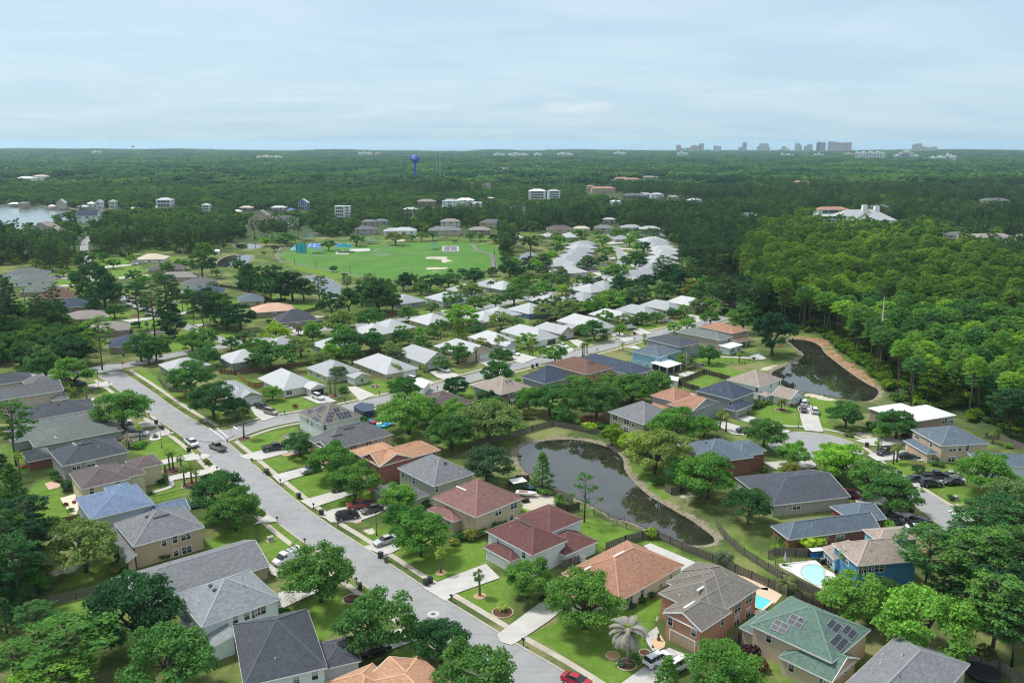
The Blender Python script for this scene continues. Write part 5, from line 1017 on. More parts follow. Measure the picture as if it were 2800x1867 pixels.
# ---------------- vegetation: leaf clump meshes
def leafmat():
	m,nt,b=new_mat('leaves');oi=nt.nodes.new('ShaderNodeObjectInfo');at=nt.nodes.new('ShaderNodeAttribute');at.attribute_name='rnd'
	v1=ramp(nt,at.outputs['Fac'],0,1,(.62,.66,.62),(1.45,1.36,1.30))
	c=mixrgb(nt,1.0,oi.outputs['Color'],v1,'MULTIPLY')
	rr=nt.nodes.new('ShaderNodeValToRGB');e=rr.color_ramp.elements;e[0].color=(.50,.62,.85,1);e[1].color=(1.40,1.26,.95,1);e[0].position=0;e[1].position=1
	k=e.new(.5);k.color=(.96,.98,1,1);nt.links.new(oi.outputs['Random'],rr.inputs[0]);c=mixrgb(nt,1.0,c,rr.outputs[0],'MULTIPLY')
	P=worldpos(nt);n=nodes_noise(nt,.45,3,.6,P);c=mixrgb(nt,ramp(nt,n.outputs[0],.35,.65),mixrgb(nt,1.0,c,(.80,.84,.84),'MULTIPLY'),mixrgb(nt,1.0,c,(1.16,1.13,1.02),'MULTIPLY'))
	n2=nodes_noise(nt,.0042,4,.6,P);c=mixrgb(nt,ramp(nt,n2.outputs[0],.38,.66),mixrgb(nt,1.0,c,(.74,.80,.86),'MULTIPLY'),mixrgb(nt,1.0,c,(1.30,1.24,1.0),'MULTIPLY'))
	n3=nodes_noise(nt,.028,3,.6,P);c=mixrgb(nt,ramp(nt,n3.outputs[0],.40,.62),mixrgb(nt,1.0,c,(.80,.84,.88),'MULTIPLY'),mixrgb(nt,1.0,c,(1.18,1.14,.98),'MULTIPLY'))
	out=nt.nodes['Material Output'];nt.nodes.remove(b);df=nt.nodes.new('ShaderNodeBsdfDiffuse');tr=nt.nodes.new('ShaderNodeBsdfTranslucent');mx=nt.nodes.new('ShaderNodeMixShader');mx.inputs[0].default_value=.38
	nt.links.new(c,df.inputs[0]);tc=mixrgb(nt,1.0,c,(1.25,1.3,.7),'MULTIPLY');nt.links.new(tc,tr.inputs[0]);nt.links.new(df.outputs[0],mx.inputs[1]);nt.links.new(tr.outputs[0],mx.inputs[2]);nt.links.new(mx.outputs[0],out.inputs[0])
	return m
LEAF=leafmat();BARK=plain('bark',(.10,.085,.07),.95,.3,6,.1);BARKP=plain('pine_bark',(.16,.125,.10),.95,.3,6,.1);DEADW=plain('dead_wood',(.42,.38,.34),.9,.2,5,.1)
rs=np.random.RandomState(11)
def leaf_quads(cen,rad,n,size,asp=1.0,shell=.55,up=.35,flat=1.0):
	"""n leaf sprays round a clump centre: returns (n,4,3)"""
	d=rs.normal(size=(n,3));d /= np.linalg.norm(d,axis=1)[:,None];d[:,2]=np.where(d[:,2]<-.3,-d[:,2]*.6,d[:,2])
	r=rs.uniform(shell,1.0,n)**.8;p=cen+d*r[:,None]*np.array([rad,rad,rad*flat])
	nn=d*.75+rs.normal(size=(n,3))*.55;nn[:,2]+=up;nn /= np.linalg.norm(nn,axis=1)[:,None]
	t=np.cross(nn,rs.normal(size=(n,3)));t /= np.linalg.norm(t,axis=1)[:,None]+1e-9;b=np.cross(nn,t)
	s=size*rs.uniform(.6,1.3,n)[:,None];t=t*s;b=b*s*asp
	q=np.stack([p-t*.5,p-b*.5+nn*s*.10,p+t*.5,p+b*.5+nn*s*.10],1);return q
def quads_to_mesh(name,Q,mat=None,rnd_=None):
	n=len(Q);me=bpy.data.meshes.new(name);me.vertices.add(n*4);me.vertices.foreach_set('co',Q.reshape(-1).astype(np.float32));me.loops.add(n*4)
	me.loops.foreach_set('vertex_index',np.arange(n*4));me.polygons.add(n);me.polygons.foreach_set('loop_start',np.arange(0,n*4,4));me.polygons.foreach_set('loop_total',np.full(n,4));me.update(calc_edges=True)
	a=me.attributes.new('rnd','FLOAT','FACE');a.data.foreach_set('value',(rs.rand(n) if rnd_ is None else rnd_).astype(np.float32));me.materials.append(mat or LEAF);return me
def tube_mesh(name,segs,mat):
	b=MB()
	for pts,rad,n in segs:b.tube(pts,rad,n)
	me=bpy.data.meshes.new(name);me.from_pydata(b.v,[],b.f);me.materials.append(mat);me.polygons.foreach_set('use_smooth',[True]*len(me.polygons));me.update();return me
def oak(seed,K,nl,size,open_=0.0):
	"""broad live oak, 10 m wide and 8 m tall"""
	rs.seed(seed);cs=[];Q=[];rv=[]
	lob=[(rs.uniform(0,6.28),rs.uniform(.78,1.12)) for _ in range(5)]
	for _ in range(K):
		a=rs.uniform(0,6.283);f=1.0
		for la,lk in lob:f+=.16*(lk-.95)*3*math.cos(a-la)
		v=rs.uniform(-.40,1.0) if rs.rand()<.75 else rs.uniform(-.62,0);ph=math.asin(max(-.6,min(1,v)));rr=rs.uniform(.60,.92)*f
		c=np.array([math.cos(a)*math.cos(ph)*4.6*rr,math.sin(a)*math.cos(ph)*4.6*rr,3.85+math.sin(ph)*3.35*rr]);cs.append(c)
	for _ in range(K//5):cs.append(np.array([rs.uniform(-2,2),rs.uniform(-2,2),rs.uniform(4,6.2)]))
	for c in cs:
		r=rs.uniform(.75,1.35);n=max(4,int(nl*r*r/1.1));Q.append(leaf_quads(c,r,n,size,.75,.35,.35,.72));rv.append(np.clip(rs.rand(n)*.75+rs.uniform(0,.3),0,1))
	me=quads_to_mesh('crown',np.concatenate(Q),None,np.concatenate(rv))
	segs=[];fk=(rs.uniform(-.2,.2),rs.uniform(-.2,.2),2.0);segs.append((((0,0,-.3),(.05,0,.8),fk),(.42,.32,.27),9))
	for i in range(7):
		c=cs[int(rs.randint(len(cs)))];mid=(fk[0]*.5+c[0]*.45,fk[1]*.5+c[1]*.45,3.1+rs.uniform(-.3,.4));segs.append(((fk,mid,tuple(c)),(.2,.13,.04),6))
		c2=cs[int(rs.randint(len(cs)))];segs.append(((mid,tuple((np.array(mid)+c2)/2+np.array([0,0,.3])),tuple(c2)),(.1,.07,.02),5))
	return me,tube_mesh('trunk',segs,BARK)
def pine(seed,K,nl,size,dome=True):
	"""tall bare trunked pine, 8 m wide and 19 m tall"""
	rs.seed(seed);Q=[];rv=[];segs=[(((0,0,-.3),(rs.uniform(-.2,.2),.1,7),(rs.uniform(-.4,.4),rs.uniform(-.3,.3),13),(rs.uniform(-.5,.5),rs.uniform(-.5,.5),17.6)),(.26,.22,.17,.05),7)]
	for i in range(K):
		t=(i+.5)/K;z=8.3+10.0*t+rs.uniform(-.3,.3);R_=4.0*math.sqrt(max(.03,1-((t-.38)/.68)**2)) if t>.38 else 4.0*(.60+1.05*t);a=i*2.4+rs.uniform(-.5,.5);rr=R_*rs.uniform(.50,1.0)
		c=np.array([math.cos(a)*rr,math.sin(a)*rr,z]);r=rs.uniform(.85,1.4);n=max(4,int(nl*r*r));Q.append(leaf_quads(c,r,n,size,.5,.15,.65,.6));rv.append(np.clip(rs.rand(n)*.7+rs.uniform(0,.35),0,1))
		segs.append((((0,0,z-1.3),(c[0]*.55,c[1]*.55,z-.6),tuple(c)),(.08,.06,.03),4))
	me=quads_to_mesh('crown',np.concatenate(Q),None,np.concatenate(rv));return me,tube_mesh('trunk',segs,BARKP)
def conifer(seed,nl,size):
	"""young pine or cedar, leafy to the ground, 6 m wide and 12 m tall"""
	rs.seed(seed);Q=[]
	for i in range(64):
		t=i/64;z=1.0+10.8*t;R_=2.9*(1-t)**.8*rs.uniform(.55,1.05)+.15;a=i*2.4;c=np.array([math.cos(a)*R_,math.sin(a)*R_,z]);r=.95*(1-t*.55);Q.append(leaf_quads(c,r,nl,size,.5,.2,.5,.7))
	return quads_to_mesh('crown',np.concatenate(Q)),tube_mesh('trunk',[(((0,0,-.3),(0,0,6),(0,0,11.4)),(.24,.14,.03),7)],BARKP)
def bush(seed,n,size,flat=.8):
	rs.seed(seed);Q=[leaf_quads(np.array([rs.uniform(-.25,.25),rs.uniform(-.25,.25),.42+rs.uniform(-.1,.1)]),.42,n,size,.8,.5,.3,flat) for _ in range(5)]
	return quads_to_mesh('shrub',np.concatenate(Q))
def fan_palm(seed,nf=26,green=True):
	"""sabal palm head about 3 m wide centred on the origin"""
	rs.seed(seed);Q=[];rv=[]
	for i in range(nf):
		a=i*2.4+rs.uniform(-.3,.3);el=rs.uniform(-.75,1.25);d=np.array([math.cos(a)*math.cos(el),math.sin(a)*math.cos(el),math.sin(el)]);L_=rs.uniform(.9,1.2);c=d*L_*.75;side=np.cross(d,[0,0,1.0]);side /= np.linalg.norm(side)+1e-9;upv=np.cross(side,d)
		for k in range(-5,6):
			f=k/5*1.25;dd=d*math.cos(f)+side*math.sin(f);dd=dd*rs.uniform(.75,1.05);tip=c+dd*.95+np.array([0,0,-.28*abs(math.cos(el))-.1*abs(k)/5]);w_=side*.05+upv*.02;m_=c+dd*.5
			Q.append([c,m_-w_*1.6,tip,m_+w_*1.6]);rv.append(rs.rand())
		w_=side*.03;Q.append([-w_,w_,c+w_,c-w_]);rv.append(.3)
	return quads_to_mesh('fronds',np.array(Q),None,np.array(rv))
def feather_palm(seed,nf,L_,droop,mat=None):
	rs.seed(seed);Q=[];rv=[]
	for i in range(nf):
		a=i*2.4+rs.uniform(-.2,.2);el=rs.uniform(-.15,1.25);pts=[];p=np.zeros(3);e=el
		for s in range(9):
			pts.append(p.copy());p=p+np.array([math.cos(a)*math.cos(e),math.sin(a)*math.cos(e),math.sin(e)])*L_/8;e-=droop/8*(1+s*.18)
		sd=np.array([-math.sin(a),math.cos(a),0])
		for s in range(1,9):
			for u in (0,.33,.66):
				p0=pts[s-1]*(1-u)+pts[s]*u;fw=(pts[s]-pts[s-1])/np.linalg.norm(pts[s]-pts[s-1]);wl=L_*.17*math.sin(min(1,(s+u)/4)*1.57)*(1.0 if s<7 else .6)
				for sg in (-1,1):
					tip=p0+sd*sg*wl+fw*wl*.55+np.array([0,0,-.25*wl]);ww=fw*.055*L_/2.4;Q.append([p0-ww,p0+ww,tip+ww*.3,tip-ww*.3]);rv.append(rs.rand())
	return quads_to_mesh('fronds',np.array(Q),mat,np.array(rv))
OAKN=[oak(s,50,150,.33) for s in (1,2,3,4,5)];OAKM=[oak(s,40,85,.45) for s in (11,12,13,14)];OAKF=[oak(s,20,18,1.2) for s in (21,22,23)]
def dome_pine(seed,K,nl,size):
	rs.seed(seed);Q=[];rv=[];segs=[(((0,0,-.3),(.1,.1,7),(.2,-.2,13),(0,0,16.5)),(.24,.2,.15,.05),6)]
	for i in range(K):
		u=(i+.5)/K;ph=math.asin(min(1,max(-.45,1-1.42*u)));a=i*2.4;f=rs.uniform(.80,1.0);c=np.array([math.cos(a)*math.cos(ph)*3.3*f,math.sin(a)*math.cos(ph)*3.3*f,14.2+math.sin(ph)*3.6*f]);r=rs.uniform(.85,1.3);n=max(4,int(nl*r*r))
		Q.append(leaf_quads(c,r,n,size,.6,.2,.6,.7));rv.append(np.clip(rs.rand(n)*.6+rs.uniform(0,.4),0,1))
		if i % 4==0:segs.append((((0,0,11.5),tuple(c*np.array([.6,.6,.95])),tuple(c)),(.08,.06,.03),4))
	return quads_to_mesh('crown',np.concatenate(Q),None,np.concatenate(rv)),tube_mesh('trunk',segs,BARKP)
DOMN=[dome_pine(s,40,60,.5) for s in (101,102,103)];DOMM=[dome_pine(s,34,44,.62) for s in (111,112,113)];DOMF=[dome_pine(s,18,10,1.6) for s in (121,122,123)]
PINEN=[pine(s,46,60,.55) for s in (31,32,33,34)];PINEM=[pine(s,34,46,.66) for s in (41,42,43)];PINEF=[pine(s,18,11,1.7) for s in (51,52,53)]
CONI=[conifer(s,46,.50) for s in (61,62)];BUSH=[bush(s,60,.20) for s in (71,72,73)];FAN=[fan_palm(s) for s in (81,82,83)]
FEATH=[feather_palm(s,26,2.6,1.5) for s in (91,92)];SAGO=feather_palm(95,22,1.2,1.2)
DEADL=plain('dead_fronds',(.28,.26,.225),.9,.3,4,.1);FDEAD=feather_palm(97,27,3.9,1.25,DEADL);FDEADS=feather_palm(98,20,2.4,1.3,plain('drab_fronds',(.24,.20,.13),.9,.25,4,.1))
TREES=[]
GREEN={k:tuple(c*2.5 for c in v) for k,v in {'oak':(.046,.104,.036),'dark':(.036,.080,.033),'bright':(.068,.146,.034),'grey':(.068,.104,.052),'lime':(.105,.165,.022),'pine':(.040,.092,.034),'pined':(.030,.066,.032),'pinel':(.064,.130,.030),'olive':(.085,.100,.036),'palm':(.095,.145,.040),'purple':(.045,.022,.022),'red':(.16,.03,.03)}.items()}
def obj(name,me,parent=None,col=None):
	o=bpy.data.objects.new(name,me);C.objects.link(o)
	if parent is not None:o.parent=parent
	if col:o.color=(*col,1)
	return o
PEND=[]
def plant(kind,x,y,w_,h,col='oak',lab=None,group=None,lod=None,name=None,z=0.0,rz=None,full=False):
	D=math.hypot(x,y);col=GREEN.get(col,col);s=rnd.uniform(.92,1.08)
	if kind=='oak':
		S=(OAKN if D<300 else OAKM if D<620 else OAKF) if lod is None else lod;me,tk=rnd.choice(S);W0,H0=10.0,8.0;nm=name or 'oak_tree'
	elif kind=='pine':S=(PINEN if D<300 else PINEM if D<620 else PINEF) if lod is None else lod;me,tk=rnd.choice(S);W0,H0=8.0,19.0;nm=name or 'pine_tree'
	elif kind=='conifer':me,tk=rnd.choice(CONI);W0,H0=6.4,12.0;nm=name or 'conifer'
	if full:S=OAKN if D<300 else OAKM if D<620 else OAKF;me,tk=rnd.choice(S);W0,H0=10.0,16.8
	E=empty(nm,x,y,z,rz if rz is not None else rnd.uniform(0,6.28));E.scale=(w_/W0,w_/W0*s,h/H0)
	obj('trunk',tk,E);obj('crown',me,E,col);E['category']={'oak':'tree','pine':'pine tree','conifer':'conifer'}[kind]
	if group:E['group']=group
	PEND.append((E,kind,lab,w_,x,y));TREES.append((x,y,z,w_/2));return E
def place_px(t,x,y,wpx,ratio,cfrac,z0=0):
	"""crown centre reading and crown width -> ground place, width, height"""
	u,v=px(t,x,y);hz=4.0
	for _ in range(4):
		p=un(u,v,hz);dep=p.y*ct+(HC-hz)*st;w_=wpx*TL[t][2]*dep/F;h=w_*ratio;hz=h*cfrac
	return p,w_,h
OAKS="""A 760,290,620,grey 1210,880,820,dark 1570,1340,800,oak 360,640,240,bright 170,760,260,dark 500,90,140,lime B 585,560,640,oak 1110,1010,700,oak 1510,190,520,bright 1330,50,300,bright 1700,1180,500,oak 2020,1480,720,oak C 150,600,450,oak 670,790,680,oak 1960,1450,640,bright D 790,790,580,oak 1110,690,210,dark 1450,980,850,bright 2010,1300,200,olive
E 1110,510,480,oak 420,130,350,dark 660,200,360,oak 1750,220,430,oak 1950,440,420,dark 2170,520,260,dark 2030,1290,500,oak 2150,1450,470,oak F 480,380,170,bright 735,850,270,oak 1030,1000,420,bright 1240,1180,420,oak 1730,540,520,oak 1700,340,270,bright 1650,1350,340,bright 2120,700,420,oak 1080,200,160,grey
G 450,590,580,grey 120,760,340,oak 440,1030,430,grey 540,190,280,oak 150,320,235,dark 1020,440,360,oak 1300,350,330,oak 1450,440,430,dark 1650,330,300,oak 1790,370,280,oak 2000,290,280,oak 1130,580,200,oak 1590,760,230,lime 1760,830,240,lime 1990,900,520,grey 2150,680,440,bright 2280,1110,330,oak 560,700,190,dark 800,570,110,olive 1900,720,150,olive
H 930,690,240,bright 1480,750,350,oak 1740,940,300,bright 2110,970,330,bright 960,1130,540,bright 1340,1400,430,dark 2230,580,310,oak 740,80,170,dark 970,25,215,oak 1700,1090,200,olive 260,330,330,oak I 660,1010,430,bright 960,1160,420,oak 1140,1290,450,oak 1190,660,340,oak 1050,740,150,bright 2020,1110,500,bright 2260,1340,520,grey 1380,1080,110,oak
J 1080,890,200,dark 1310,950,220,dark 1540,560,180,dark 1640,620,170,bright 480,1480,330,grey 2200,1310,260,oak K 2130,1040,330,bright 1780,1090,400,grey 1850,1320,420,oak 2150,1300,400,oak 1350,1370,310,grey 1010,1450,500,oak 830,1400,330,bright 700,1270,230,grey 1060,1210,330,lime 200,1310,420,oak 250,1480,340,oak 1720,480,100,dark 1670,205,165,dark 1180,110,260,oak 1050,240,100,olive 950,165,140,bright 1990,150,180,oak 2020,640,120,oak 380,520,110,dark 2120,620,100,dark
L 490,985,260,oak 750,930,190,grey 1110,1020,380,bright 630,1200,190,bright 780,1230,140,dark 420,1270,260,oak 100,1290,260,oak 1550,1070,290,grey 1740,1100,160,oak 1280,1190,220,dark 1050,1440,340,oak 1540,1310,200,grey 1340,1330,190,olive 1630,1460,150,dark 1860,1300,250,oak 2170,1460,290,oak 990,820,250,oak 1210,720,290,grey 1250,870,240,dark 1490,850,220,oak 1440,670,150,dark 1700,790,290,dark 1740,650,260,oak 1860,600,240,grey 2050,720,250,oak 2130,610,240,dark 2240,545,230,grey 2250,720,170,lime 2050,960,250,grey 2250,980,280,grey
740,630,270,dark 950,610,260,dark 1240,560,280,dark 1440,510,150,dark 1650,480,260,dark 1830,470,200,dark 2030,390,230,dark 2180,250,210,dark 2220,160,190,oak 1590,230,130,oak 1580,310,130,oak 1600,380,130,oak 1310,110,140,oak 1200,110,130,oak 770,100,150,oak 640,110,140,oak 520,120,120,oak 340,110,250,olive 1480,130,150,dark 1890,170,240,pined 1100,510,110,dark 970,510,80,dark
M 620,160,210,oak 655,285,210,oak 450,410,240,dark 630,370,130,dark 1090,230,210,oak 1000,370,310,oak 770,510,310,oak 840,650,300,dark 1110,620,250,dark 700,810,400,oak 1040,780,300,grey 1330,720,270,oak 1660,700,290,olive 2080,810,240,oak 460,910,230,oak 190,940,330,grey 60,860,200,grey 530,1180,310,oak 860,1080,230,grey 1070,1040,210,dark 1240,1030,170,oak 1420,980,170,oak 1560,960,200,bright 1710,900,220,grey 1890,900,220,bright 1860,1040,230,oak 1440,1150,180,bright 1590,1110,210,bright 2110,1010,170,oak 1560,1520,130,dark 930,150,190,oak 1200,70,180,oak 430,625,240,oak 150,600,170,dark 90,140,180,dark 380,90,200,oak 800,80,190,oak 1010,100,160,oak 560,620,150,oak 1830,620,190,bright 1700,560,170,oak 640,1270,90,dark"""
PINES="""A 620,1180,720,pinel,.62 330,930,330,pine,.7 500,1490,560,pinel,.6 110,1330,330,pine,.8 120,430,400,pine,1.2 E 90,640,330,pine,1.3 J 1030,520,360,pined,1.1 1190,700,380,pined,1.1 1020,740,260,pined,1.1 1560,800,260,pined,1.4 1740,900,280,pined,1.3 1890,650,280,pined,1.3 1900,940,240,pined,1.2 1990,1100,250,pined,1.2 1120,1180,290,pine,1.6 1600,1350,300,pine,1.1 1780,1370,280,pine,1.1 1700,1430,250,pine,1.0 850,1380,400,pined,.9 2310,860,240,pined,1.3 1260,690,230,pined,1.2 950,380,210,pined,1.2
K 250,830,300,pined,1.0 430,900,420,pined,.9 650,1000,340,pined,.9 500,1060,250,pined,.9 720,540,260,pined,1.1 900,560,260,pined,1.1 1080,540,260,pined,1.0 1250,650,340,pined,1.0 1380,700,250,pined,1.1 1000,690,250,pine,1.0 760,650,250,pined,1.0 1120,700,250,pined,1.0 1560,680,180,pined,1.5 1700,860,280,pined,1.0 1900,830,250,pined,1.2 2220,780,340,pined,1.0 2050,760,220,pined,1.1 2130,600,110,pined,1.4 210,400,260,pined,1.2 230,270,240,pined,1.2 640,430,140,pined,1.2 1880,620,110,pined,1.3
L 430,610,190,pined,1.1 550,610,160,pined,1.1 150,760,340,pined,1.1 300,830,240,pined,1.1 60,700,250,pined,1.1 230,690,250,pined,1.0 860,600,130,pined,1.1 M 1330,400,220,pine,1.5 1400,560,260,pine,1.2 1600,470,220,pine,1.3 1250,500,150,pine,1.4 1885,740,180,pine,1.3 2240,1050,250,pine,1.2 2130,720,170,pine,1.3 1760,730,190,pine,1.2 1500,620,220,pine,1.2 240,800,150,pined,1.3
D 1480,330,480,pine,1.0 1950,420,560,pine,1.05 2230,380,500,pine,1.1 2120,820,560,pine,1.0 2300,1000,480,pine,1.0 1950,130,460,pine,1.1 2270,120,420,pine,1.1 1830,620,400,pine,.9 2020,620,400,pine,1.0 1620,620,300,pine,.9 2330,700,420,pine,1.1 1760,300,360,pine,1.0 I 2130,1500,440,pine,1.0 N 340,830,300,pined,1.15 150,640,190,pine,1.2 250,560,200,pine,1.2"""
CONIF="A 220,330,420,dark,1.6 E 120,1330,380,dark,1.75 E 40,1180,300,dark,1.7 G 950,1100,250,oak,1.5 C 1430,1490,330,bright,1.2 L 1060,1180,240,lime,1.1 G 280,1510,120,oak,1.7 E 1520,1130,55,dark,3.6 A 60,600,300,dark,1.2 G 1110,1360,130,bright,1.0 A 40,950,260,dark,1.4"
def each(s):
	t='n'
	for w_ in s.split():
		if w_ in TL:t=w_
		else:
			a=w_.split(',');yield t,float(a[0]),float(a[1]),float(a[2]),a[3:]
for t,x,y,wpx,ex in each(OAKS):
	p,w_,h=place_px(t,x,y,wpx*(1.17 if t in 'KLM' else 1.22),.70 if t in 'KLM' else .74,.50);plant('oak',p.x,p.y,w_,min(h,13),ex[0])
for t,x,y,wpx,ex in each(PINES):
	r=float(ex[1]);full=r<=1.2 and t in 'JKLMN'
	if full:p,w_,h=place_px(t,x,y,wpx*1.22,.92*r,.54);plant('pine',p.x,p.y,w_*1.06,min(h,19)*2.1,ex[0],lod=None,full=True)
	else:p,w_,h=place_px(t,x,y,wpx*1.2,r*1.25,.68);plant('pine',p.x,p.y,w_,min(h,21),ex[0])
for t,x,y,wpx,ex in each(CONIF):
	r=float(ex[1]);p,w_,h=place_px(t,x,y,wpx,r,.5);plant('conifer',p.x,p.y,w_,h,ex[0])
FILL=[(poly(s),n) for s,n in (('n 480,1010 720,930 1000,890 1240,850 1500,800 1690,760 2000,830 1900,890 1650,940 1400,1000 1150,1040 960,1060 700,1080',34),('n 1060,885 1060,830 1290,760 1500,640 1640,650 1760,640 1900,700 1880,760 1700,860 1400,850 1200,870',24),('n 90,700 500,720 700,830 760,900 560,950 400,970 240,900 100,780',26),('n 1050,1200 1100,1130 1400,1080 1600,1060 1800,1060 1600,1150 1300,1150 1180,1200',8))]
RP_=[(p.x,p.y) for L_ in (LEFTS,FARX,CROSS,MAINC,CULR) for p in L_]
for P,n in FILL:
	x0,x1,y0,y1=min(p.x for p in P),max(p.x for p in P),min(p.y for p in P),max(p.y for p in P);k=0
	for _ in range(6000):
		if k>=n:break
		x,y=rnd.uniform(x0,x1),rnd.uniform(y0,y1)
		if not inside((x,y),P) or on_house(x,y,2.0) or any(math.hypot(a[0]-x,a[1]-y)<6.5 for a in TREES) or any(abs(a[0]-x)<6 and abs(a[1]-y)<6 for a in RP_) or any(inside((x,y),Q) for Q in PONDS):continue
		w_=rnd.uniform(7.0,11.5);plant('oak',x,y,w_,w_*rnd.uniform(.70,.88),rnd.choice(['oak','oak','dark','grey','bright','oak']));k+=1
def dead_tree(x,y,h,lab,sp=1.0,leaves=0):
	rs.seed(int(abs(x*7)));segs=[(((0,0,-.3),(.1,0,h*.5),(-.1,.1,h)),(h*.02,h*.014,.03),7)];Q=[]
	for i in range(22):
		z=h*(.3+.68*i/22);a=i*2.4;L_=sp*h*.13*(1.1-i/26);tip=(math.cos(a)*L_,math.sin(a)*L_,z+L_*.5);segs.append((((0,0,z),(tip[0]*.5,tip[1]*.5,z+L_*.15),tip),(.07,.05,.015),4))
		if leaves and i % 2==0:Q.append(leaf_quads(np.array(tip),1.0,leaves,.4,.7,.2,.3,.7))
	E=empty('bare_tree' if not leaves else 'thin_tree',x,y);tag(E,lab,'tree');obj('trunk',tube_mesh('trunk',segs,DEADW if not leaves else BARK),E)
	if leaves:obj('crown',quads_to_mesh('crown',np.concatenate(Q)),E,GREEN['bright'])
	TREES.append((x,y,0,3));return E
q=g('N',1178,1100);dead_tree(q.x,q.y,27,'bleached dead pine snag standing above the far pond bank',.75)
q=g('H',755,205);dead_tree(q.x,q.y,8,'leafless grey tree beside the white patio of the light blue house',2.3)
q=g('G',1335,1568);dead_tree(q.x,q.y,12,'thin leaning green tree on the near shore of the pond',2.0,60)
PALMS="""A 1160,560,1160,455,f B 1697,560,1697,375,f 2055,768,2045,575,f D 688,575,688,385,f E 545,620,545,500,f 690,420,690,355,f 802,465,795,355,f 1290,830,1283,690,f 1185,880,1160,800,s 1560,1095,1555,935,f 1592,1085,1585,925,f 1665,1085,1660,985,f 1695,1235,1692,1085,f 1762,1215,1758,1060,f 1807,1222,1805,1095,f 190,1180,165,950,f
F 1063,420,1055,290,f 1020,390,1015,280,f 1585,240,1565,135,f 1605,240,1610,130,f 1648,245,1655,140,f 1880,190,1900,145,f H 1068,715,1060,570,f 1125,735,1125,600,f 1095,640,1090,560,f 1632,545,1635,465,g 1245,105,1245,30,f I 1005,930,1005,835,f 1150,1035,1150,900,f 1180,1020,1190,880,f 2060,850,2060,760,f J 2095,975,2090,840,f 2155,995,2150,880,f 1690,1190,1690,1110,f 1770,1210,1770,1130,f 290,890,275,710,f K 1330,1240,1330,1165,g
L 1270,1540,1270,1400,f 1880,1470,1870,1290,f 1910,1470,1915,1330,f 1500,730,1500,620,f 860,1290,870,1180,f 960,1200,960,1120,f M 390,1500,385,1360,f 405,1500,405,1340,f 440,1455,460,1345,f 1095,1300,1095,1245,f 850,1420,860,1345,f 660,660,655,610,f 545,400,550,340,f E 2240,795,2243,545,g"""
def palm(x,y,h,kind='f',wf=1.0,lab=None,z=0):
	E=empty('palm_tree',x,y,z,rnd.uniform(0,6));b=MB();lean=rnd.uniform(-.25,.25)
	b.tube(((0,0,-.3),(lean*.3,0,h*.5),(lean,0,h)),(.27,.2,.2),8);b.lathe([(.2,h-.5),(.33,h-.25),(.2,h+.15),(.05,h+.3)],8,0,lean,0)
	b.build('trunk',{'f':plain('palm_bark',(.17,.14,.11),.95,.3,6,.1),'d':DEADW}.get(kind,plain('palm_bark',(.17,.14,.11),.95,.3,6,.1)),E,True)
	me={'f':rnd.choice(FAN),'g':FEATH[0],'s':FDEADS,'d':FDEAD}[kind];o=obj('fronds',me,E,GREEN['palm'] if kind !='g' else (.10,.13,.05));o.location=(lean,0,h);k=wf*(.78 if kind=='f' else 1.0);o.scale=(k,k,k)
	if kind=='d':o2=obj('fronds',FEATH[1],E,GREEN['palm']);o2.location=(lean,0,h+.3);o2.scale=(.5,.5,.9)
	E['category']='palm tree';PEND.append((E,'palm',lab,h,x,y));TREES.append((x,y,z,1.2));return E
def hfrom(base,top_px):
	dr=ray(*top_px);t=base.y/dr.y;return HC+dr.z*t
t_='n'
for w_ in PALMS.split():
	if w_ in TL:t_=w_;continue
	a=w_.split(',');b0=g(t_,float(a[0]),float(a[1]));h=max(1.2,min(11,hfrom(b0,px(t_,float(a[2]),float(a[3])))));palm(b0.x,b0.y,h,a[4])
b0=g('C',1058,1368);palm(b0.x,b0.y,hfrom(b0,px('C',1070,1100)),'d',1.0,'tall date palm with bleached grey fronds in front of the peach house')
def fronds_only(nm,t,x,y,me,sc_,col,lab,cat='palm',z=.3):
	q=g(t,x,y);E=empty(nm,q.x,q.y);o=obj('fronds',me,E,col);o.scale=(sc_,)*3;o.location=(0,0,z)
	b=MB();b.lathe([(.16,-.1),(.16,z),(.08,z+.15)],7);b.build('trunk',plain('palm_bark',(.17,.14,.11)),E);tag(E,lab,cat)
fronds_only('palm_tree','C',1945,480,FEATH[0],1.05,(.17,.21,.14),'silvery pindo palm inside the bend of the weathered back fence','palm tree',1.8)
fronds_only('palm_tree','D',165,720,FEATH[1],1.0,(.15,.19,.12),'silvery pindo palm beside the slatted wooden gate near the green roof','palm tree',1.6)
fronds_only('sago_palm','C',1120,1340,SAGO,1.1,GREEN['dark'],'dark sago palm right of the bleached palm trunk',z=.5);fronds_only('sago_palm','C',995,1405,SAGO,1.0,GREEN['grey'],'grey green sago palm left of the bleached palm trunk',z=.4)
fronds_only('sago_palm','E',1425,795,SAGO,1.0,GREEN['dark'],'sago palm on a white ring near the lamp post',z=.7);fronds_only('sago_palm','B',2265,895,SAGO,1.3,GREEN['palm'],'bushy sago palm on dark mulch beside the right hand drive',z=.6);fronds_only('sago_palm','B',340,325,SAGO,.9,GREEN['palm'],'small sago palm beside the utility box lawn',z=.5)
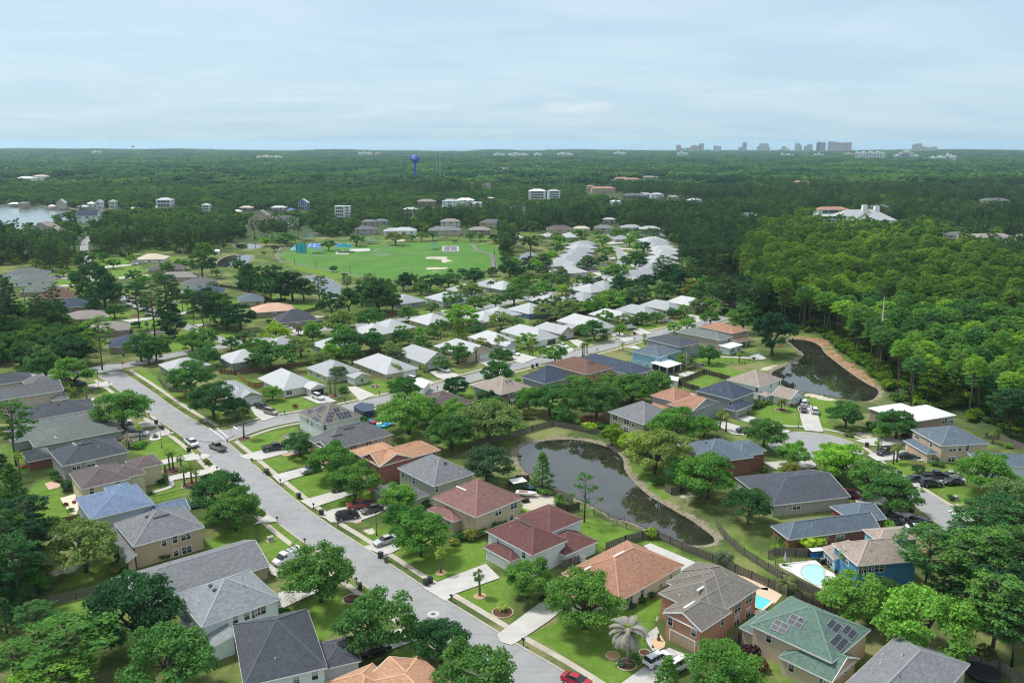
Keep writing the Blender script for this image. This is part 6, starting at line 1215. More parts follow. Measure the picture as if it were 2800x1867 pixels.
SHR="""E 1262,858,100,bright 1310,845,60,oak 500,1120,90,dark 520,1165,80,dark 610,1225,135,dark 1890,1160,110,dark 1380,1300,40,oak F 1128,348,90,dark 1590,285,110,bright 695,500,50,red 1310,628,110,dark 420,1090,60,olive C 1112,855,70,dark 1205,803,80,dark 1288,755,70,dark 1270,190,140,lime 2000,1220,40,olive 2200,1280,200,purple 2280,1400,160,purple 275,790,75,dark D 400,265,220,lime 900,190,110,lime 125,250,130,dark 1430,470,80,dark 1100,110,150,bright 650,250,90,olive 930,1000,90,dark 5,1110,60,dark
B 1870,215,110,dark 1980,200,150,olive 2080,170,120,oak 1820,270,90,olive 2250,130,150,dark 240,920,130,dark 300,1010,110,oak 1500,600,1,oak G 590,1568,90,oak 740,1480,110,lime 2000,1190,100,dark 1380,690,130,lime 1480,680,90,bright 1260,640,80,bright 1610,690,110,dark 750,700,110,oak 880,1240,90,oak 980,1280,110,oak 730,270,60,bright I 760,770,50,dark 1525,1025,70,dark 1590,1035,70,dark 1680,1340,70,dark 1395,975,40,dark 280,440,60,dark 200,490,45,red 960,680,110,dark 1260,780,90,purple 2200,860,70,bright 1410,1275,40,lime 240,450,1,dark
H 1400,460,80,dark 1450,475,70,olive 1410,500,70,oak 1500,470,60,oak 1350,560,60,oak 1720,490,45,red 1440,490,60,dark 900,1060,1,dark 1480,1090,70,olive 2230,770,40,dark E 1475,1190,70,dark 1500,1170,60,dark 605,1400,50,red 680,1380,40,red 650,1450,60,oak 1890,1015,60,olive 1985,1110,50,lime F 1850,140,60,oak 1880,1380,110,oak 1570,850,70,lime 1000,265,1,oak L 1900,180,1,oak 1020,160,60,dark 1500,170,50,dark J 1550,1115,110,dark 2130,820,90,dark 1960,1220,130,dark K 930,300,60,oak 1850,545,65,oak 970,830,50,dark 980,1080,70,dark
A 1515,400,100,dark 1100,400,110,dark 1180,500,110,dark 1050,530,90,olive 100,900,120,dark 40,800,100,bright M 1120,1320,70,oak 160,1265,80,oak 330,1200,100,dark 1000,1110,60,dark 1810,1440,1,oak"""
def shrub(x,y,w_,h,col,lab=None,cat='shrub',name='shrub'):
	o=obj(name,rnd.choice(BUSH),None,GREEN.get(col,col));o.location=(x,y,0);o.scale=(w_,w_,h*1.1);o.rotation_euler=(0,0,rnd.uniform(0,6));o['category']=cat
	PEND.append((o,'shrub',lab,w_,x,y));return o
for t,x,y,wpx,ex in each(SHR):
	if wpx<5:continue
	p,w_,h=place_px(t,x,y,wpx,.72,.5);shrub(p.x,p.y,w_,h,ex[0])
def hedge(s,w_,h,col,lab,dens=60):
	L_=poly(s);Q=[];rs.seed(int(abs(L_[0].x*10)))
	for a,b in zip(L_,L_[1:]):
		n=int((b-a).length/.45)+1
		for i in range(n):
			p=a+(b-a)*((i+.5)/n);Q.append(leaf_quads(np.array([p.x,p.y,h*.5]),w_*.6,dens//2,.16,.8,.3,.3,h/w_*.85))
	o=obj('hedge',quads_to_mesh('hedge',np.concatenate(Q)),None,GREEN[col]);tag(o,lab,'hedge')
hedge('E 1395,1360 1600,1310 1800,1255 1870,1235',.8,.9,'dark','clipped low hedge along the drive beside the blue roofed house');hedge('F 560,430 690,405',1.4,1.1,'dark','hedge under the window of the bungalow with the open garage')
hedge('F 1820,215 1900,245 1950,260',1.6,1.2,'bright','hedge beside the drive of the bungalow with three thin palms');hedge('F 1240,160 1330,190 1480,250',1.5,1.6,'oak','tall hedge between two white roofed bungalows');hedge('J 2065,780 2200,815',2.0,1.4,'dark','long dark hedge in front of the white ranch house')
hedge('I 1495,1015 1620,1045',1.3,1.0,'bright','green hedge along the beige house facing the cul-de-sac');hedge('D 0,460 130,520 200,560',1.2,2.4,'lime','yellow green creeper hanging over the pool fence');hedge('D 20,370 130,350 245,345',1.3,2.2,'lime','yellow green creeper on the fence behind the pool umbrella');hedge('B 300,800 330,870 350,900',1.6,3.0,'dark','tall clipped hedge in front of the pale blue grey house')
hedge('C 1080,1420 1180,1380',1.0,.4,'dark','low ground cover in the bed under the bleached palm');hedge('B 1780,220 1950,250 2090,215',1.8,1.6,'dark','thick hedge below the beige house with pinkish brown roof')
# ---------------- vehicles
PAINT_M=objcolor_mat('car_paint',.28,.5,.5);CARGL=plain('car_glass',(.018,.022,.026),.08,.1,1,.7);TYRE=plain('tyre_rubber',(.02,.02,.02),.85,.1);RIM=plain('wheel_rim',(.40,.41,.42),.35,.1,1,.5,.6)
TAILL=plain('tail_lamp',(.35,.01,.01),.3,.05);HEADL=plain('head_lamp',(.70,.72,.74),.15,.05);BLACKP=plain('black_plastic',(.025,.025,.027),.55,.1)
def loft(b,st,mi=0,caps=True):
	"""stations (x, half width low, z low, half width mid, z mid, half width top, z top)"""
	base=len(b.v)
	for x,wb,z0,wm,zm,wt,z1 in st:
		for y,z in ((-wb,z0),(-wm,zm),(-wt,z1),(wt,z1),(wm,zm),(wb,z0)):b.v.append((x,y,z))
	for k in range(len(st)-1):
		for j in range(6):
			b.f.append((base+k*6+j,base+(k+1)*6+j,base+(k+1)*6+(j+1) % 6,base+k*6+(j+1) % 6));b.m.append(mi)
	if caps:b.f.append(tuple(base+j for j in range(6)));b.m.append(mi);b.f.append(tuple(base+(len(st)-1)*6+5-j for j in range(6)));b.m.append(mi)
def mk_car(kind):
	E=empty({'sedan':'sedan_car','suv':'suv_car','pickup':'pickup_truck','van':'cargo_van'}[kind],0,-500,0);b=MB();gl=MB();rf=MB()
	if kind=='sedan':
		L_,W_,wh=4.75,.90,.33
		loft(b,[(-2.37,.70,.38,.80,.62,.68,.92),(-2.2,.84,.26,.89,.62,.76,1.0),(-1.2,.88,.22,.91,.60,.80,.98),(1.0,.88,.22,.91,.60,.80,.95),(1.9,.86,.24,.89,.58,.76,.82),(2.25,.78,.30,.84,.55,.68,.70),(2.38,.66,.36,.72,.50,.58,.60)])
		loft(gl,[(-1.75,.66,.96,.68,.99,.66,1.0),(-1.05,.74,.96,.70,1.15,.58,1.39),(.15,.76,.94,.71,1.15,.59,1.41),(1.05,.74,.92,.73,.95,.72,.955)]);rf.box(-1.05,-.56,1.385,.2,.56,1.445,0,.06,.06)
		hx,tx,wz,hz_=2.18,-2.30,1.42,.66
	elif kind=='suv':
		L_,W_,wh=4.8,.95,.37
		loft(b,[(-2.40,.80,.42,.88,.72,.80,1.08),(-2.28,.90,.30,.95,.72,.86,1.12),(1.0,.92,.28,.95,.70,.86,1.08),(1.95,.90,.30,.93,.70,.82,1.02),(2.3,.84,.36,.88,.62,.74,.88),(2.42,.74,.42,.80,.58,.66,.72)])
		loft(gl,[(-2.30,.78,1.08,.77,1.12,.76,1.13),(-2.02,.82,1.08,.78,1.35,.68,1.68),(.30,.84,1.06,.79,1.35,.70,1.70),(1.15,.82,1.04,.80,1.07,.79,1.08)]);rf.box(-2.05,-.66,1.67,.38,.66,1.74,0,.08,.07)
		for s in (-1,1):rf.box(-1.7,s*.60-.025,1.74,.1,s*.60+.025,1.80,1)
		for s in (-1,1):
			for x in (-1.25,-.35,.25):rf.box(x,s*.775-.04,1.08,x+.09,s*.775+.04,1.45)
		hx,tx,wz,hz_=2.22,-2.36,1.45,.80
	elif kind=='pickup':
		L_,W_,wh=5.8,1.0,.41
		loft(b,[(-.35,.95,.40,1.0,.8,.88,1.22),(1.5,.95,.40,1.0,.8,.88,1.20),(2.5,.93,.42,.98,.8,.84,1.14),(2.82,.86,.46,.93,.78,.78,1.06),(2.9,.82,.5,.88,.72,.74,.9)])
		loft(b,[(-2.9,.93,.55,.97,.8,.93,1.14),(-.35,.95,.42,1.0,.8,.93,1.14)])
		b.box(-2.78,-.80,1.145,-.50,.80,1.15,1);b.box(-2.9,-.93,1.13,-.35,-.80,1.24);b.box(-2.9,.80,1.13,-.35,.93,1.24);b.box(-2.9,-.80,1.13,-2.80,.80,1.24)
		loft(gl,[(-.50,.80,1.16,.78,1.2,.76,1.22),(-.35,.82,1.18,.80,1.45,.70,1.80),(1.05,.84,1.18,.80,1.45,.72,1.82),(1.78,.82,1.16,.80,1.18,.78,1.2)]);rf.box(-.40,-.70,1.79,1.12,.70,1.86,0,.07,.06)
		for s in (-1,1):
			for x in (.30,.98):rf.box(x,s*.79-.04,1.18,x+.09,s*.79+.04,1.5)
		hx,tx,wz,hz_=2.80,-2.92,1.80,.95
	else:
		L_,W_,wh=5.6,1.0,.38
		loft(b,[(-2.8,.92,.45,.98,1.0,.88,1.3),(-2.6,.96,.34,1.0,1.0,.9,1.32),(1.6,.96,.34,1.0,.9,.9,1.3),(2.3,.93,.38,.96,.85,.82,1.14),(2.72,.84,.44,.88,.75,.74,.98),(2.82,.74,.5,.8,.7,.68,.8)])
		loft(b,[(-2.72,.90,1.28,.88,1.7,.74,2.05),(.9,.9,1.28,.88,1.7,.76,2.08),(1.25,.9,1.28,.87,1.62,.74,1.95)]);loft(gl,[(1.22,.88,1.28,.85,1.62,.72,1.92),(1.95,.84,1.24,.82,1.27,.8,1.28)]);gl.box(.55,-.90,1.35,1.15,-.855,1.78);gl.box(.55,.855,1.35,1.15,.90,1.78);gl.box(-2.79,-.6,1.4,-2.74,.6,1.85)
		for x in (-2.0,-1.0,0.0):rf.box(x,-.72,2.08,x+.06,.72,2.2,1)
		for y in (-.5,0,.45):rf.box(-2.4,y,2.2,.5,y+.06,2.25,1)
		hx,tx,wz,hz_=2.66,-2.8,1.75,.82
	b.box(L_/2-.12,-.55,.42,L_/2+.01,.55,.60,1);b.box(-L_/2-.01,-.6,.40,-L_/2+.1,.6,.56,1)
	b.build('body',[PAINT_M,BLACKP],E,False);gl.build('window',CARGL,E);
	if rf.v:rf.build('roof',[PAINT_M,BLACKP],E)
	ax={'sedan':(-1.38,1.42),'suv':(-1.42,1.42),'pickup':(-1.85,1.85),'van':(-1.75,1.75)}[kind]
	for x in ax:
		for s in (-1,1):
			m_=MB();n=16;y0,y1=-.11,.11
			for k in range(n):
				a0,a1=2*math.pi*k/n,2*math.pi*(k+1)/n;p=lambda a,y,r=wh:(math.cos(a)*r,y,math.sin(a)*r)
				m_.face([p(a0,y0),p(a1,y0),p(a1,y1),p(a0,y1)]);m_.face([p(a0,y0),(0,y0,0),p(a1,y0)]);m_.face([p(a1,y1),(0,y1,0),p(a0,y1)])
			o=m_.build('wheel',TYRE,E,loc=(x,s*(W_-.10),wh));m2=MB();yy_=s*.115
			m2.face([(math.cos(2*math.pi*k/12*-s)*wh*.62,yy_,math.sin(2*math.pi*k/12*-s)*wh*.62) for k in range(12)][::1]);m2.build('rim',RIM,o)
	for s in (-1,1):
		m_=MB();m_.box(hx-.10,s*(W_-.30)-.17,hz_-.08,hx+.12,s*(W_-.30)+.17,hz_+.08);m_.build('headlight',HEADL,E)
		m_=MB();m_.box(tx-.03,s*(W_-.20)-.09,hz_+.02,tx+.12,s*(W_-.20)+.09,hz_+.26);m_.build('taillight',TAILL,E)
		m_=MB();m_.box(wz-.55,s*(W_+.02)-.10,hz_+.22,wz-.38,s*(W_+.02)+.10,hz_+.38);m_.build('mirror',PAINT_M,E)
	bpy.context.view_layer.update();reg(E);return E
PROTO={}
CC={'white':(.72,.73,.73),'black':(.012,.013,.015),'grey':(.10,.105,.11),'silver':(.46,.47,.48),'red':(.22,.03,.025),'tan':(.34,.30,.24),'blue':(.02,.05,.16),'maroon':(.09,.012,.016),'dark':(.03,.034,.042),'bronze':(.21,.19,.165),'crimson':(.38,.01,.03)}
CARS=[('van','B 395,385 180,480','white','white van with roof racks on the drive by the big oak'),('sedan','B 1255,240 1110,290','silver','silver sedan nosing onto the pavement from under a round oak'),
('suv','F 1075,1535 1270,1500','black','black large wagon parked across the drive mouth'),('pickup','F 1430,1405 1165,1435','red','dark red pickup truck under the oaks'),('sedan','F 1480,1430 1320,1475','grey','dark grey sedan between the red pickup and the black wagon'),
('suv','F 905,1070 765,1110','silver','pale silver crossover with black roof parts facing the road'),('pickup','F 405,905 595,875','dark','charcoal pickup truck backed towards the road by the corner lawn'),('suv','F 1180,1240 1050,1270','black','black car hidden under the oak before the salmon house'),
('suv','F 425,550 525,575','tan','tan boxy car at the foot of the drive next to a black pickup'),('pickup','F 350,500 435,530','black','black pickup at the white garage of the corner bungalow'),('suv','F 865,410 950,440','white','white sport car in front of the open garage'),('suv','F 1745,255 1825,275','white','small white crossover below the three thin palms'),('suv','F 2015,155 2120,195','white','white large wagon facing the second street'),
('pickup','E 1710,810 1810,880','white','white work pickup driving on the main road'),('pickup','E 2045,905 1950,865','bronze','bronze pickup truck leaving the junction, seen from behind'),('pickup','E 1200,765 1330,765','silver','silver pickup beside the round palm on the west drive'),('suv','E 650,310 790,295','dark','dark car under the oak by the stop sign'),('sedan','E 1080,665 1180,650','white','white car half under the big roadside oak'),('sedan','E 1755,1415 1850,1395','silver','pale green silver car half hidden behind the oak by the blue roof'),
('suv','C 1240,1405 1440,1310','white','white sport wagon nosed up to the tan garage door'),('suv','C 1455,1450 1625,1355','white','white wagon with black rear wheel right of the other one'),('sedan','C 510,1520 690,1590','crimson','crimson car with its boot open at the bottom edge'),
('sedan','D 1070,30 1190,30','black','black car farthest from the bright blue house'),('sedan','D 1080,100 1240,95','black','black sedan beside the low red brick house'),('sedan','D 1265,85 1480,75','dark','dark blue sedan on the lower drive of the curved street'),('sedan','D 1290,150 1470,160','white','white sedan behind the beige roof of the blue house'),
('sedan','I 1415,1170 1255,1180','dark','dark grey sedan leftmost of the five cars on the crowded drive'),('suv','I 1395,1220 1595,1215','black','black wagon nearest the street on the crowded drive'),('pickup','I 1450,1145 1620,1150','black','black pickup behind the black wagon on the crowded drive'),('sedan','I 1640,1140 1750,1135','silver','silver car at the back of the crowded drive'),('sedan','I 1780,1195 1615,1205','black','black sedan at the right of the crowded drive'),
('suv','I 1100,920 1040,935','dark','blue grey car behind the pair of short palms'),('sedan','I 1205,965 1355,965','dark','dark sedan in front of the long garage roof'),('suv','I 740,1320 845,1340','maroon','maroon car at the end of the long charcoal roof'),
('suv','H 1840,500 1850,460','white','white wagon closest to the white garage wing'),('sedan','H 1840,560 1840,515','grey','grey sedan behind the white wagon on the long drive'),('suv','H 1945,575 1930,525','white','white van like car standing alone on the right of the long drive'),('sedan','H 1375,650 1500,655','dark','dark sedan across the drive of the dark grey house'),('sedan','H 1265,730 1335,725','black','black car under the oak left of the cul-de-sac'),('sedan','H 1335,735 1405,730','black','second black car under the same oak left of the cul-de-sac'),
('van','M 870,1165 980,1155','white','white van in the drive of the eleventh bungalow'),('sedan','M 105,1350 235,1385','white','white sedan in front of the dark garage door'),('sedan','L 1660,1445 1750,1465','white','white car behind the bushy round shrub on the second street'),('sedan','L 1560,1435 1650,1440','white','white car farther up the same drive'),('sedan','M 1320,1080 1420,1080','silver','silver car under the small oaks of the white roof row'),
('pickup','M 325,555 440,560','white','white pickup on the bend of the middle row'),('pickup','M 830,230 905,228','white','white pickup at the head of the far street'),('suv','M 600,355 690,355','white','white car under an oak on the far street'),('pickup','M 570,445 660,445','silver','silver pickup nearest on the far street'),('suv','M 555,395 620,390','dark','dark car between the two pale ones on the far street'),('suv','M 1020,440 1090,435','white','white car at the right row of the far street'),('sedan','M 1050,470 1120,462','black','black car at the right row of the far street'),
('pickup','L 180,1105 295,1105','white','white pickup parked at the kerb near the street bend'),('suv','J 1500,425 1580,430','white','white car left of two by the cream roofed house'),('suv','J 1590,415 1680,412','white','white car right of two by the cream roofed house'),('pickup','J 605,585 685,580','blue','blue pickup near the three grey houses'),('pickup','J 545,595 600,590','white','white truck beside the blue pickup'),('sedan','J 1950,745 2055,742','grey','grey car in front of the slate ranch house'),('sedan','K 1165,1155 1250,1170','silver','silver car in the drive of the near black roof'),('suv','P 1420,1100 1490,1100','white','white car in the park parking bay'),('sedan','P 1500,1085 1560,1085','white','second white car in the park parking bay'),('suv','J 885,135 940,132','white','white car at the far end of the left side road'),('sedan','B 1010,1290 1190,1230','black','black car under the oak beside the orange tan roofs')]
for kind,s,col,lab in CARS:
	if kind not in PROTO:PROTO[kind]=mk_car(kind);r_=PROTO[kind];chs=r_;fresh=True
	else:fresh=False
	a,b_=poly(s,.6);m_=(a+b_)/2;d=b_-a;base=PROTO[kind]
	if fresh:c=base
	else:c=base.copy();C.objects.link(c)
	c.location=(m_.x,m_.y,.16 if 'driving' not in lab and 'leaving' not in lab and 'kerb' not in lab else .05);c.rotation_euler=(0,0,math.atan2(d.y,d.x));k=1.10;c.scale=(k,k,k);tag(c,lab,{'sedan':'car','suv':'car','pickup':'pickup truck','van':'van'}[kind],'vehicles of the neighbourhood')
	if not fresh:
		for ch in CH.get(base.name_full,()):
			q=ch.copy();C.objects.link(q);q.parent=c
			for g2 in CH.get(ch.name_full,()):w2=g2.copy();C.objects.link(w2);w2.parent=q
			if q.name.startswith(('body','roof','mirror')):q.color=(*CC[col],1)
	else:
		for q in c.children:
			if q.name.startswith(('body','roof','mirror')):q.color=(*CC[col],1)
# ---------------- fences
WOODG=plain('weathered_fence_wood',(.165,.150,.130),.95,.3,3,.1);WOODO=plain('fresh_fence_wood',(.36,.21,.10),.9,.2,3,.1);WOODB=plain('brown_fence_wood',(.15,.095,.065),.9,.25,3,.1);WOODD=plain('dark_fence_wood',(.07,.062,.055),.95,.25,3,.1);IRON=plain('black_metal',(.02,.02,.02),.5,.1)
def fence(s,mat,lab,h=1.85,step=None):
	P=poly(s);bd=MB();D=math.hypot(P[0].x,P[0].y);st_=step or (.30 if D<230 else .6);E=empty('fence',P[0].x,P[0].y);tag(E,lab,'fence','garden fences');o0=P[0];posts=[]
	for a,b in zip(P,P[1:]):
		L_=(b-a).length;d=(b-a)/L_;n=max(1,int(L_/st_));nn=Vector((-d.y,d.x))
		for k in range(n):
			q=a+d*((k+.5)*L_/n)-o0+nn*(.035 if k % 2 else -.035);w_=d*(L_/n*.46);t=nn*.012;hh=h+rnd.uniform(-.03,.03);c4=[q-w_-t,q+w_-t,q+w_+t,q-w_+t]
			lo=[(p.x,p.y,.03) for p in c4];hi_=[(p.x,p.y,hh) for p in c4];bd.face(hi_)
			for j in range(4):bd.face([lo[j],lo[(j+1) % 4],hi_[(j+1) % 4],hi_[j]])
		m_=max(1,int(L_/2.6))
		for k in range(m_+1):posts.append(a+d*(k*L_/m_)-o0)
	bd.build('board_panel',mat,E)
	for q in posts[::1][:90]:
		m_=MB();m_.box(-.06,-.06,-.1,.06,.06,h+.06);m_.build('post',mat,E,loc=(q.x,q.y,0))
def railfence(s,lab,h=1.3):
	P=poly(s);E=empty('fence',P[0].x,P[0].y);tag(E,lab,'fence','garden fences');o0=P[0];b=MB()
	for a,c in zip(P,P[1:]):
		L_=(c-a).length;d=(c-a)/L_
		for z in (.15,h-.1):p,q=a-o0,c-o0;b.tube(((p.x,p.y,z),(q.x,q.y,z)),(.03,.03),4)
		n=int(L_/.3)
		for k in range(n):p=a+d*(k*L_/n)-o0;b.tube(((p.x,p.y,0),(p.x,p.y,h-.05)),(.012,.012),3)
	b.build('rail_panel',IRON,E)
	for a,c in zip(P,P[1:]):
		L_=(c-a).length;m_=max(1,int(L_/2.4))
		for k in range(m_+1):
			q=a+(c-a)*(k/m_)-o0;mm=MB();mm.box(-.045,-.045,-.1,.045,.045,h+.1);mm.build('post',IRON,E,loc=(q.x,q.y,0))
for s,m_,lab in (('C 860,352 1040,285 1200,245 1340,240 1560,345 1840,458 2050,555 2200,620 2350,690 D 60,710 170,770',WOODG,'weathered grey fence behind the wide orange roof, running on to the gate'),('C 1875,130 1950,240 2040,330 2130,405 2250,480 2350,545 D 130,620 260,690 480,790',WOODG,'weathered grey fence across the grass from the pond tip to the pool'),
('D 0,430 60,400 250,405 370,405 500,412',WOODG,'grey fence on the far side of the pool terrace'),('G 330,875 480,845 720,780 860,735 1040,688 1250,725 1480,778',WOODG,'long grey fence along the far bank of the pond'),('G 640,1245 720,1200 830,1200',WOODD,'dark leaning fence behind the junk filled yard'),('G 840,1225 1000,1300 1120,1350 1230,1410',WOODG,'sagging fence along the near shore of the pond'),('G 1080,1450 1180,1480 1290,1455',WOODD,'short dark fence behind the small round pine'),
('G 2078,1285 2135,1318 2212,1305 2215,1245',WOODG,'little fenced box on the grass bank right of the pond'),('E 1680,380 1755,425 1845,412',WOODO,'short fresh wooden fence at the corner bungalow'),('F 170,235 270,320 330,335 400,332',WOODO,'fresh orange wooden fence behind the open garage bungalow'),('F 0,205 150,220 500,172 870,125 1040,85',WOODB,'brown fence behind the first bungalows'),('E 1450,265 1500,330 1560,375 1700,375',WOODG,'grey fence around the stop sign bungalow yard'),
('L 215,1425 400,1400 500,1390',WOODB,'reddish brown fence among the oaks behind the fifth bungalow'),('K 1720,1500 1900,1490 2348,1430',WOODB,'reddish brown fence behind the fourth bungalow'),('F 1030,70 1240,70 1500,0',WOODB,'brown fence between the third and the fifth bungalow'),('M -80,1130 130,1060 450,990 760,945 1080,880 1380,840',WOODD,'dark fence running behind the long white roof row'),('H 690,300 800,260 925,208 1020,235 1155,270',WOODD,'black stained fence round the small square lawn, far side'),('H 695,305 750,335 880,372',WOODD,'black stained fence round the small square lawn, near side'),
('H 420,205 560,240 690,262',WOODG,'grey fence behind the light blue house'),('H 800,125 890,165',WOODG,'short grey fence beside the leafless tree'),('I 1990,800 2120,812 2230,860 2350,915',WOODG,'grey fence at the foot of the forest on the right'),('D 1780,1378 1950,1420 2110,1465 2330,1568',WOODG,'grey fence in the bottom right corner by the trampoline'),('A 465,858 700,800 1040,718',WOODG,'grey fence left of the long single storey house'),('A 330,168 500,135 735,90',WOODB,'brown fence on the lawn below the pine column'),
('C 1820,1300 1925,1310',WOODG,'short fence gate in front of the peach house side yard'),('C 1935,1285 2080,1200 2230,1115',WOODG,'fence between the peach house and the green roof'),('C 455,520 540,500 612,472',WOODG,'short fence joining the dark red roofed house'),('K 430,695 630,720 830,790 1050,875 1180,850',WOODD,'dark fence below the row of park pines'),('K 1370,1000 1560,950',WOODB,'brown fence behind the near black roofed house'),('K 1480,1150 1600,1120',WOODB,'brown fence beside the near black roofed house'),('L 200,1050 380,1010',WOODB,'brown fence by the white pickup'),('J 2000,430 2220,425',WOODD,'dark fence right of the cream roofed house'),('D 240,800 300,840 510,930 730,990',WOODD,'dark netted fence behind the green roof'),('G 1930,230 2100,275 2190,290',WOODG,'grey fence right of the long slate roof')):
	fence(s,m_,lab)
for s,lab in (('C 745,20 880,78 1050,155 1190,192','black railing between the lawn and the pond'),('C 735,375 780,350 850,385','black railing at the back of the dark red house'),('H 1060,85 1250,128 1420,90 1300,40','black railing round the sun room lawn'),('G 1430,1490 1560,1530 1700,1568','black railing at the near left shore of the pond'),('D 65,500 350,455','black railing behind the pool umbrella')):railfence(s,lab)
q0,q1=g('D',300,815),g('D',510,900);E=empty('slat_gate',q0.x,q0.y,0,math.atan2(q1.y-q0.y,q1.x-q0.x));tag(E,'brown wooden gate of wide horizontal slats behind the green roof','gate');L_=(q1-q0).length
for k in range(5):m_=MB();m_.box(0,-.02,.15+k*.38,L_,.02,.42+k*.38);m_.build('slat',WOODB,E)
for x in (0,L_/2,L_):m_=MB();m_.box(x-.07,-.07,0,x+.07,.07,2.1);m_.build('post',WOODB,E)
# ---------------- street furniture
def lamp(t,x,y,yt,lab,cobra=False):
	b0=g(t,x,y);h=min(8.5,max(3.4,hfrom(b0,px(t,x,yt))));E=empty('street_lamp',b0.x,b0.y);tag(E,lab,'street lamp','street lamps');b=MB();b.lathe([(.16,0),(.14,.5),(.07,.6),(.055,h-.3)],8);b.build('post',IRON,E,True)
	b=MB();b.lathe([(.10,h-.3),(.20,h-.1),(.24,h+.25),(.12,h+.38),(.02,h+.55)],8);b.build('lamp_head',IRON,E)
for a in (('E',1485,885,700,'black lamp post on the lawn above the sago palm'),('E',910,350,200,'black lamp post near the stop sign'),('B',1108,212,0,'tall black lamp post above the silver sedan'),('H',1788,700,530,'black lamp post beside the long drive at the cul-de-sac'),('M',806,1420,1215,'lamp post on the second street near the light blue house'),('L',358,1080,1000,'lamp post beside the white pickup'),('K',1562,910,700,'tall pole at the end of the fenced lawn')):lamp(*a)
def pole(t,x,y,yt,lab):
	b0=g(t,x,y);h=max(3,min(9,hfrom(b0,px(t,x,yt))));E=empty('light_pole',b0.x,b0.y);tag(E,lab,'pole','poles round the park');b=MB();b.lathe([(.2,0),(.12,h)],6);b.build('post',plain('pole_wood',(.10,.08,.06)),E);b=MB();b.box(-.3,-.12,h,.3,.12,h+.2);b.build('lamp_head',IRON,E)
for i,a in enumerate((('K',1285,440,370),('K',1530,470,390),('K',1920,540,460),('K',2205,610,540),('L',1475,315,250),('L',1490,480,400),('L',1292,240,190),('K',1038,350,280),('L',932,190,110),('L',1070,170,90))):pole(*a,'thin dark pole on the park rim, %s counted from the lower left' % ['first','second','third','fourth','fifth','sixth','seventh','eighth','ninth','tenth'][i])
STREET=[('F',300,1030),('F',560,1225),('F',865,1450),('F',1150,470),('F',1470,405),('F',600,590),('B',195,100),('B',450,300),('B',922,665),('B',1793,822),('B',755,150),('E',1838,990),('E',1570,770),('E',1370,610),('E',1005,320),('C',103,1228),('I',1405,1285),('M',985,1310),('M',555,1435),('F',2000,360),('J',1915,1450),('K',125,1110),('K',1500,1240),('E',1995,1110)]
def side(x,y):
	i=min(range(len(HOUSES)),key=lambda k:math.hypot(HOUSES[k][0].x-x,HOUSES[k][0].y-y));return HOUSES[i][1]
seen={}
def uniq(s):
	if len(s.split())>14:s=s.split(' with ')[0].split(' at the left')[0]
	seen[s]=seen.get(s,0)+1;return s if seen[s]==1 else s+', %s one' % ['','','second','third','fourth','fifth'][seen[s]]
mbx=MB();mbx.box(-.05,-.05,0,.05,.05,1.05)
mpost=bpy.data.meshes.new('post');mpost.from_pydata(mbx.v,[],mbx.f);mpost.materials.append(IRON);b=MB();b.box(-.14,-.28,1.02,.14,.28,1.20);b.lathe([(.14,1.2),(.1,1.28),(.02,1.31)],8);mbox=bpy.data.meshes.new('box');mbox.from_pydata(b.v,[],b.f);mbox.materials.append(IRON)
for t,x,y in STREET:
	q=g(t,x,y);E=empty('mailbox',q.x,q.y,.05,R(39));E.scale=(1.25,1.25,1.15);tag(E,uniq('mailbox at the kerb near '+side(q.x,q.y)),'mailbox','kerbside mailboxes');obj('post',mpost,E);obj('box',mbox,E)
def bin_mesh():
	b=MB();i=len(b.v);b.box(-.27,-.33,.06,.27,.33,1.02,0,-.05,-.05);m1=b;l=MB();l.box(-.34,-.42,1.02,.34,.40,1.10,0,.03,.04);l.box(-.30,.38,.95,.30,.46,1.06);w_=MB()
	w_.tube(((-.3,.3,.12),(.3,.3,.12)),(.12,.12),8);return m1,l,w_
b1,b2,b3=bin_mesh();BINM=objcolor_mat('bin_plastic',.5,.4);me1=bpy.data.meshes.new('bin_body');me1.from_pydata(b1.v,[],b1.f);me2=bpy.data.meshes.new('lid');me2.from_pydata(b2.v,[],b2.f);me3=bpy.data.meshes.new('wheel');me3.from_pydata(b3.v,[],b3.f)
for m_ in (me1,me2):m_.materials.append(BINM)
me3.materials.append(TYRE)
for t,x,y,c in (('F',440,1135,'d'),('F',730,1350,'d'),('F',938,1505,'d'),('B',1145,420,'d'),('B',1195,455,'g'),('B',1560,672,'d'),('B',1600,650,'d'),('B',955,710,'d'),('E',1435,670,'d'),('E',1490,722,'d'),('E',1735,925,'k'),('G',860,155,'d'),('G',900,142,'b'),('I',908,880,'d'),('I',1205,1145,'d'),('I',1315,1480,'d'),('H',1800,470,'b'),('L',2000,1450,'d'),('L',2030,1440,'d'),('M',985,1240,'d'),('J',785,730,'b')):
	q=g(t,x,y);E=empty('wheelie_bin',q.x,q.y,.06,R(39+rnd.uniform(-40,40)));tag(E,uniq({'d':'dark','g':'greyish','k':'black','b':'navy blue'}[c]+' wheeled bin at the kerb near '+side(q.x,q.y)),'bin','wheeled bins');E.scale=(1.25,1.25,1.15)
	cc={'d':(.025,.030,.040),'g':(.12,.115,.10),'k':(.015,.03,.022),'b':(.02,.04,.12)}[c];obj('bin_body',me1,E,cc);obj('lid',me2,E,cc);obj('wheel',me3,E)
q=g('E',1133,178);h=3.0;E=empty('stop_sign',q.x,q.y,0,math.atan2(q.y,q.x)+math.pi/2+math.pi);tag(E,'red octagonal stop sign on a post at the far junction','stop sign');b=MB();b.lathe([(.05,0),(.05,h)],6);b.build('post',plain('galvanised_steel',(.4,.41,.42),.5,.1),E)
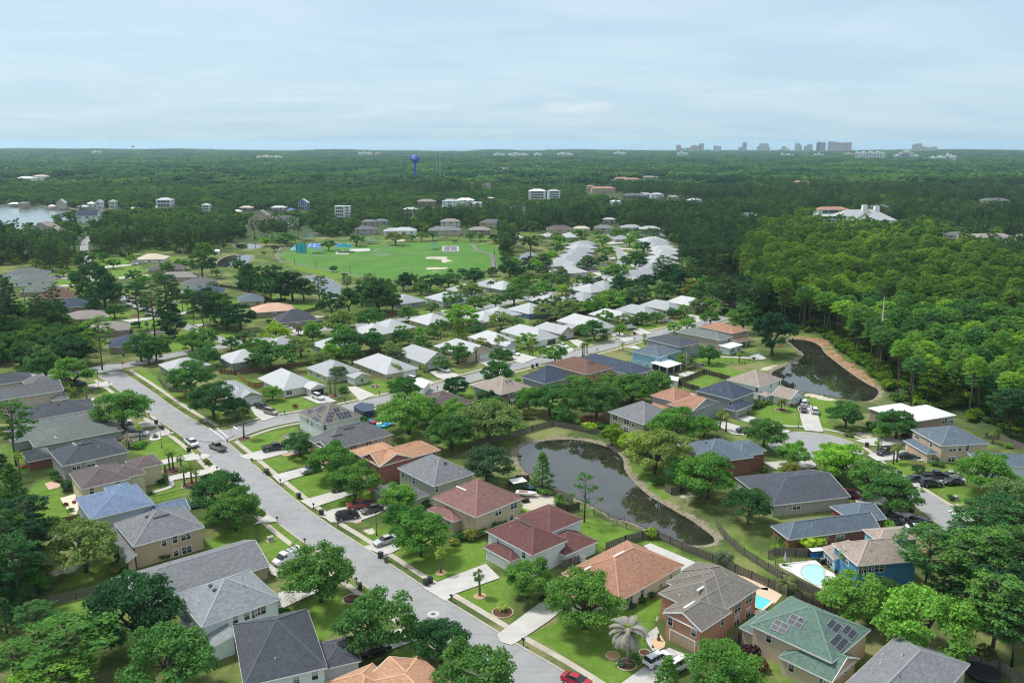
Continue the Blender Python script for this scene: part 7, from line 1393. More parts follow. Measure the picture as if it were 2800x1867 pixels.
r_=.62;ocs=[(math.cos(math.pi/8+k*math.pi/4),math.sin(math.pi/8+k*math.pi/4)) for k in range(8)]
b=MB();b.face([(x*r_,-.05,h+z*r_) for x,z in ocs]);b.face([(x*r_,.03,h+z*r_) for x,z in ocs][::-1]);b.build('border',WHITE(),E);b=MB();b.face([(x*r_*.88,-.058,h+z*r_*.88) for x,z in ocs]);b.build('plate',plain('sign_red',(.50,.015,.02),.5,.03),E)
def text_mesh(body,size,mat,parent,loc,rot,name='lettering'):
	cu=bpy.data.curves.new(name,'FONT');cu.body=body;cu.size=size;cu.align_x='CENTER';cu.align_y='CENTER';o=bpy.data.objects.new('t',cu);C.objects.link(o);bpy.context.view_layer.update()
	me=bpy.data.meshes.new_from_object(o.evaluated_get(bpy.context.evaluated_depsgraph_get()));bpy.data.objects.remove(o);me.name=name;me.materials.clear();me.materials.append(mat);o=bpy.data.objects.new(name,me);C.objects.link(o);o.parent=parent;o.location=loc;o.rotation_euler=rot;return o
text_mesh('STOP',.42,WHITE(),E,(0,-.065,h),(math.pi/2,0,0))
q=g('F',115,780);E=empty('street_name_sign',q.x,q.y,0,R(20));tag(E,'street name sign on a thin post at the corner of the second street','street sign');b=MB();b.lathe([(.04,0),(.04,3.0)],6);b.build('post',plain('galvanised_steel',(.4,.41,.42)),E);b=MB();b.box(-.55,-.02,2.8,.55,.02,3.02);b.box(-.02,-.55,3.03,.02,.55,3.25);b.build('plate',plain('sign_green',(.02,.20,.10),.5,.03),E)
for t,x,y,lab in (('F',75,850,'small dark post at the kerb of the road corner'),('E',1880,668,'small white notice board on the corner grass'),('E',2032,690,'small green post sign on the corner verge')):
	q=g(t,x,y);E=empty('sign_post',q.x,q.y);tag(E,lab,'sign post');b=MB();b.box(-.04,-.04,0,.04,.04,1.0);b.build('post',IRON,E);b=MB();b.box(-.28,-.02,.75,.28,.02,1.15);b.build('plate',WHITE() if 'white' in lab else IRON,E)
b=MB();b.lathe([(1.15,.168),(1.1,.17)],28);q=g('B',1627,935);o=b.build('manhole_surround',CONCM,loc=(q.x,q.y,-.11));tag(o,'pale ring of concrete round the manhole in the road','manhole');b=MB();b.lathe([(.42,.175),(.40,.18)],20);o=b.build('manhole_cover',plain('cast_iron',(.09,.09,.09),.6,.15),o)
for t,x,y,lab in (('B',135,262,'tan utility box on the lawn near the white van'),('I',1720,1362,'tan utility box on the lawn of the curved street'),('C',645,440,'white air conditioner box behind the dark red house'),('J',1415,1480,'green utility box beside the tan brick house')):
	q=g(t,x,y);E=empty('utility_box',q.x,q.y,0,R(30));tag(E,lab,'utility box');col_=(.66,.67,.66) if lab.startswith('white') else (.04,.12,.06) if 'green' in lab else (.36,.33,.25);b=MB();b.box(-.6,-.5,0,.6,.5,.95,0,.05,.05);b.build('cabinet',plain('cabinet_%d' % int(col_[0]*100),col_,.6,.08),E);b=MB();b.box(-.66,-.56,.95,.66,.56,1.03,0,.08,.08);b.build('lid',plain('cabinet_%d' % int(col_[0]*100),col_),E);b=MB();b.box(-.8,-.7,0,.8,.7,.1);b.build('base',CONCM,E)
q=g('C',1355,700);E=empty('air_conditioner',q.x,q.y);tag(E,'round topped air conditioner unit beside the white wall of the wide orange roof','air conditioner');b=MB();b.box(-.45,-.45,0,.45,.45,.9);b.build('casing',plain('ac_grey',(.35,.36,.35),.6,.08),E);b=MB();b.lathe([(.4,.9),(.38,.96)],16);b.build('fan_grille',IRON,E)
# ---------------- pools and the terrace
PW=plain('pool_water_surface',(.36,.66,.67),.06,.06,.5,.8);PW2=plain('pool_water_deep',(.08,.58,.62),.06,.08,.5,.8)
kp=smooth_loop(poly('D 305,540 330,500 390,484 460,492 510,520 505,565 520,610 545,650 500,675 430,665 370,630 320,590'),3);E=empty('swimming_pool',0,0);tag(E,'kidney shaped pale blue swimming pool beside the bright blue house','swimming pool')
n=len(kp);b=MB();b.face([(p.x,p.y,.13) for p in (kp if sum(kp[i].x*kp[(i+1) % n].y-kp[(i+1) % n].x*kp[i].y for i in range(n))>0 else kp[::-1])]);b.build('water',PW,E)
def ring(P,w_,z0,z1,mat,parent,name='coping'):
	b=MB();n=len(P);ar=sum(P[i].x*P[(i+1) % n].y-P[(i+1) % n].x*P[i].y for i in range(n));P=P if ar>0 else P[::-1];O_=[]
	for i in range(n):t=(P[(i+1) % n]-P[i-1]).normalized();O_.append(P[i]+Vector((t.y,-t.x))*w_)
	for i in range(n):
		j=(i+1) % n;b.face([(P[i].x,P[i].y,z1),(O_[i].x,O_[i].y,z1),(O_[j].x,O_[j].y,z1),(P[j].x,P[j].y,z1)]);b.face([(O_[i].x,O_[i].y,z0),(O_[j].x,O_[j].y,z0),(O_[j].x,O_[j].y,z1),(O_[i].x,O_[i].y,z1)])
	b.build(name,mat,parent)
ring(kp,.35,.08,.17,CONCM,E)
rp=poly('C 2232,765 2240,885 2300,905 2410,800 D 35,745');rp=[g('C',2232,760),g('C',2236,870),g('C',2285,900),g('D',30,820),g('D',-20,800)];E=empty('swimming_pool',0,0);tag(E,'rectangular turquoise swimming pool between the peach house and the green roof','swimming pool');n=len(rp)
ar=sum(rp[i].x*rp[(i+1) % n].y-rp[(i+1) % n].x*rp[i].y for i in range(n));rp=rp if ar>0 else rp[::-1];b=MB();b.face([(p.x,p.y,.13) for p in rp]);b.build('water',PW2,E);ring(rp,.5,.06,.17,plain('pool_coping',(.62,.50,.38),.9,.1),E)
q=g('D',152,488);E=empty('parasol',q.x,q.y,.1);tag(E,'closed pale blue parasol on the corner of the pool terrace','parasol');b=MB();b.lathe([(.45,0),(.45,.1),(.04,.12),(.04,2.9)],10);b.build('pole',IRON,E);b=MB();b.lathe([(.30,1.0),(.24,1.5),(.16,2.2),(.05,2.85),(.01,3.0)],9);b.build('canopy',plain('parasol_cloth',(.42,.50,.60),.9,.1),E)
def chair(t,x,y,lab,col,rz=0):
	q=g(t,x,y);E=empty('patio_chair',q.x,q.y,.1,rz);tag(E,lab,'chair','outdoor chairs');m_=plain('chair_%d' % int(col[0]*100+col[2]*10),col,.6,.1);b=MB();b.box(-.3,-.3,.38,.3,.3,.45);b.build('seat',m_,E);b=MB();b.box(-.3,.26,.45,.3,.32,1.0);b.build('backrest',m_,E)
	for a in (-.26,.26):
		for c in (-.26,.26):l=MB();l.box(a-.03,c-.03,0,a+.03,c+.03,.38);l.build('leg',m_,E)
chair('D',630,580,'dark patio chair at the corner of the pool terrace',(.03,.03,.035),.5);chair('D',545,500,'dark patio chair against the blue wall',(.03,.03,.035),1);chair('N',195,1030,'left turquoise garden chair on the far white patio',(.10,.50,.50),.3);chair('N',230,1035,'right turquoise garden chair on the far white patio',(.10,.50,.50),.1)
q=g('D',435,430);E=empty('garden_swing',q.x,q.y,0,R(10));tag(E,'garden swing frame with a white top and blue seat by the pool fence','garden swing');b=MB()
for x in (-1.1,1.1):
	for y in (-.8,.8):b.tube(((x,y,0),(x,0,2.1)),(.04,.04),5)
b.build('frame',IRON,E);b=MB();b.box(-1.3,-.7,2.1,1.3,.7,2.18);b.build('canopy',WHITE(),E);b=MB();b.box(-.9,-.3,.5,.9,.3,.6);b.box(-.9,.25,.6,.9,.32,1.1);b.build('seat',plain('swing_blue',(.02,.16,.50),.7,.1),E)
q=g('D',500,470);E=empty('grill',q.x,q.y,.1,.3);tag(E,'stainless barbecue grill against the blue wall','grill');b=MB();b.box(-.6,-.3,0,.6,.3,.85);b.build('cabinet',IRON,E);b=MB();b.box(-.45,-.3,.85,.45,.3,1.15,0,.06,.1);b.build('lid',RIM,E)
q=g('D',1965,1500);E=empty('trampoline',q.x,q.y);tag(E,'round black trampoline with net poles in the bottom right yard','trampoline');r_=2.6;b=MB();b.lathe([(r_,.8),(r_*.98,.82)],28);b.build('mat',plain('trampoline_mat',(.02,.022,.022),.9,.1),E);b=MB();P=[(math.cos(k*math.pi/14)*r_,math.sin(k*math.pi/14)*r_,.82) for k in range(29)];b.tube(P,[.09]*29,5);b.build('rim',plain('trampoline_pad',(.02,.06,.05),.7,.1),E)
for k in range(6):a=k*math.pi/3;b=MB();b.tube(((math.cos(a)*r_,math.sin(a)*r_,0),(math.cos(a)*r_,math.sin(a)*r_,2.7)),(.035,.035),5);b.build('pole',IRON,E)
def boxthing(nm,cat,lab,s,h,col,parts='lid',z=0):
	P=poly(s);c=sum(P,Vector((0,0)))/len(P);E=empty(nm,c.x,c.y,z);tag(E,lab,cat);m_=plain(nm+'_paint',col,.5,.08);b=MB();n=len(P);Q=[p-c for p in P];ar=sum(Q[i].x*Q[(i+1) % n].y-Q[(i+1) % n].x*Q[i].y for i in range(n));Q=Q if ar>0 else Q[::-1]
	for i in range(n):a,d=Q[i],Q[(i+1) % n];b.face([(a.x,a.y,.45 if 'trailer' in nm else 0),(d.x,d.y,.45 if 'trailer' in nm else 0),(d.x,d.y,h),(a.x,a.y,h)])
	b.build('body',m_,E);b=MB();b.face([(p.x*1.03,p.y*1.03,h+.03) for p in Q]);b.face([(p.x*1.03,p.y*1.03,h-.06) for p in Q][::-1])
	for i in range(n):a,d=Q[i]*1.03,Q[(i+1) % n]*1.03;b.face([(a.x,a.y,h-.06),(d.x,d.y,h-.06),(d.x,d.y,h+.03),(a.x,a.y,h+.03)])
	b.build('roof' if 'trailer' in nm or 'shed' in nm else 'cover',WHITE() if col[0]>.5 else m_,E);return E,Q
E,Q=boxthing('box_trailer','trailer','white box trailer parked on the second street behind the bright oak','F 1760,370 1880,415 1935,350 1815,320',2.9,(.70,.71,.71))
for s in (-.6,.6):m_=MB();m_.tube(((s-.1,-1.0,.38),(s-.1,1.0,.38)),(.38,.38),12);m_.build('wheel',TYRE,E)
a,d=Q[0],Q[1];b=MB();nn_=Vector((d.y-a.y,a.x-d.x)).normalized()*.03
for k in range(9):
	if k in (4,):continue
	p_=a+(d-a)*(.12+k*.085)+nn_;q_=p_+(d-a)*.06;b.face([(p_.x,p_.y,2.1),(q_.x,q_.y,2.1),(q_.x,q_.y,2.4),(p_.x,p_.y,2.4)])
b.build('lettering',BLACKP,E)
boxthing('play_enclosure','enclosure','dark blue netted trampoline enclosure behind the corner house','F 1235,560 1300,525 1420,540 1415,600 1320,612',2.0,(.045,.06,.11))
boxthing('garden_shed','shed','small white framed greenhouse between the orange roof and the dark fence','H 590,320 680,335 690,300 610,285',2.4,(.60,.62,.60));boxthing('garden_shed','shed','little hut beside the small park pond','K 350,318 420,322 425,300 355,296',2.6,(.62,.60,.55))
for i,(x,y,c,nm) in enumerate(((1420,668,(.50,.03,.03),'red'),(1470,680,(.65,.66,.66),'white'),(1500,672,(.02,.25,.10),'green'),(1540,684,(.02,.28,.60),'blue'),(1580,678,(.10,.50,.62),'turquoise'),(1395,655,(.02,.20,.55),'deep blue'))):
	q=g('F',x,y);b=MB();b.lathe([(.7,.15),(.95,.35),(.7,.55),(.3,.5),(.28,.3)],12);o=b.build('pool_toy',plain('toy_'+nm.replace(' ','_'),c,.4,.05),loc=(q.x,q.y,.3));tag(o,nm+' inflatable toy lying behind the corner house with solar panels','pool toy','inflatable toys')
b=MB();b.lathe([(2.0,0),(2.0,.7),(1.85,.7),(1.85,.4)],26);q=g('F',1500,690);o=b.build('paddling_pool',plain('paddling_pool_vinyl',(.10,.42,.60),.4,.05),loc=(q.x,q.y,0));tag(o,'round above ground pool holding the coloured toys','paddling pool')
def kayak(t,x,y,lab,col,rz,L_=3.2):
	q=g(t,x,y);b=MB();loft(b,[(-L_/2,.03,.3,.05,.33,.03,.36),(-L_*.3,.25,.05,.33,.25,.2,.36),(0,.32,0,.40,.22,.22,.34),(L_*.3,.25,.05,.33,.25,.2,.36),(L_/2,.03,.3,.05,.33,.03,.36)]);o=b.build('kayak',plain('kayak_%d' % int(col[0]*50+col[1]*9),col,.4,.05),loc=(q.x,q.y,.1));o.rotation_euler=(0,0,rz);tag(o,lab,'kayak')
kayak('E',225,1065,'orange red kayak lying behind the grey brown house',(.70,.06,.03),.9);kayak('K',1545,1083,'bright blue kayak on the lawn by the brown fence',(.01,.18,.62),.2);kayak('N',390,965,'red kayak on the bank under the tall tree by the far pond',(.45,.03,.04),-.3)
q=g('G',800,1330);E=empty('boat_on_trailer',q.x,q.y,0,R(-12));E.scale=(.95,.95,.95);tag(E,'small white boat on a trailer in the sandy yard left of the pond','boat');b=MB();loft(b,[(-2.6,.8,.5,.95,.9,.9,1.1),(1.2,.7,.5,.95,.9,.9,1.15),(2.3,.3,.7,.5,1.0,.45,1.25),(2.8,.03,1.0,.05,1.2,.03,1.35)]);b.build('hull',plain('boat_white',(.68,.68,.66),.4,.08),E);b=MB();b.box(-1.8,-.6,1.12,.8,.6,1.14);b.build('deck',plain('boat_deck',(.30,.10,.08),.7,.1),E);b=MB();b.tube(((-2.7,0,.35),(3.6,0,.35)),(.06,.06),5);b.tube(((-1,-1,.35),(-1,1,.35)),(.3,.3),10);b.build('trailer_frame',IRON,E)
q=g('G',725,1265);E=empty('canopy_tent',q.x,q.y,0,R(25));tag(E,'pale open canopy over tools in the sandy yard','canopy');b=MB();b.box(-1.9,-1.5,2.3,1.9,1.5,2.42,0,.4,.3);b.build('canopy',WHITE(),E)
for x in (-1.7,1.7):
	for y in (-1.3,1.3):b=MB();b.box(x-.04,y-.04,0,x+.04,y+.04,2.3);b.build('leg',IRON,E)
q=g('G',790,1380);E=empty('pallet_stack',q.x,q.y,0,.3);tag(E,'stack of dark pallets at the near end of the sandy yard','pallets');b=MB()
for k in range(5):b.box(-.9,-.7,.02+k*.2,.9,.7,.14+k*.2)
b.build('pallet',WOODD,E)
q=g('G',855,1275);E=empty('covered_boat',q.x,q.y,0,R(-20));tag(E,'boat under a blue grey cover at the pond fence','boat');b=MB();loft(b,[(-2.3,.6,.4,.9,.8,.5,1.2),(0,.8,.4,1.0,.8,.4,1.5),(2.4,.2,.6,.3,.9,.1,1.1)]);b.build('cover',plain('boat_cover',(.05,.09,.11),.8,.1),E);b=MB();b.tube(((-2.4,0,.3),(3,0,.3)),(.06,.06),5);b.build('trailer_frame',IRON,E)
q=g('H',916,200);E=empty('flag',q.x,q.y);tag(E,'small blue flag above the black stained fence','flag');b=MB();b.lathe([(.03,0),(.03,3.6)],5);b.build('pole',IRON,E);b=MB();b.box(-.9,-.015,2.7,0,.015,3.5);b.build('cloth',plain('flag_blue',(.02,.04,.55),.8,.05),E)
q=g('E',1900,0)
def bed(t,x,y,r_,lab,fill,rim=True):
	q=g(t,x,y);E=empty('planting_bed',q.x,q.y);tag(E,lab,'planting bed','planting beds');b=MB();b.lathe([(r_,0),(r_*.95,.12),(.05,.16)],20);b.build('mulch',fill,E)
	if rim:b=MB();P=[(math.cos(k*math.pi/10)*r_,math.sin(k*math.pi/10)*r_,.08) for k in range(21)];b.tube(P,[.12]*21,5);b.build('edging',plain('edging_stone',(.50,.40,.30),.9,.2,4),E)
MUL=plain('bark_mulch',(.10,.055,.04),.95,.3,5,.1);MUL2=plain('pine_straw',(.42,.27,.14),.95,.25,5,.1);MUL3=plain('white_gravel',(.60,.59,.56),.95,.1,5)
for a in (('B',1698,560,1.0,'round stone edged bed under the first roadside palm',MUL2),('B',2057,773,1.1,'round stone edged bed under the second roadside palm',MUL2),('C',925,1318,1.15,'round brick edged bed on the lawn left of the bleached palm',MUL2),('C',1220,1290,.95,'brick edged bed beside the entrance path',MUL),('C',1050,1400,1.6,'dark bed around the bleached palm',MUL),('E',1425,803,1.6,'white gravel ring under the sago palm',MUL3),('E',2240,805,1.9,'white stone ringed bed under the tall corner palm',MUL),
('F',1050,415,1.8,'white ringed bed under the pair of fan palms',MUL),('F',1430,325,1.8,'dark round bed with a figure on the bungalow lawn',MUL),('B',2265,920,1.9,'dark mulch bed on the lawn corner',MUL),('E',1770,1230,2.6,'dark bed under three feathery palms',MUL),('E',1590,1095,2.6,'dark bed under the palms of the yellow house',MUL),('B',880,800,1.7,'dark round bed under the roadside oak',MUL),('H',1632,540,1.8,'dark bed round the feathery palm',MUL),('B',933,90,.8,'tiny ringed bed by the black wagon',MUL2),('G',1243,110,1.0,'pale ringed bed round the small palm',MUL2)):bed(*a)
q=g('F',1432,345);b=MB();b.lathe([(.2,0),(.22,.3),(.14,.8),(.18,1.1),(.10,1.3),(.13,1.5),(.02,1.6)],10);o=b.build('garden_statue',WHITE(),loc=(q.x,q.y,.1));tag(o,'small white garden statue in the round bed','statue');q=g('C',1345,1175);b=MB();b.lathe([(.3,0),(.34,.3),(.12,.6),(.22,.9),(.1,1.2)],10);o=b.build('garden_statue',plain('stone_dark',(.10,.09,.08),.9,.2),loc=(q.x,q.y,.12));tag(o,'small dark fountain figure in the gravel garden','statue')
# ---------------- the park
def court(s,c1,c2,lab,lines=True):
	P=poly(s);E=empty('sports_court',P[0].x,P[0].y);tag(E,lab,'sports court');o0=P[0];b=MB();b.face([(p.x-o0.x,p.y-o0.y,.06) for p in P][::1]);b.build('surface',plain('court_%d' % int(c1[2]*99),c1,.8,.06),E);c=sum(P,Vector((0,0)))/len(P);b=MB();b.face([((c+(p-c)*.78).x-o0.x,(c+(p-c)*.78).y-o0.y,.075) for p in P]);b.build('playing_area',plain('court2_%d' % int(c2[2]*99),c2,.8,.06),E)
	b=MB();Q=[c+(p-c)*.78 for p in P]
	for i in range(4):
		a,d=Q[i]-o0,Q[(i+1) % 4]-o0;n_=(d-a).normalized();n_=Vector((-n_.y,n_.x))*.18;b.face([(a.x-n_.x,a.y-n_.y,.09),(d.x-n_.x,d.y-n_.y,.09),(d.x+n_.x,d.y+n_.y,.09),(a.x+n_.x,a.y+n_.y,.09)])
	a,d=(Q[0]+Q[1])/2-o0,(Q[2]+Q[3])/2-o0;n_=(d-a).normalized();n_=Vector((-n_.y,n_.x))*.18;b.face([(a.x-n_.x,a.y-n_.y,.092),(d.x-n_.x,d.y-n_.y,.092),(d.x+n_.x,d.y+n_.y,.092),(a.x+n_.x,a.y+n_.y,.092)]);b.build('line_marking',PAINT,E);return E
court('K 1225,272 1420,245 1400,205 1290,205',(.16,.30,.44),(.05,.18,.44),'left blue tennis court in the park');court('K 1420,238 1590,240 1580,192 1450,190',(.05,.18,.42),(.06,.16,.46),'middle blue tennis court in the park');court('K 1740,225 1920,228 1910,190 1745,188',(.05,.18,.42),(.06,.16,.46),'right blue tennis court behind the teal pavilion')
court('L 870,285 1075,283 1068,222 878,220',(.30,.28,.28),(.16,.14,.16),'grey basketball court with pale lines in the park')
sheet('patio',poly('K 1910,255 2140,252 2150,275 1920,290'),.06,plain('white_pavers',(.50,.49,.46),.8,.1));sheet('patio',poly('K 1760,290 1900,288 1905,315 1750,315'),.065,CONCM)
def pavilion(t,x0,x1,ye,yb,lab,roof,d=8,s=.45,z=3.2):
	a=g(t,x0,ye,z);b_=g(t,x1,ye,z);return mk_house('pavilion',lab,lab,[dict(p='%s %g,%g' % (t,x0,ye),z=z,r=roof,w='tan',L=((b_-a).length,d),s=s,open=True,metal=False)],'pavilion',ang=0,near=False)
RC['teal']=(.02,.22,.22);RC['parkgreen']=(.06,.22,.16)
pavilion('K',1735,1925,240,310,'large teal roofed picnic pavilion in the park','teal',12,.5,4.2);pavilion('K',1460,1590,262,305,'small green grey picnic shelter left of the teal pavilion','parkgreen',7,.25);pavilion('K',2105,2232,160,195,'green roofed bench shelter at the back of the park','parkgreen',6,.2,2.8);pavilion('L',735,810,212,255,'little green gazebo beside the basketball court','parkgreen',8,.6,3.6);pavilion('P',1380,1485,1130,1155,'green roofed park restroom by the parking bay','parkgreen',9,.4,3.0)
q0,q1=g('K',1305,303),g('K',1415,303);E=empty('mesh_backstop',q0.x,q0.y);tag(E,'bright cyan mesh backstop panel in the park','backstop');W_=(q1-q0).length;b=MB();b.box(0,-.1,.4,W_,.1,7.5);b.build('panel',plain('cyan_mesh',(.05,.42,.50),.7,.06),E)  # cyan mesh backstop of the park, one flat panel between posts
for x in (0,W_/2,W_):b=MB();b.box(x-.15,-.15,0,x+.15,.15,8);b.build('post',IRON,E)
def goal(s,lab):
	P=poly(s);a,d=P;E=empty('football_goal',a.x,a.y,0,math.atan2(d.y-a.y,d.x-a.x));W_=(d-a).length;h=W_*.30;b=MB();t=.12
	b.tube(((0,0,0),(0,0,h)),(t,t),5);b.tube(((W_,0,0),(W_,0,h)),(t,t),5);b.tube(((0,0,h),(W_,0,h)),(t,t),5);b.build('frame',WHITE(),E);b=MB();b.tube(((0,0,h),(0,h*.8,0)),(.05,.05),4);b.tube(((W_,0,h),(W_,h*.8,0)),(.05,.05),4);b.tube(((0,h*.8,.05),(W_,h*.8,.05)),(.05,.05),4);b.build('back_frame',WHITE(),E);tag(E,lab,'football goal','park goals')
goal('L 137,360 252,358','white football goal on the far side of the field');goal('L 370,518 498,516','white football goal nearest the camera on the field')
for t,x,lab in (('L',968,'tall basketball hoop post on the court'),):
	q=g(t,x,283);E=empty('basketball_hoop',q.x,q.y);tag(E,lab,'basketball hoop');b=MB();b.lathe([(.15,0),(.12,4)],6);b.build('post',IRON,E);b=MB();b.box(-.9,-.05,2.9,.9,.05,4.0);b.build('backboard',WHITE(),E)
# ---------------- lake shore: boat lifts, docks and boats
BLR=plain('boathouse_roof',(.70,.71,.71),.6,.05);BLT=plain('boathouse_teal',(.25,.42,.50),.6,.05);BLB=plain('boathouse_blue',(.06,.16,.42),.6,.05);DOCK=plain('dock_planks',(.38,.32,.26),.9,.2)
def lift(t,x,y,wpx,lab,m_=None):
	q=g(t,x,y,3);dep=q.y*ct+(HC)*st;w_=wpx*TL[t][2]*dep/F;E=empty('boathouse',q.x,q.y,-.5);tag(E,lab,'boathouse','boathouses on the lake');d=w_*.55;b=MB()
	b.face([(-w_/2,-d/2,3.5),(w_/2,-d/2,3.5),(w_*.18,0,5.6),(-w_*.18,0,5.6)]);b.face([(w_/2,d/2,3.5),(-w_/2,d/2,3.5),(-w_*.18,0,5.6),(w_*.18,0,5.6)]);b.face([(w_/2,-d/2,3.5),(w_/2,d/2,3.5),(w_*.18,0,5.6)]);b.face([(-w_/2,d/2,3.5),(-w_/2,-d/2,3.5),(-w_*.18,0,5.6)]);b.face([(-w_/2,-d/2,3.45),(-w_/2,d/2,3.45),(w_/2,d/2,3.45),(w_/2,-d/2,3.45)]);b.build('roof',m_ or BLR,E)
	b=MB();b.box(-w_*.48,-d*.48,.6,w_*.48,d*.48,.9);b.build('deck',DOCK,E)
	for a in (-.45,0,.45):
		for c in (-.45,.45):l=MB();l.box(a*w_-.15,c*d-.15,-1.5,a*w_+.15,c*d+.15,3.5);l.build('pile',DOCK,E)
ND=['first','second','third','fourth','fifth','sixth','seventh','eighth','ninth','tenth','eleventh','twelfth','thirteenth','fourteenth','fifteenth']
for i,(t,x,y,w_,m_) in enumerate((('O',170,745,130,None),('O',600,775,90,None),('O',952,776,120,None),('O',1472,770,100,None),('O',1540,802,95,None),('O',1742,782,125,None),('O',1675,866,100,None),('O',2095,818,120,None),('P',615,832,130,None),('P',525,880,100,BLT),('P',1245,812,85,BLB),('P',1485,782,80,None),('Q',1565,725,90,None),('Q',1658,717,90,None),('Q',1258,742,75,None))):lift(t,x,y,w_,'%s pale roofed boathouse along the shore counted from the left' % ND[i],m_)
def dock(s,lab):
	P=poly(s);o0=P[0];E=empty('dock',o0.x,o0.y,-.3);tag(E,lab,'dock','docks on the lake');b=MB();A,B_=offset(P,1.3),offset(P,-1.3)
	for i in range(len(P)-1):
		q=[A[i],A[i+1],B_[i+1],B_[i]];q=[v-o0 for v in q];b.face([(v.x,v.y,.9) for v in q][::-1]);b.face([(v.x,v.y,.6) for v in q])
		for j in range(4):a,c=q[j],q[(j+1) % 4];b.face([(a.x,a.y,.6),(c.x,c.y,.6),(c.x,c.y,.9),(a.x,a.y,.9)])
	b.build('deck',DOCK,E)
	for p in P:l=MB();l.box(p.x-o0.x-.2,p.y-o0.y-.2,-1.8,p.x-o0.x+.2,p.y-o0.y+.2,1.3);l.build('pile',DOCK,E)
for i,s in enumerate(('O 500,785 620,800 700,790','O 780,800 870,812 960,800','O 1120,828 1250,812 1370,800','O 1530,825 1680,808 1800,800','O 1880,835 2000,838 2120,830','O 1600,800 1680,788','P 1130,830 1240,822 1330,815','P 1370,800 1480,815','Q 1480,755 1600,758 1720,752')):dock(s,'%s wooden dock along the shore counted from the left' % ND[i])
for t,x,y,lab in (('O',1780,838,'white motorboat moored off the left shore'),('Q',900,798,'white boat under the pines by the inlet'),('P',1180,832,'small white boat beside the blue boathouse'),('P',330,905,'white boat cluster left of the tan gabled house')):
	q=g(t,x,y);E=empty('motorboat',q.x,q.y,-.6,rnd.uniform(-.4,.4));E.scale=(2.2,2.2,2.2);tag(E,lab,'boat');b=MB();loft(b,[(-3,.9,0,1.1,.6,1.0,1.0),(1,.8,0,1.1,.6,1.0,1.1),(2.6,.3,.2,.5,.8,.45,1.3),(3.2,.03,.6,.05,1.0,.03,1.4)]);b.build('hull',plain('boat_white',(.68,.68,.66)),E);b=MB();b.box(-1,-.7,1.0,.8,.7,1.9,0,.2,.15);b.build('cabin',WHITE(),E)
# ---------------- towers on the coast and the water tower
TOWERCLEAR=[]
def at_far(u,dist):return Vector(((u-CX)/F*dist/1.0*(1.0),dist*1.0))
def tower_block(name,cat,label,t,x0,x1,ytop,ybase,dist,prof,col,glass=(.16,.20,.25),d=.45,group='towers on the coast',wcol=None):
	"""x0..x1 readings for width, ytop for height at the given distance; prof: list of (from, to, height share) bays"""
	u0,v0=px(t,x0,ytop);u1,_=px(t,x1,ytop);dr=ray((u0+u1)/2,v0);k=dist/dr.y;zt=HC+dr.z*k
	xa=ray(u0,v0);xb=ray(u1,v0);X0=xa.x*dist/xa.y;X1=xb.x*dist/xb.y;W_=X1-X0;zb=-1.0
	E=empty(name,(X0+X1)/2,dist,zb,-(math.atan2((X0+X1)/2,dist)));tag(E,label,cat,group);key='tower_%02d%02d%02d' % tuple(int(c*99) for c in col)
	col=tuple(min(.85,c*2.0) for c in col);cm=plain(key,col,.8,.08,.05);gm=plain('tower_glass',glass,.4,.1,.05)
	H=zt-zb;b=MB();gl=MB();rf=MB();dp=W_*d if W_*d<60 else 60
	for a,c,hs in prof:
		ax,cx=-W_/2+W_*a,-W_/2+W_*c;h=H*hs;b.box(ax,-dp/2,0,cx,dp/2,h);fl=max(3,int(h/8));nb=max(1,int((cx-ax)/11))
		for f_ in range(1,fl):
			z=h*f_/fl
			for q in range(nb):
				wx=ax+(cx-ax)*(q+.5)/nb;ww=(cx-ax)/nb*.36;gl.box(wx-ww,-dp/2-.6,z-h/fl*.28,wx+ww,-dp/2+.5,z+h/fl*.28);
		for f_ in range(1,fl):
			z=h*f_/fl;gl.box(cx-.5,-dp*.4,z-h/fl*.25,cx+.6,dp*.4,z+h/fl*.25);gl.box(ax-.6,-dp*.4,z-h/fl*.25,ax+.5,dp*.4,z+h/fl*.25)
		rf.box(ax-.8,-dp/2-.8,h,cx+.8,dp/2+.8,h+2.2);rf.box(ax+(cx-ax)*.3,-dp*.2,h+2.2,ax+(cx-ax)*.6,dp*.25,h+6)
	b.build('wall',cm,E);gl.build('window',gm,E);rf.build('roof',wcol or cm,E);TOWERCLEAR.append(((X0+X1)/2,dist,W_*.5+30,45,-150 if name=='hotel_building' else -46))
pk=(.46,.30,.27);tl=plain('tile_roof',(.50,.22,.16),.8,.1)
tower_block('apartment_tower','tower','pinkish tower group with a red tiled top, leftmost on the skyline','S',375,565,92,170,8600,[(0,.3,.55),(.28,.85,.78),(.75,1,1)],pk,wcol=tl);tower_block('apartment_tower','tower','small stepped pink tower at the left end of the skyline','S',272,365,108,170,8600,[(0,.55,1),(.5,1,.6)],pk,wcol=tl)
tower_block('apartment_tower','tower','plain pale twin slab standing alone on the skyline','S',672,752,110,172,8600,[(0,.42,1),(.45,1,.92)],(.46,.46,.44));tower_block('apartment_tower','tower','slim grey tower with a lower wing on its left','S',940,1027,78,172,8600,[(0,.5,.55),(.48,1,1)],(.34,.33,.33))
tower_block('apartment_tower','tower','broad beige tower stepping down on both sides','S',1142,1292,90,175,8600,[(0,.2,.7),(.15,.8,1),(.75,.9,.6),(.88,1,.3)],(.42,.39,.34));tower_block('apartment_tower','tower','low beige block falling in steps to the right','S',1375,1520,120,176,8600,[(0,.25,.6),(.2,.5,1),(.5,.75,.7),(.75,1,.35)],(.42,.39,.34))
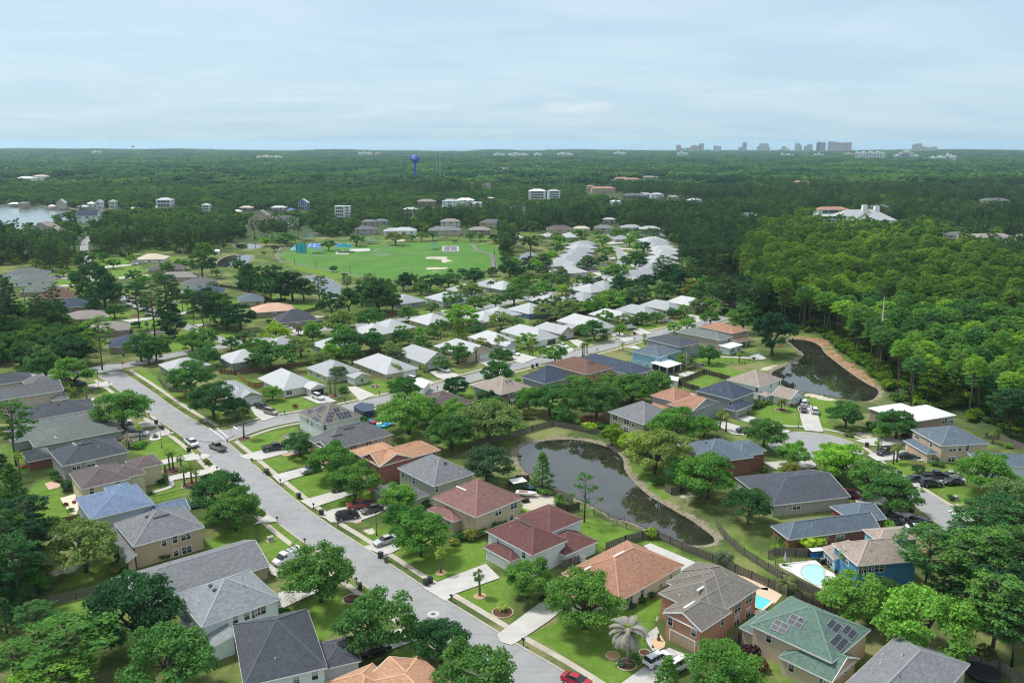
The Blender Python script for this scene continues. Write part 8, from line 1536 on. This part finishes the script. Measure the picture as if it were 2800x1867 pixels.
tower_block('apartment_tower','tower','left one of two narrow peaked twin towers','S',1548,1620,88,180,8600,[(0,.75,1),(.7,1,.8)],(.36,.34,.33));tower_block('apartment_tower','tower','right one of two narrow peaked twin towers','S',1645,1732,98,180,8600,[(0,.4,.8),(.3,1,1)],(.36,.34,.33));tower_block('apartment_tower','tower','dark blue grey square tower on the skyline','S',1778,1873,80,182,8500,[(0,1,1),(.1,.4,1.04)],(.17,.19,.22))
tower_block('apartment_tower','tower','widest brown pink slab tower on the skyline','S',1905,2145,74,184,8400,[(0,.3,1.02),(.3,.55,.97),(.55,.78,.93),(.75,1,.97)],(.40,.27,.23))
tower_block('apartment_tower','tower','tall tan tower right of the white hotels','U',1458,1532,38,108,8000,[(0,.4,.9),(.3,1,1)],(.46,.40,.33));tower_block('apartment_tower','tower','lower beige slab right of the tall tan tower','U',1530,1650,62,112,8000,[(0,.3,1),(.3,.7,.9),(.7,1,1)],(.48,.45,.36))
def hotel(label,x0,x1,yt,yb,dist,prof,col=(.66,.66,.62)):tower_block('hotel_building','hotel',label,'U',x0,x1,yt,yb,dist,prof,col,(.22,.25,.27),.35,'white hotels before the coast')
hotel('big white gridded hotel block, left half with grey roof pavilions',1000,1125,110,180,4300,[(0,.2,1),(.2,.8,.97),(.8,1,1.05)]);hotel('big white gridded hotel block, right half',1128,1235,110,182,4300,[(0,.2,.95),(.2,.8,1),(.8,1,.9)]);hotel('white stepped hotel shaped like a pyramid',1318,1550,98,172,4600,[(0,.25,.55),(.15,.62,.8),(.28,.52,1),(.6,.8,.55),(.8,1,.3)]);hotel('white domed hotel at the right of the skyline',1600,1797,138,188,4100,[(0,.3,.75),(.25,.6,.9),(.6,1,1),(.62,.72,1.3)])
hotel('pale green long building below the twin towers',662,745,120,150,5600,[(0,.3,.8),(.3,.7,1),(.7,1,.7)],(.52,.60,.52));hotel('low white hall with a rounded roof below the stepped block',400,498,124,146,5600,[(0,.2,1.1),(.2,1,.9)]);hotel('low pink roofed hall between the tower and the hotels',910,985,118,135,5600,[(0,1,1)],(.48,.30,.25))
def lowblk(t,x0,x1,yt,dist,label,col=(.56,.50,.42)):tower_block('apartment_building','building',label,t,x0,x1,yt,0,dist,[(0,.2,.9),(.2,.6,1),(.6,1,.9)],col,(.3,.3,.3),.2,'low pale buildings near the coast')
lowblk('Q',1465,1600,170,5200,'low cream apartment row, first of three in the distance',);lowblk('Q',1630,1865,168,5200,'longest low cream apartment row in the distance');lowblk('Q',1930,2025,168,5200,'short low cream apartment row in the distance');lowblk('Q',2200,2348,166,5200,'low cream apartment row right of the short one');lowblk('R',95,280,165,5200,'low cream apartment row nearest the middle of the horizon');lowblk('R',745,890,155,5600,'single low cream slab on the dark wood line')
lowblk('R',1475,1600,155,5400,'cream villa below the pink towers');lowblk('P',2015,2175,155,5600,'pale flat block left of the water tower',(.62,.62,.60));lowblk('P',2205,2270,160,5600,'orange roofed hall left of the water tower',(.55,.28,.16));lowblk('O',1060,1160,142,6000,'cream low hall far left on the wood line');lowblk('P',850,1140,198,4300,'tan bare building site with a white dome in the left woods',(.50,.40,.30));lowblk('Q',0,75,162,5600,'pale flat block nearest the water tower',(.62,.62,.60))
u,v=px('Q',573,440);qb=un(u,v,16);dist=qb.y
def ztop(t,x,y):dr=ray(*px(t,x,y));return HC+dr.z*dist/dr.y
zT,zM,zN=ztop('Q',572,187),ztop('Q',572,225),ztop('Q',572,285);wR=51*.2381*dist/F*1.02
E=empty('water_tower',qb.x,dist,0);tag(E,'bright blue water tower with a round tank on one slim column above the woods','water tower');bm=plain('tower_blue',(.004,.085,.58),.4,.06,.05)
hh=zT-zN;b=MB();b.lathe([(wR*.25,0),(wR*.22,zN*.9),(wR*.22,zN)],20);b.build('column',bm,E,True)
b=MB();b.lathe([(wR*.2,zN),(wR*.45,zN+hh*.14),(wR*.85,zN+hh*.33),(wR*1.0,zN+hh*.52),(wR*.99,zN+hh*.66),(wR*.88,zN+hh*.80),(wR*.62,zN+hh*.92),(wR*.3,zN+hh*.98),(.1,zT)],28);b.build('tank',bm,E,True)
b=MB();b.lathe([(1.2,zT-1),(1.2,zT+1.6),(.1,zT+2)],10);b.build('hatch',WHITE(),E)
b=MB();yF=-wR*1.02;zc=zN+hh*.6
dr_=[(0,1.0),(.28,.45),(.42,.05),(.38,-.3),(.2,-.55),(-.1,-.6),(-.33,-.4),(-.4,-.05),(-.27,.4)];b.face([(-wR*.30+x*hh*.22,yF+.5,zc+y*hh*.22) for x,y in dr_]);
b.build('emblem',plain('emblem_white',(.62,.70,.80),.5,.03),E)
b=MB()
for k in range(3):x=-wR*.10+k*wR*.15;b.box(x,yF+.30,zc,x+wR*.10,yF+.50,zc+hh*.13)
b.box(-wR*.10,yF+.30,zc-hh*.08,wR*.36,yF+.50,zc-hh*.05);b.build('lettering',plain('emblem_white',(1,1,1)),E)
def mast(t,x,y0,y1,label,dd,top=False):
	u,v=px(t,x,y1);dr=ray(u,v);X=dr.x*dd/dr.y;z=HC+ray(*px(t,x,y0)).z*dd/ray(*px(t,x,y0)).y;E=empty('radio_mast' if not top else 'water_tower',X,dd,0);tag(E,label,'mast' if not top else 'water tower');b=MB()
	for a in range(3):b.tube(((math.cos(a*2.1)*.9,math.sin(a*2.1)*.9,0),(math.cos(a*2.1)*.9,math.sin(a*2.1)*.9,z)),(.3,.3),4)
	for k in range(int(z/6)):b.tube(((.9,0,k*6),(-.5,.8,k*6+3),(-.5,-.8,k*6+6)),(.12,.12,.12),3)
	b.build('column',plain('mast_steel',(.40,.42,.44),.6,.1),E)
	if top:c=MB();c.lathe([(1,z-14),(11,z-8),(12,z-4),(8,z),(1,z+1)],14);c.build('tank',plain('mast_steel',(.4,.42,.44)),E,True)
mast('Q',852,135,330,'thin lattice radio mast right of the blue water tower',1900);mast('Q',812,210,300,'shorter thin mast left of the lattice one',2200);mast('O',1275,-40,120,'very tall faint mast on the left horizon',6500);mast('O',1528,76,120,'distant mushroom shaped water tower on the left horizon',6200,True)
# ---------------- woods and forest
def vis(x,y,z=15):
	u,v=proj(x,y,z);return -60<u<2860 and v<1990
WOODS=[poly(s) for s in ('J -250,1010 0,1010 130,1020 250,1080 330,1130 560,1110 640,1000 720,1100 740,1200 760,1290 930,1280 1060,1420 930,1540 500,1560 E 780,130 400,190 130,130 -300,160','J -300,60 300,60 640,70 880,150 925,280 860,330 820,440 780,540 560,530 300,430 0,450 -300,520','J 1040,340 1480,345 1700,260 1900,280 2080,330 2348,330 K 300,280 330,300 590,265 600,200 590,180 880,185 920,100 1040,60 1150,-10 K 1000,-80 -500,-90 J 1060,-60 1020,160',
'n -200,1400 30,1405 90,1490 110,1560 70,1650 20,1700 -200,1700','K 1050,60 1180,40 1330,0 1340,150 1200,210 1130,200 1040,190','L 1500,180 1700,200 1720,300 1720,430 1650,440 1530,400','L -600,40 -60,60 100,130 400,130 900,150 1250,170 1600,190 1700,90 1600,-60 1100,-90 -400,-90','L 1700,60 2348,60 2348,-80 1600,-90','M 200,120 600,120 1000,60 1300,120 1420,160 1560,300 1560,420 1480,560 1700,640 1800,600 1700,300 1500,60 1000,-80 0,-80',
'n 2640,1650 2800,1620 3000,1650 3000,1800 2840,1790 2700,1740','N -120,560 60,520 120,640 180,760 60,760')]
def far_excl(x,y):
	for (q,wm),fz in zip(FARH,FARZ):
		dx,dy=x-q.x,y-q.y;L_=math.hypot(q.x,q.y);ux,uy=q.x/L_,q.y/L_;al=dx*ux+dy*uy;ac=abs(dx*uy-dy*ux)
		if ac<wm*.66+2 and -(10+L_*.115)*fz<al<14:return True
	return False
pts=[];r2=random.Random(5)
def blocked(x,y,forest=True):
	if any(inside((x,y),P) for P in LAKES):return True
	return False
PB=[(min(p[0] for p in P)-4,max(p[0] for p in P)+4,min(p[1] for p in P)-4,max(p[1] for p in P)+4,P) for P in PONDS]
SHORE=[poly('O -600,1120 -600,700 200,725 900,790 2050,845 2050,900 1100,1000 400,1100')]
FL=smooth_line(poly('U 1640,820 1750,830 1900,840 2030,860 2200,850 2352,870'),1)
CLEAR2=[poly('N 1640,190 1780,170 1900,175 2030,230 2030,330 1900,330 1860,270 1680,270 1600,230'),poly('P 1340,1120 1360,1040 1540,1030 1520,1120 1440,1170'),poly('J 900,150 1045,130 1030,300 940,300 900,200'),poly('n 1040,1000 1600,1000 1600,1000'),poly('U 2020,820 2100,800 2352,830 2352,880 2200,870'),poly('K 560,150 900,150 900,270 560,280'),
poly('P 600,815 1250,835 1400,815 1500,820 1250,900 800,900 550,900'),poly('P 1640,770 2130,745 2130,790 1640,815'),poly('R 640,650 760,690 800,750 680,720')]
def try_pt(x,y):
	if not vis(x,y):return False
	if inside((x,y),CLEAR):
		if not any(inside((x,y),W_) for W_ in WOODS):return False
		if on_house(x,y,2.5):return False
	for x0,x1,y0,y1,P in PB:
		if x0<x<x1 and y0<y<y1:
			if inside((x,y),P) or np_dist(np.array([x]),np.array([y]),P)[0]<5:return False
	for P in LAKES+CLEAR2:
		if inside((x,y),P):return False
	for a in ROADPTS:
		if abs(a[0]-x)<6 and abs(a[1]-y)<6:return False
	if y>500:
		u_,v_=proj(x,y,13)
		if any(inside((u_,v_),P) for P in LAKEPX) and r2.random()<.93:return False
	return not far_excl(x,y)
ROADPTS=[(p.x,p.y) for L_ in (LEFTS,FARX,CROSS,CULR) for p in L_]
LAKEPX=[[px('O',*map(float,w_.split(','))) for w_ in '-60,760 200,775 470,790 820,825 1160,845 1500,838 1850,850 1850,885 1160,945 870,940 560,965 400,1010 100,1050 -60,1070'.split()],[px('P',*map(float,w_.split(','))) for w_ in '200,840 600,845 1150,840 1330,860 1250,900 900,880 500,890 200,890'.split()]]
yy=118.0
while yy<1750:
	sp=6.3 if yy<450 else 6.9+yy/420.;xx=-yy*.66-20
	while xx<yy*.66+20:
		x,y=xx+r2.uniform(-.42,.42)*sp,yy+r2.uniform(-.42,.42)*sp;xx+=sp
		if r2.random()>.06 and try_pt(x,y):pts.append((x,y))
	yy+=sp*.9
print('forest points',len(pts))
RIGHTP=poly('N -60,600 200,100 700,-20 1500,90 2352,420 2700,600 2700,1700 1100,1700 1100,1350 400,850')
def kind_at(x,y):
	if inside((x,y),RIGHTP):return 'R'
	n=mnoise.noise(Vector((x*.004,y*.004,3.1)));
	if y<760:return 'P' if n+r2.uniform(-.25,.25)>-.25 else 'O'
	return 'O' if n+r2.uniform(-.3,.3)>(-.45 if x<150 else -.1) else 'P'
pts=[(x,y,kind_at(x,y)) for x,y in pts]
pts.sort(key=lambda p:math.hypot(p[0],p[1]))
NP,NO=215,20
solo=[];rest=[];kp=ko=0
for x,y,k in pts:
	if k in 'RP' and kp<NP:solo.append((x,y,k));kp+=1
	elif k=='O' and ko<NO:solo.append((x,y,k));ko+=1
	else:rest.append((x,y,k))
for x,y,k in solo:
	if k=='R':D=math.hypot(x,y);plant('pine',x,y,r2.uniform(7.0,10.5),r2.uniform(14,22),'pinel' if r2.random()<.5 else 'pine','W','pines in the nearest woods',(DOMN if D<330 else DOMM) if r2.random()<.7 else None)
	elif k=='P':plant('pine',x,y,r2.uniform(7.0,10.5),r2.uniform(12,17),'pined','W','pines in the nearest woods')
	else:plant('oak',x,y,r2.uniform(8,12),r2.uniform(8,11),'dark','W','leafy trees in the nearest woods')
def gn_scatter(name,P,rot,scl,var,variants,label,color,kind='stuff'):
	"""one object: points carrying instances of the tree meshes"""
	me=bpy.data.meshes.new(name);n=len(P);me.vertices.add(n);me.vertices.foreach_set('co',np.asarray(P,np.float32).ravel())
	for nm,ty,A in (('rz','FLOAT',rot),('sx','FLOAT',scl[0]),('sz','FLOAT',scl[1])):
		at=me.attributes.new(nm,ty,'POINT');at.data.foreach_set('value',np.asarray(A,np.float32))
	at=me.attributes.new('var','INT','POINT');at.data.foreach_set('value',np.asarray(var,np.int32));me.update()
	o=bpy.data.objects.new(name,me);C.objects.link(o);tag(o,label,None,None,kind);o.color=(*color,1)
	ng=bpy.data.node_groups.new(name,'GeometryNodeTree');ng.interface.new_socket('Geometry',in_out='INPUT',socket_type='NodeSocketGeometry');ng.interface.new_socket('Geometry',in_out='OUTPUT',socket_type='NodeSocketGeometry')
	N,L=ng.nodes,ng.links;gi,go=N.new('NodeGroupInput'),N.new('NodeGroupOutput');jn=N.new('GeometryNodeJoinGeometry');L.new(jn.outputs[0],go.inputs[0])
	def att(nm,ty='FLOAT'):
		a=N.new('GeometryNodeInputNamedAttribute');a.data_type=ty;a.inputs['Name'].default_value=nm;return a.outputs[0]
	rzv=N.new('ShaderNodeCombineXYZ');L.new(att('rz'),rzv.inputs[2]);sv_=N.new('ShaderNodeCombineXYZ');sx=att('sx');L.new(sx,sv_.inputs[0]);L.new(sx,sv_.inputs[1]);L.new(att('sz'),sv_.inputs[2])
	for i,objs in enumerate(variants):
		j2=N.new('GeometryNodeJoinGeometry')
		for ob in objs:
			oi=N.new('GeometryNodeObjectInfo');oi.transform_space='ORIGINAL';oi.inputs['Object'].default_value=ob;L.new(oi.outputs['Geometry'],j2.inputs[0])
		g2i=N.new('GeometryNodeGeometryToInstance');L.new(j2.outputs[0],g2i.inputs[0])
		ip=N.new('GeometryNodeInstanceOnPoints');L.new(gi.outputs[0],ip.inputs['Points']);L.new(g2i.outputs[0],ip.inputs['Instance'])
		cmp_=N.new('FunctionNodeCompare');cmp_.data_type='INT';cmp_.operation='EQUAL';L.new(att('var','INT'),cmp_.inputs[2]);cmp_.inputs[3].default_value=i;L.new(cmp_.outputs[0],ip.inputs['Selection'])
		e2r=N.new('FunctionNodeEulerToRotation');L.new(rzv.outputs[0],e2r.inputs[0]);L.new(e2r.outputs[0],ip.inputs['Rotation']);L.new(sv_.outputs[0],ip.inputs['Scale']);L.new(ip.outputs[0],jn.inputs[0])
	md=o.modifiers.new('scatter','NODES');md.node_group=ng;return o
def parts_of(me,tk):
	"""objects of a real, standing tree that uses this crown and trunk mesh"""
	a=next((o for o in C.objects if o.data is me),None);b=next((o for o in C.objects if o.data is tk),None);return a,b
def need(kind,S,k,near):
	"""make sure that a standing tree uses each of the meshes the forest is made of"""
	out=[]
	for i,(me,tk) in enumerate(S):
		a,b=parts_of(me,tk)
		if a is None:
			x,y,kk=near[k*7+i*3];E=plant(kind,x,y,8.5 if kind=='pine' else 10,18 if kind=='pine' else 9.5,'pine' if kind=='pine' else 'dark','W','pines in the nearest woods' if kind=='pine' else 'leafy trees in the nearest woods',[(me,tk)]);a,b=E.children if E.children[0].data is me else (E.children[1],E.children[0])
		out.append((a,b))
	return out
bpy.context.view_layer.update()
mid=[p for p in rest if math.hypot(p[0],p[1])>420]
vN=need('pine',PINEN,0,mid);vM=need('pine',PINEM,1,mid);vF=need('pine',PINEF,2,mid);dN=need('pine',DOMN,5,mid);dM=need('pine',DOMM,6,mid);dF=need('pine',DOMF,7,mid);oM=need('oak',OAKM,3,mid);oF=need('oak',OAKF,4,mid)
def scatter(sel,name,label,color,sets):
	P,rz_,sx,sz,va=[],[],[],[],[];allv=[v for s in sets for v in s[0]];offs=[];k=0
	for s in sets:offs.append(k);k+=len(s[0])
	for x,y,kk in sel:
		D=math.hypot(x,y);i=next(i for i,s in enumerate(sets) if s[2](D,kk));o_=r2.randrange(len(sets[i][0]));P.append((x,y,hill(x,y)));rz_.append(r2.uniform(0,6.28));w_,h=sets[i][1]()
		sx.append(w_);sz.append(h);va.append(offs[i]+o_)
	return gn_scatter(name,P,rz_,(sx,sz),va,allv,label,color)
pinew=lambda:(r2.uniform(.82,1.22),r2.uniform(.84,1.16));oakw=lambda:(r2.uniform(.95,1.5),r2.uniform(1.0,1.55))
oakd=[(x,y,k) for x,y,k in rest if k=='O'];pr=[(x,y,k) for x,y,k in rest if k=='R'];pd=[(x,y,k) for x,y,k in rest if k=='P']
pinew2=lambda:(r2.uniform(.90,1.40),r2.uniform(.64,1.26))
PS2=[(dN+vN[:1],pinew2,lambda D,k:D<330),(dM+vM[:1],pinew2,lambda D,k:D<640),(dF+vF[:1],pinew2,lambda D,k:True)]
PS=[(vN,pinew,lambda D,k:D<330),(vM,pinew,lambda D,k:D<640),(vF,pinew,lambda D,k:True)]
scatter(pr,'pine_forest','bright yellow green pine forest filling the right side',(.128,.240,.058),PS2)
scatter(pd,'dark_woods','dark pine woods beyond the streets and the park',(.066,.145,.066),PS)
scatter(oakd,'mixed_woods','mixed leafy woods between the far houses and the lake',(.098,.195,.070),[(oM,oakw,lambda D,k:D<640),(oF,oakw,lambda D,k:True)])
U=[];
for x,y,k in pts[:3800]:
	for _ in range(2 if k=='R' else 1):
		a,b=x+r2.uniform(-4,4),y+r2.uniform(-4,4)
		if try_pt(a,b):U.append((a,b,k))
EDGE=poly('N 850,870 1000,960 1120,1050 1210,1160 1300,1280 1250,1320 1190,1230 1060,1120 900,1010 820,930')
x0,x1=min(p.x for p in EDGE),max(p.x for p in EDGE);y0,y1=min(p.y for p in EDGE),max(p.y for p in EDGE)
for _ in range(900):
	a,b=r2.uniform(x0,x1),r2.uniform(y0,y1)
	if inside((a,b),EDGE):U.append((a,b,'R'))
for o in C.objects:
	if o.name.startswith('shrub') and o.type=='MESH':break
bo=[next(o for o in C.objects if o.type=='MESH' and o.data is b_) for b_ in BUSH if any(o.type=='MESH' and o.data is b_ for o in C.objects)]
gn_scatter('undergrowth',[(x,y,0) for x,y,k in U],[r2.uniform(0,6.28) for _ in U],([r2.uniform(2.2,5.0) for _ in U],[r2.uniform(1.6,4.2) for _ in U]),[r2.randrange(len(bo)) for _ in U],[(b_,) for b_ in bo],'green undergrowth below the forest pines',(.12,.22,.04))
def patch(seed,S=90,n=62,tall=15):
	rs.seed(seed);Q=[];rv=[]
	for _ in range(n):
		c=np.array([rs.uniform(-S/2,S/2),rs.uniform(-S/2,S/2),rs.uniform(tall*.45,tall*.8)]);r=rs.uniform(4.5,9.5);m_=15;Q.append(leaf_quads(c,r,m_,r*.95,.9,.55,.7,.8));rv.append(np.clip(rs.rand(m_)*.35+rs.uniform(0,.75),0,1))
	for _ in range(26):
		c=np.array([rs.uniform(-S/2,S/2),rs.uniform(-S/2,S/2),tall*.33]);Q.append(leaf_quads(c,9,4,12,1,.2,3,.2));rv.append(rs.rand(4)*.3)
	return quads_to_mesh('distant_woods',np.concatenate(Q),None,np.concatenate(rv))
PT=[patch(200+i) for i in range(4)];PP=[]
FARC=[(q,wm) for q,wm in FARH if math.hypot(q.x,q.y)>1500]
yy=1700.
while yy<9250:
	sp=84.;xx=-yy*.70
	while xx<yy*.70:
		x,y=xx+r2.uniform(-12,12),yy+r2.uniform(-12,12);xx+=sp
		if any(abs(x-q.x)<60+wm*.5 and -110-q.y*.02<y-q.y<60 for q,wm in FARC):continue
		if any(abs(x-q[0])<q[2] and q[4]<y-q[1]<q[3] for q in TOWERCLEAR):continue
		PP.append((x,y,hill(x,y)))
	yy+=sp
seeds=[]
for i,me in enumerate(PT):
	x,y,z=PP[40+i*3];o=obj('distant_woods',me,None,(.072,.165,.082));o.location=(x,y,z);o.rotation_euler=(0,0,1.57*i);tag(o,'near edge of the wooded plain beyond the houses',None,None,'stuff');seeds.append((o,))
PP=[p for i,p in enumerate(PP) if i not in (40,43,46,49)]
gn_scatter('wooded_plain',PP,[1.5708*r2.randrange(4) for _ in PP],([r2.uniform(.95,1.1) for _ in PP],[r2.uniform(.65,1.25) for _ in PP]),[r2.randrange(4) for _ in PP],seeds,'wooded plain reaching to the coast',(.072,.165,.082))
print('patches',len(PP),'undergrowth',len(U))
# ---------------- labels for things that stand about in numbers
ORD=['first','second','third','fourth','fifth','sixth','seventh','eighth','ninth','tenth','eleventh','twelfth','thirteenth','fourteenth','fifteenth','sixteenth','seventeenth','eighteenth','nineteenth','twentieth']
CN={v:k for k,v in GREEN.items()}
CW_={'oak':'green','dark':'dark green','bright':'bright green','grey':'grey green','lime':'yellow green','pine':'green','pined':'dark','pinel':'yellow green','olive':'olive','palm':'','purple':'dark purple','red':'reddish'}
def relation(x,y):
	b=min(HOUSES,key=lambda h:math.hypot(h[0].x-x,h[0].y-y)-h[2]*.4);dx,dy=x-b[0].x,y-b[0].y;L_=math.hypot(b[0].x,b[0].y);ux,uy=b[0].x/L_,b[0].y/L_;al=dx*ux+dy*uy;ac=dx*uy-dy*ux
	r=('behind' if al>0 else 'in front of') if abs(al)>abs(ac) else ('right of' if ac>0 else 'left of');return r,b[1]
buck={}
def cutl(f,hs):
	for c in (hs,hs.split(' with ')[0],hs.split(' with ')[0].split(' by ')[0].split(' at ')[0],hs.split(' with ')[0].split(' by ')[0].split(' at ')[0].replace('white metal roofed ','').replace(' of the far street','')):
		if len((f+c).split())<=16:break
	return f+c
for E,kind,lab,size,x,y in PEND:
	if lab=='W':
		wh='the wood right of the far pond' if x>60 else 'the woods at the left edge' if x<-90 and y<420 else 'the woods behind the park and streets'
		E['label']=('tall pine' if kind=='pine' else 'leafy tree')+' among many alike in '+wh;E['group']=('pines in ' if kind=='pine' else 'leafy trees in ')+wh;continue
	if lab:E['label']=lab;continue
	cr=next((c for c in E.children if c.name.startswith('crown')),E if E.type=='MESH' else None);col=''
	if cr:k=tuple(round(v,3) for v in cr.color[:3]);col=next((CW_[n] for n,v in GREEN.items() if tuple(round(q,3) for q in v)==k),'green')
	sz={'oak':'large ' if size>11 else 'small ' if size<6 else '','pine':'','conifer':'tall ' if size>5 else 'small ','palm':'tall ' if size>5.5 else 'short ','shrub':'big ' if size>3 else 'little '}[kind]
	nm={'oak':'oak','pine':'pine','conifer':'conifer','palm':'palm','shrub':'shrub'}[kind];r,hs=relation(x,y);s=(sz+col+' '+nm).replace('  ',' ').strip()
	buck.setdefault((s,r,hs),[]).append((E,x,y))
for (s,r,hs),L_ in buck.items():
	if len(L_)==1:L_[0][0]['label']=cutl('%s %s ' % (s,r),hs);continue
	L_.sort(key=lambda e:proj(e[1],e[2],3)[0])
	for i,(E,x,y) in enumerate(L_):
		E['label']=cutl('%s of %d %ss %s ' % (['leftmost','second from left','third from left','fourth from left','fifth from left','sixth from left','seventh from left','eighth from left','ninth from left','tenth from left'][min(i,9)] if i<len(L_)-1 else 'rightmost',len(L_),s,r),hs);E['group']='trees round the houses'
dd={}
for E,kind,lab,size,x,y in PEND:
	if lab !='W':dd.setdefault(E['label'],[]).append((E,x,y))
for k,L_ in dd.items():
	if len(L_)>1:
		L_.sort(key=lambda e:proj(e[1],e[2],3)[0])
		for i,(E,x,y) in enumerate(L_):E['label']=k.replace('large ','').replace('white metal roofed ','').replace('rightmost of','one of')+', '+ORD[i]+' from left';E['group']='trees round the houses'
for o in C.objects:
	if o.get('label') and len(o['label'].split())>16:o['label']=o['label'].replace('second from left','2nd').replace('third from left','3rd').replace('rightmost of','last of')
# ---------------- haze
hz=MB();hz.box(-30500,-800,-7,30500,22100,150);hm=bpy.data.materials.new('haze');hm.use_nodes=True;nt=hm.node_tree;nt.nodes.clear()
out=nt.nodes.new('ShaderNodeOutputMaterial');pv=nt.nodes.new('ShaderNodeVolumePrincipled');pv.inputs['Color'].default_value=(.62,.85,1.0,1);pv.inputs['Density'].default_value=HAZE;pv.inputs['Anisotropy'].default_value=.3;nt.links.new(pv.outputs[0],out.inputs['Volume'])
ho=hz.build('haze',hm);tag(ho,'thin pale blue haze over the whole plain',None,None,'stuff')
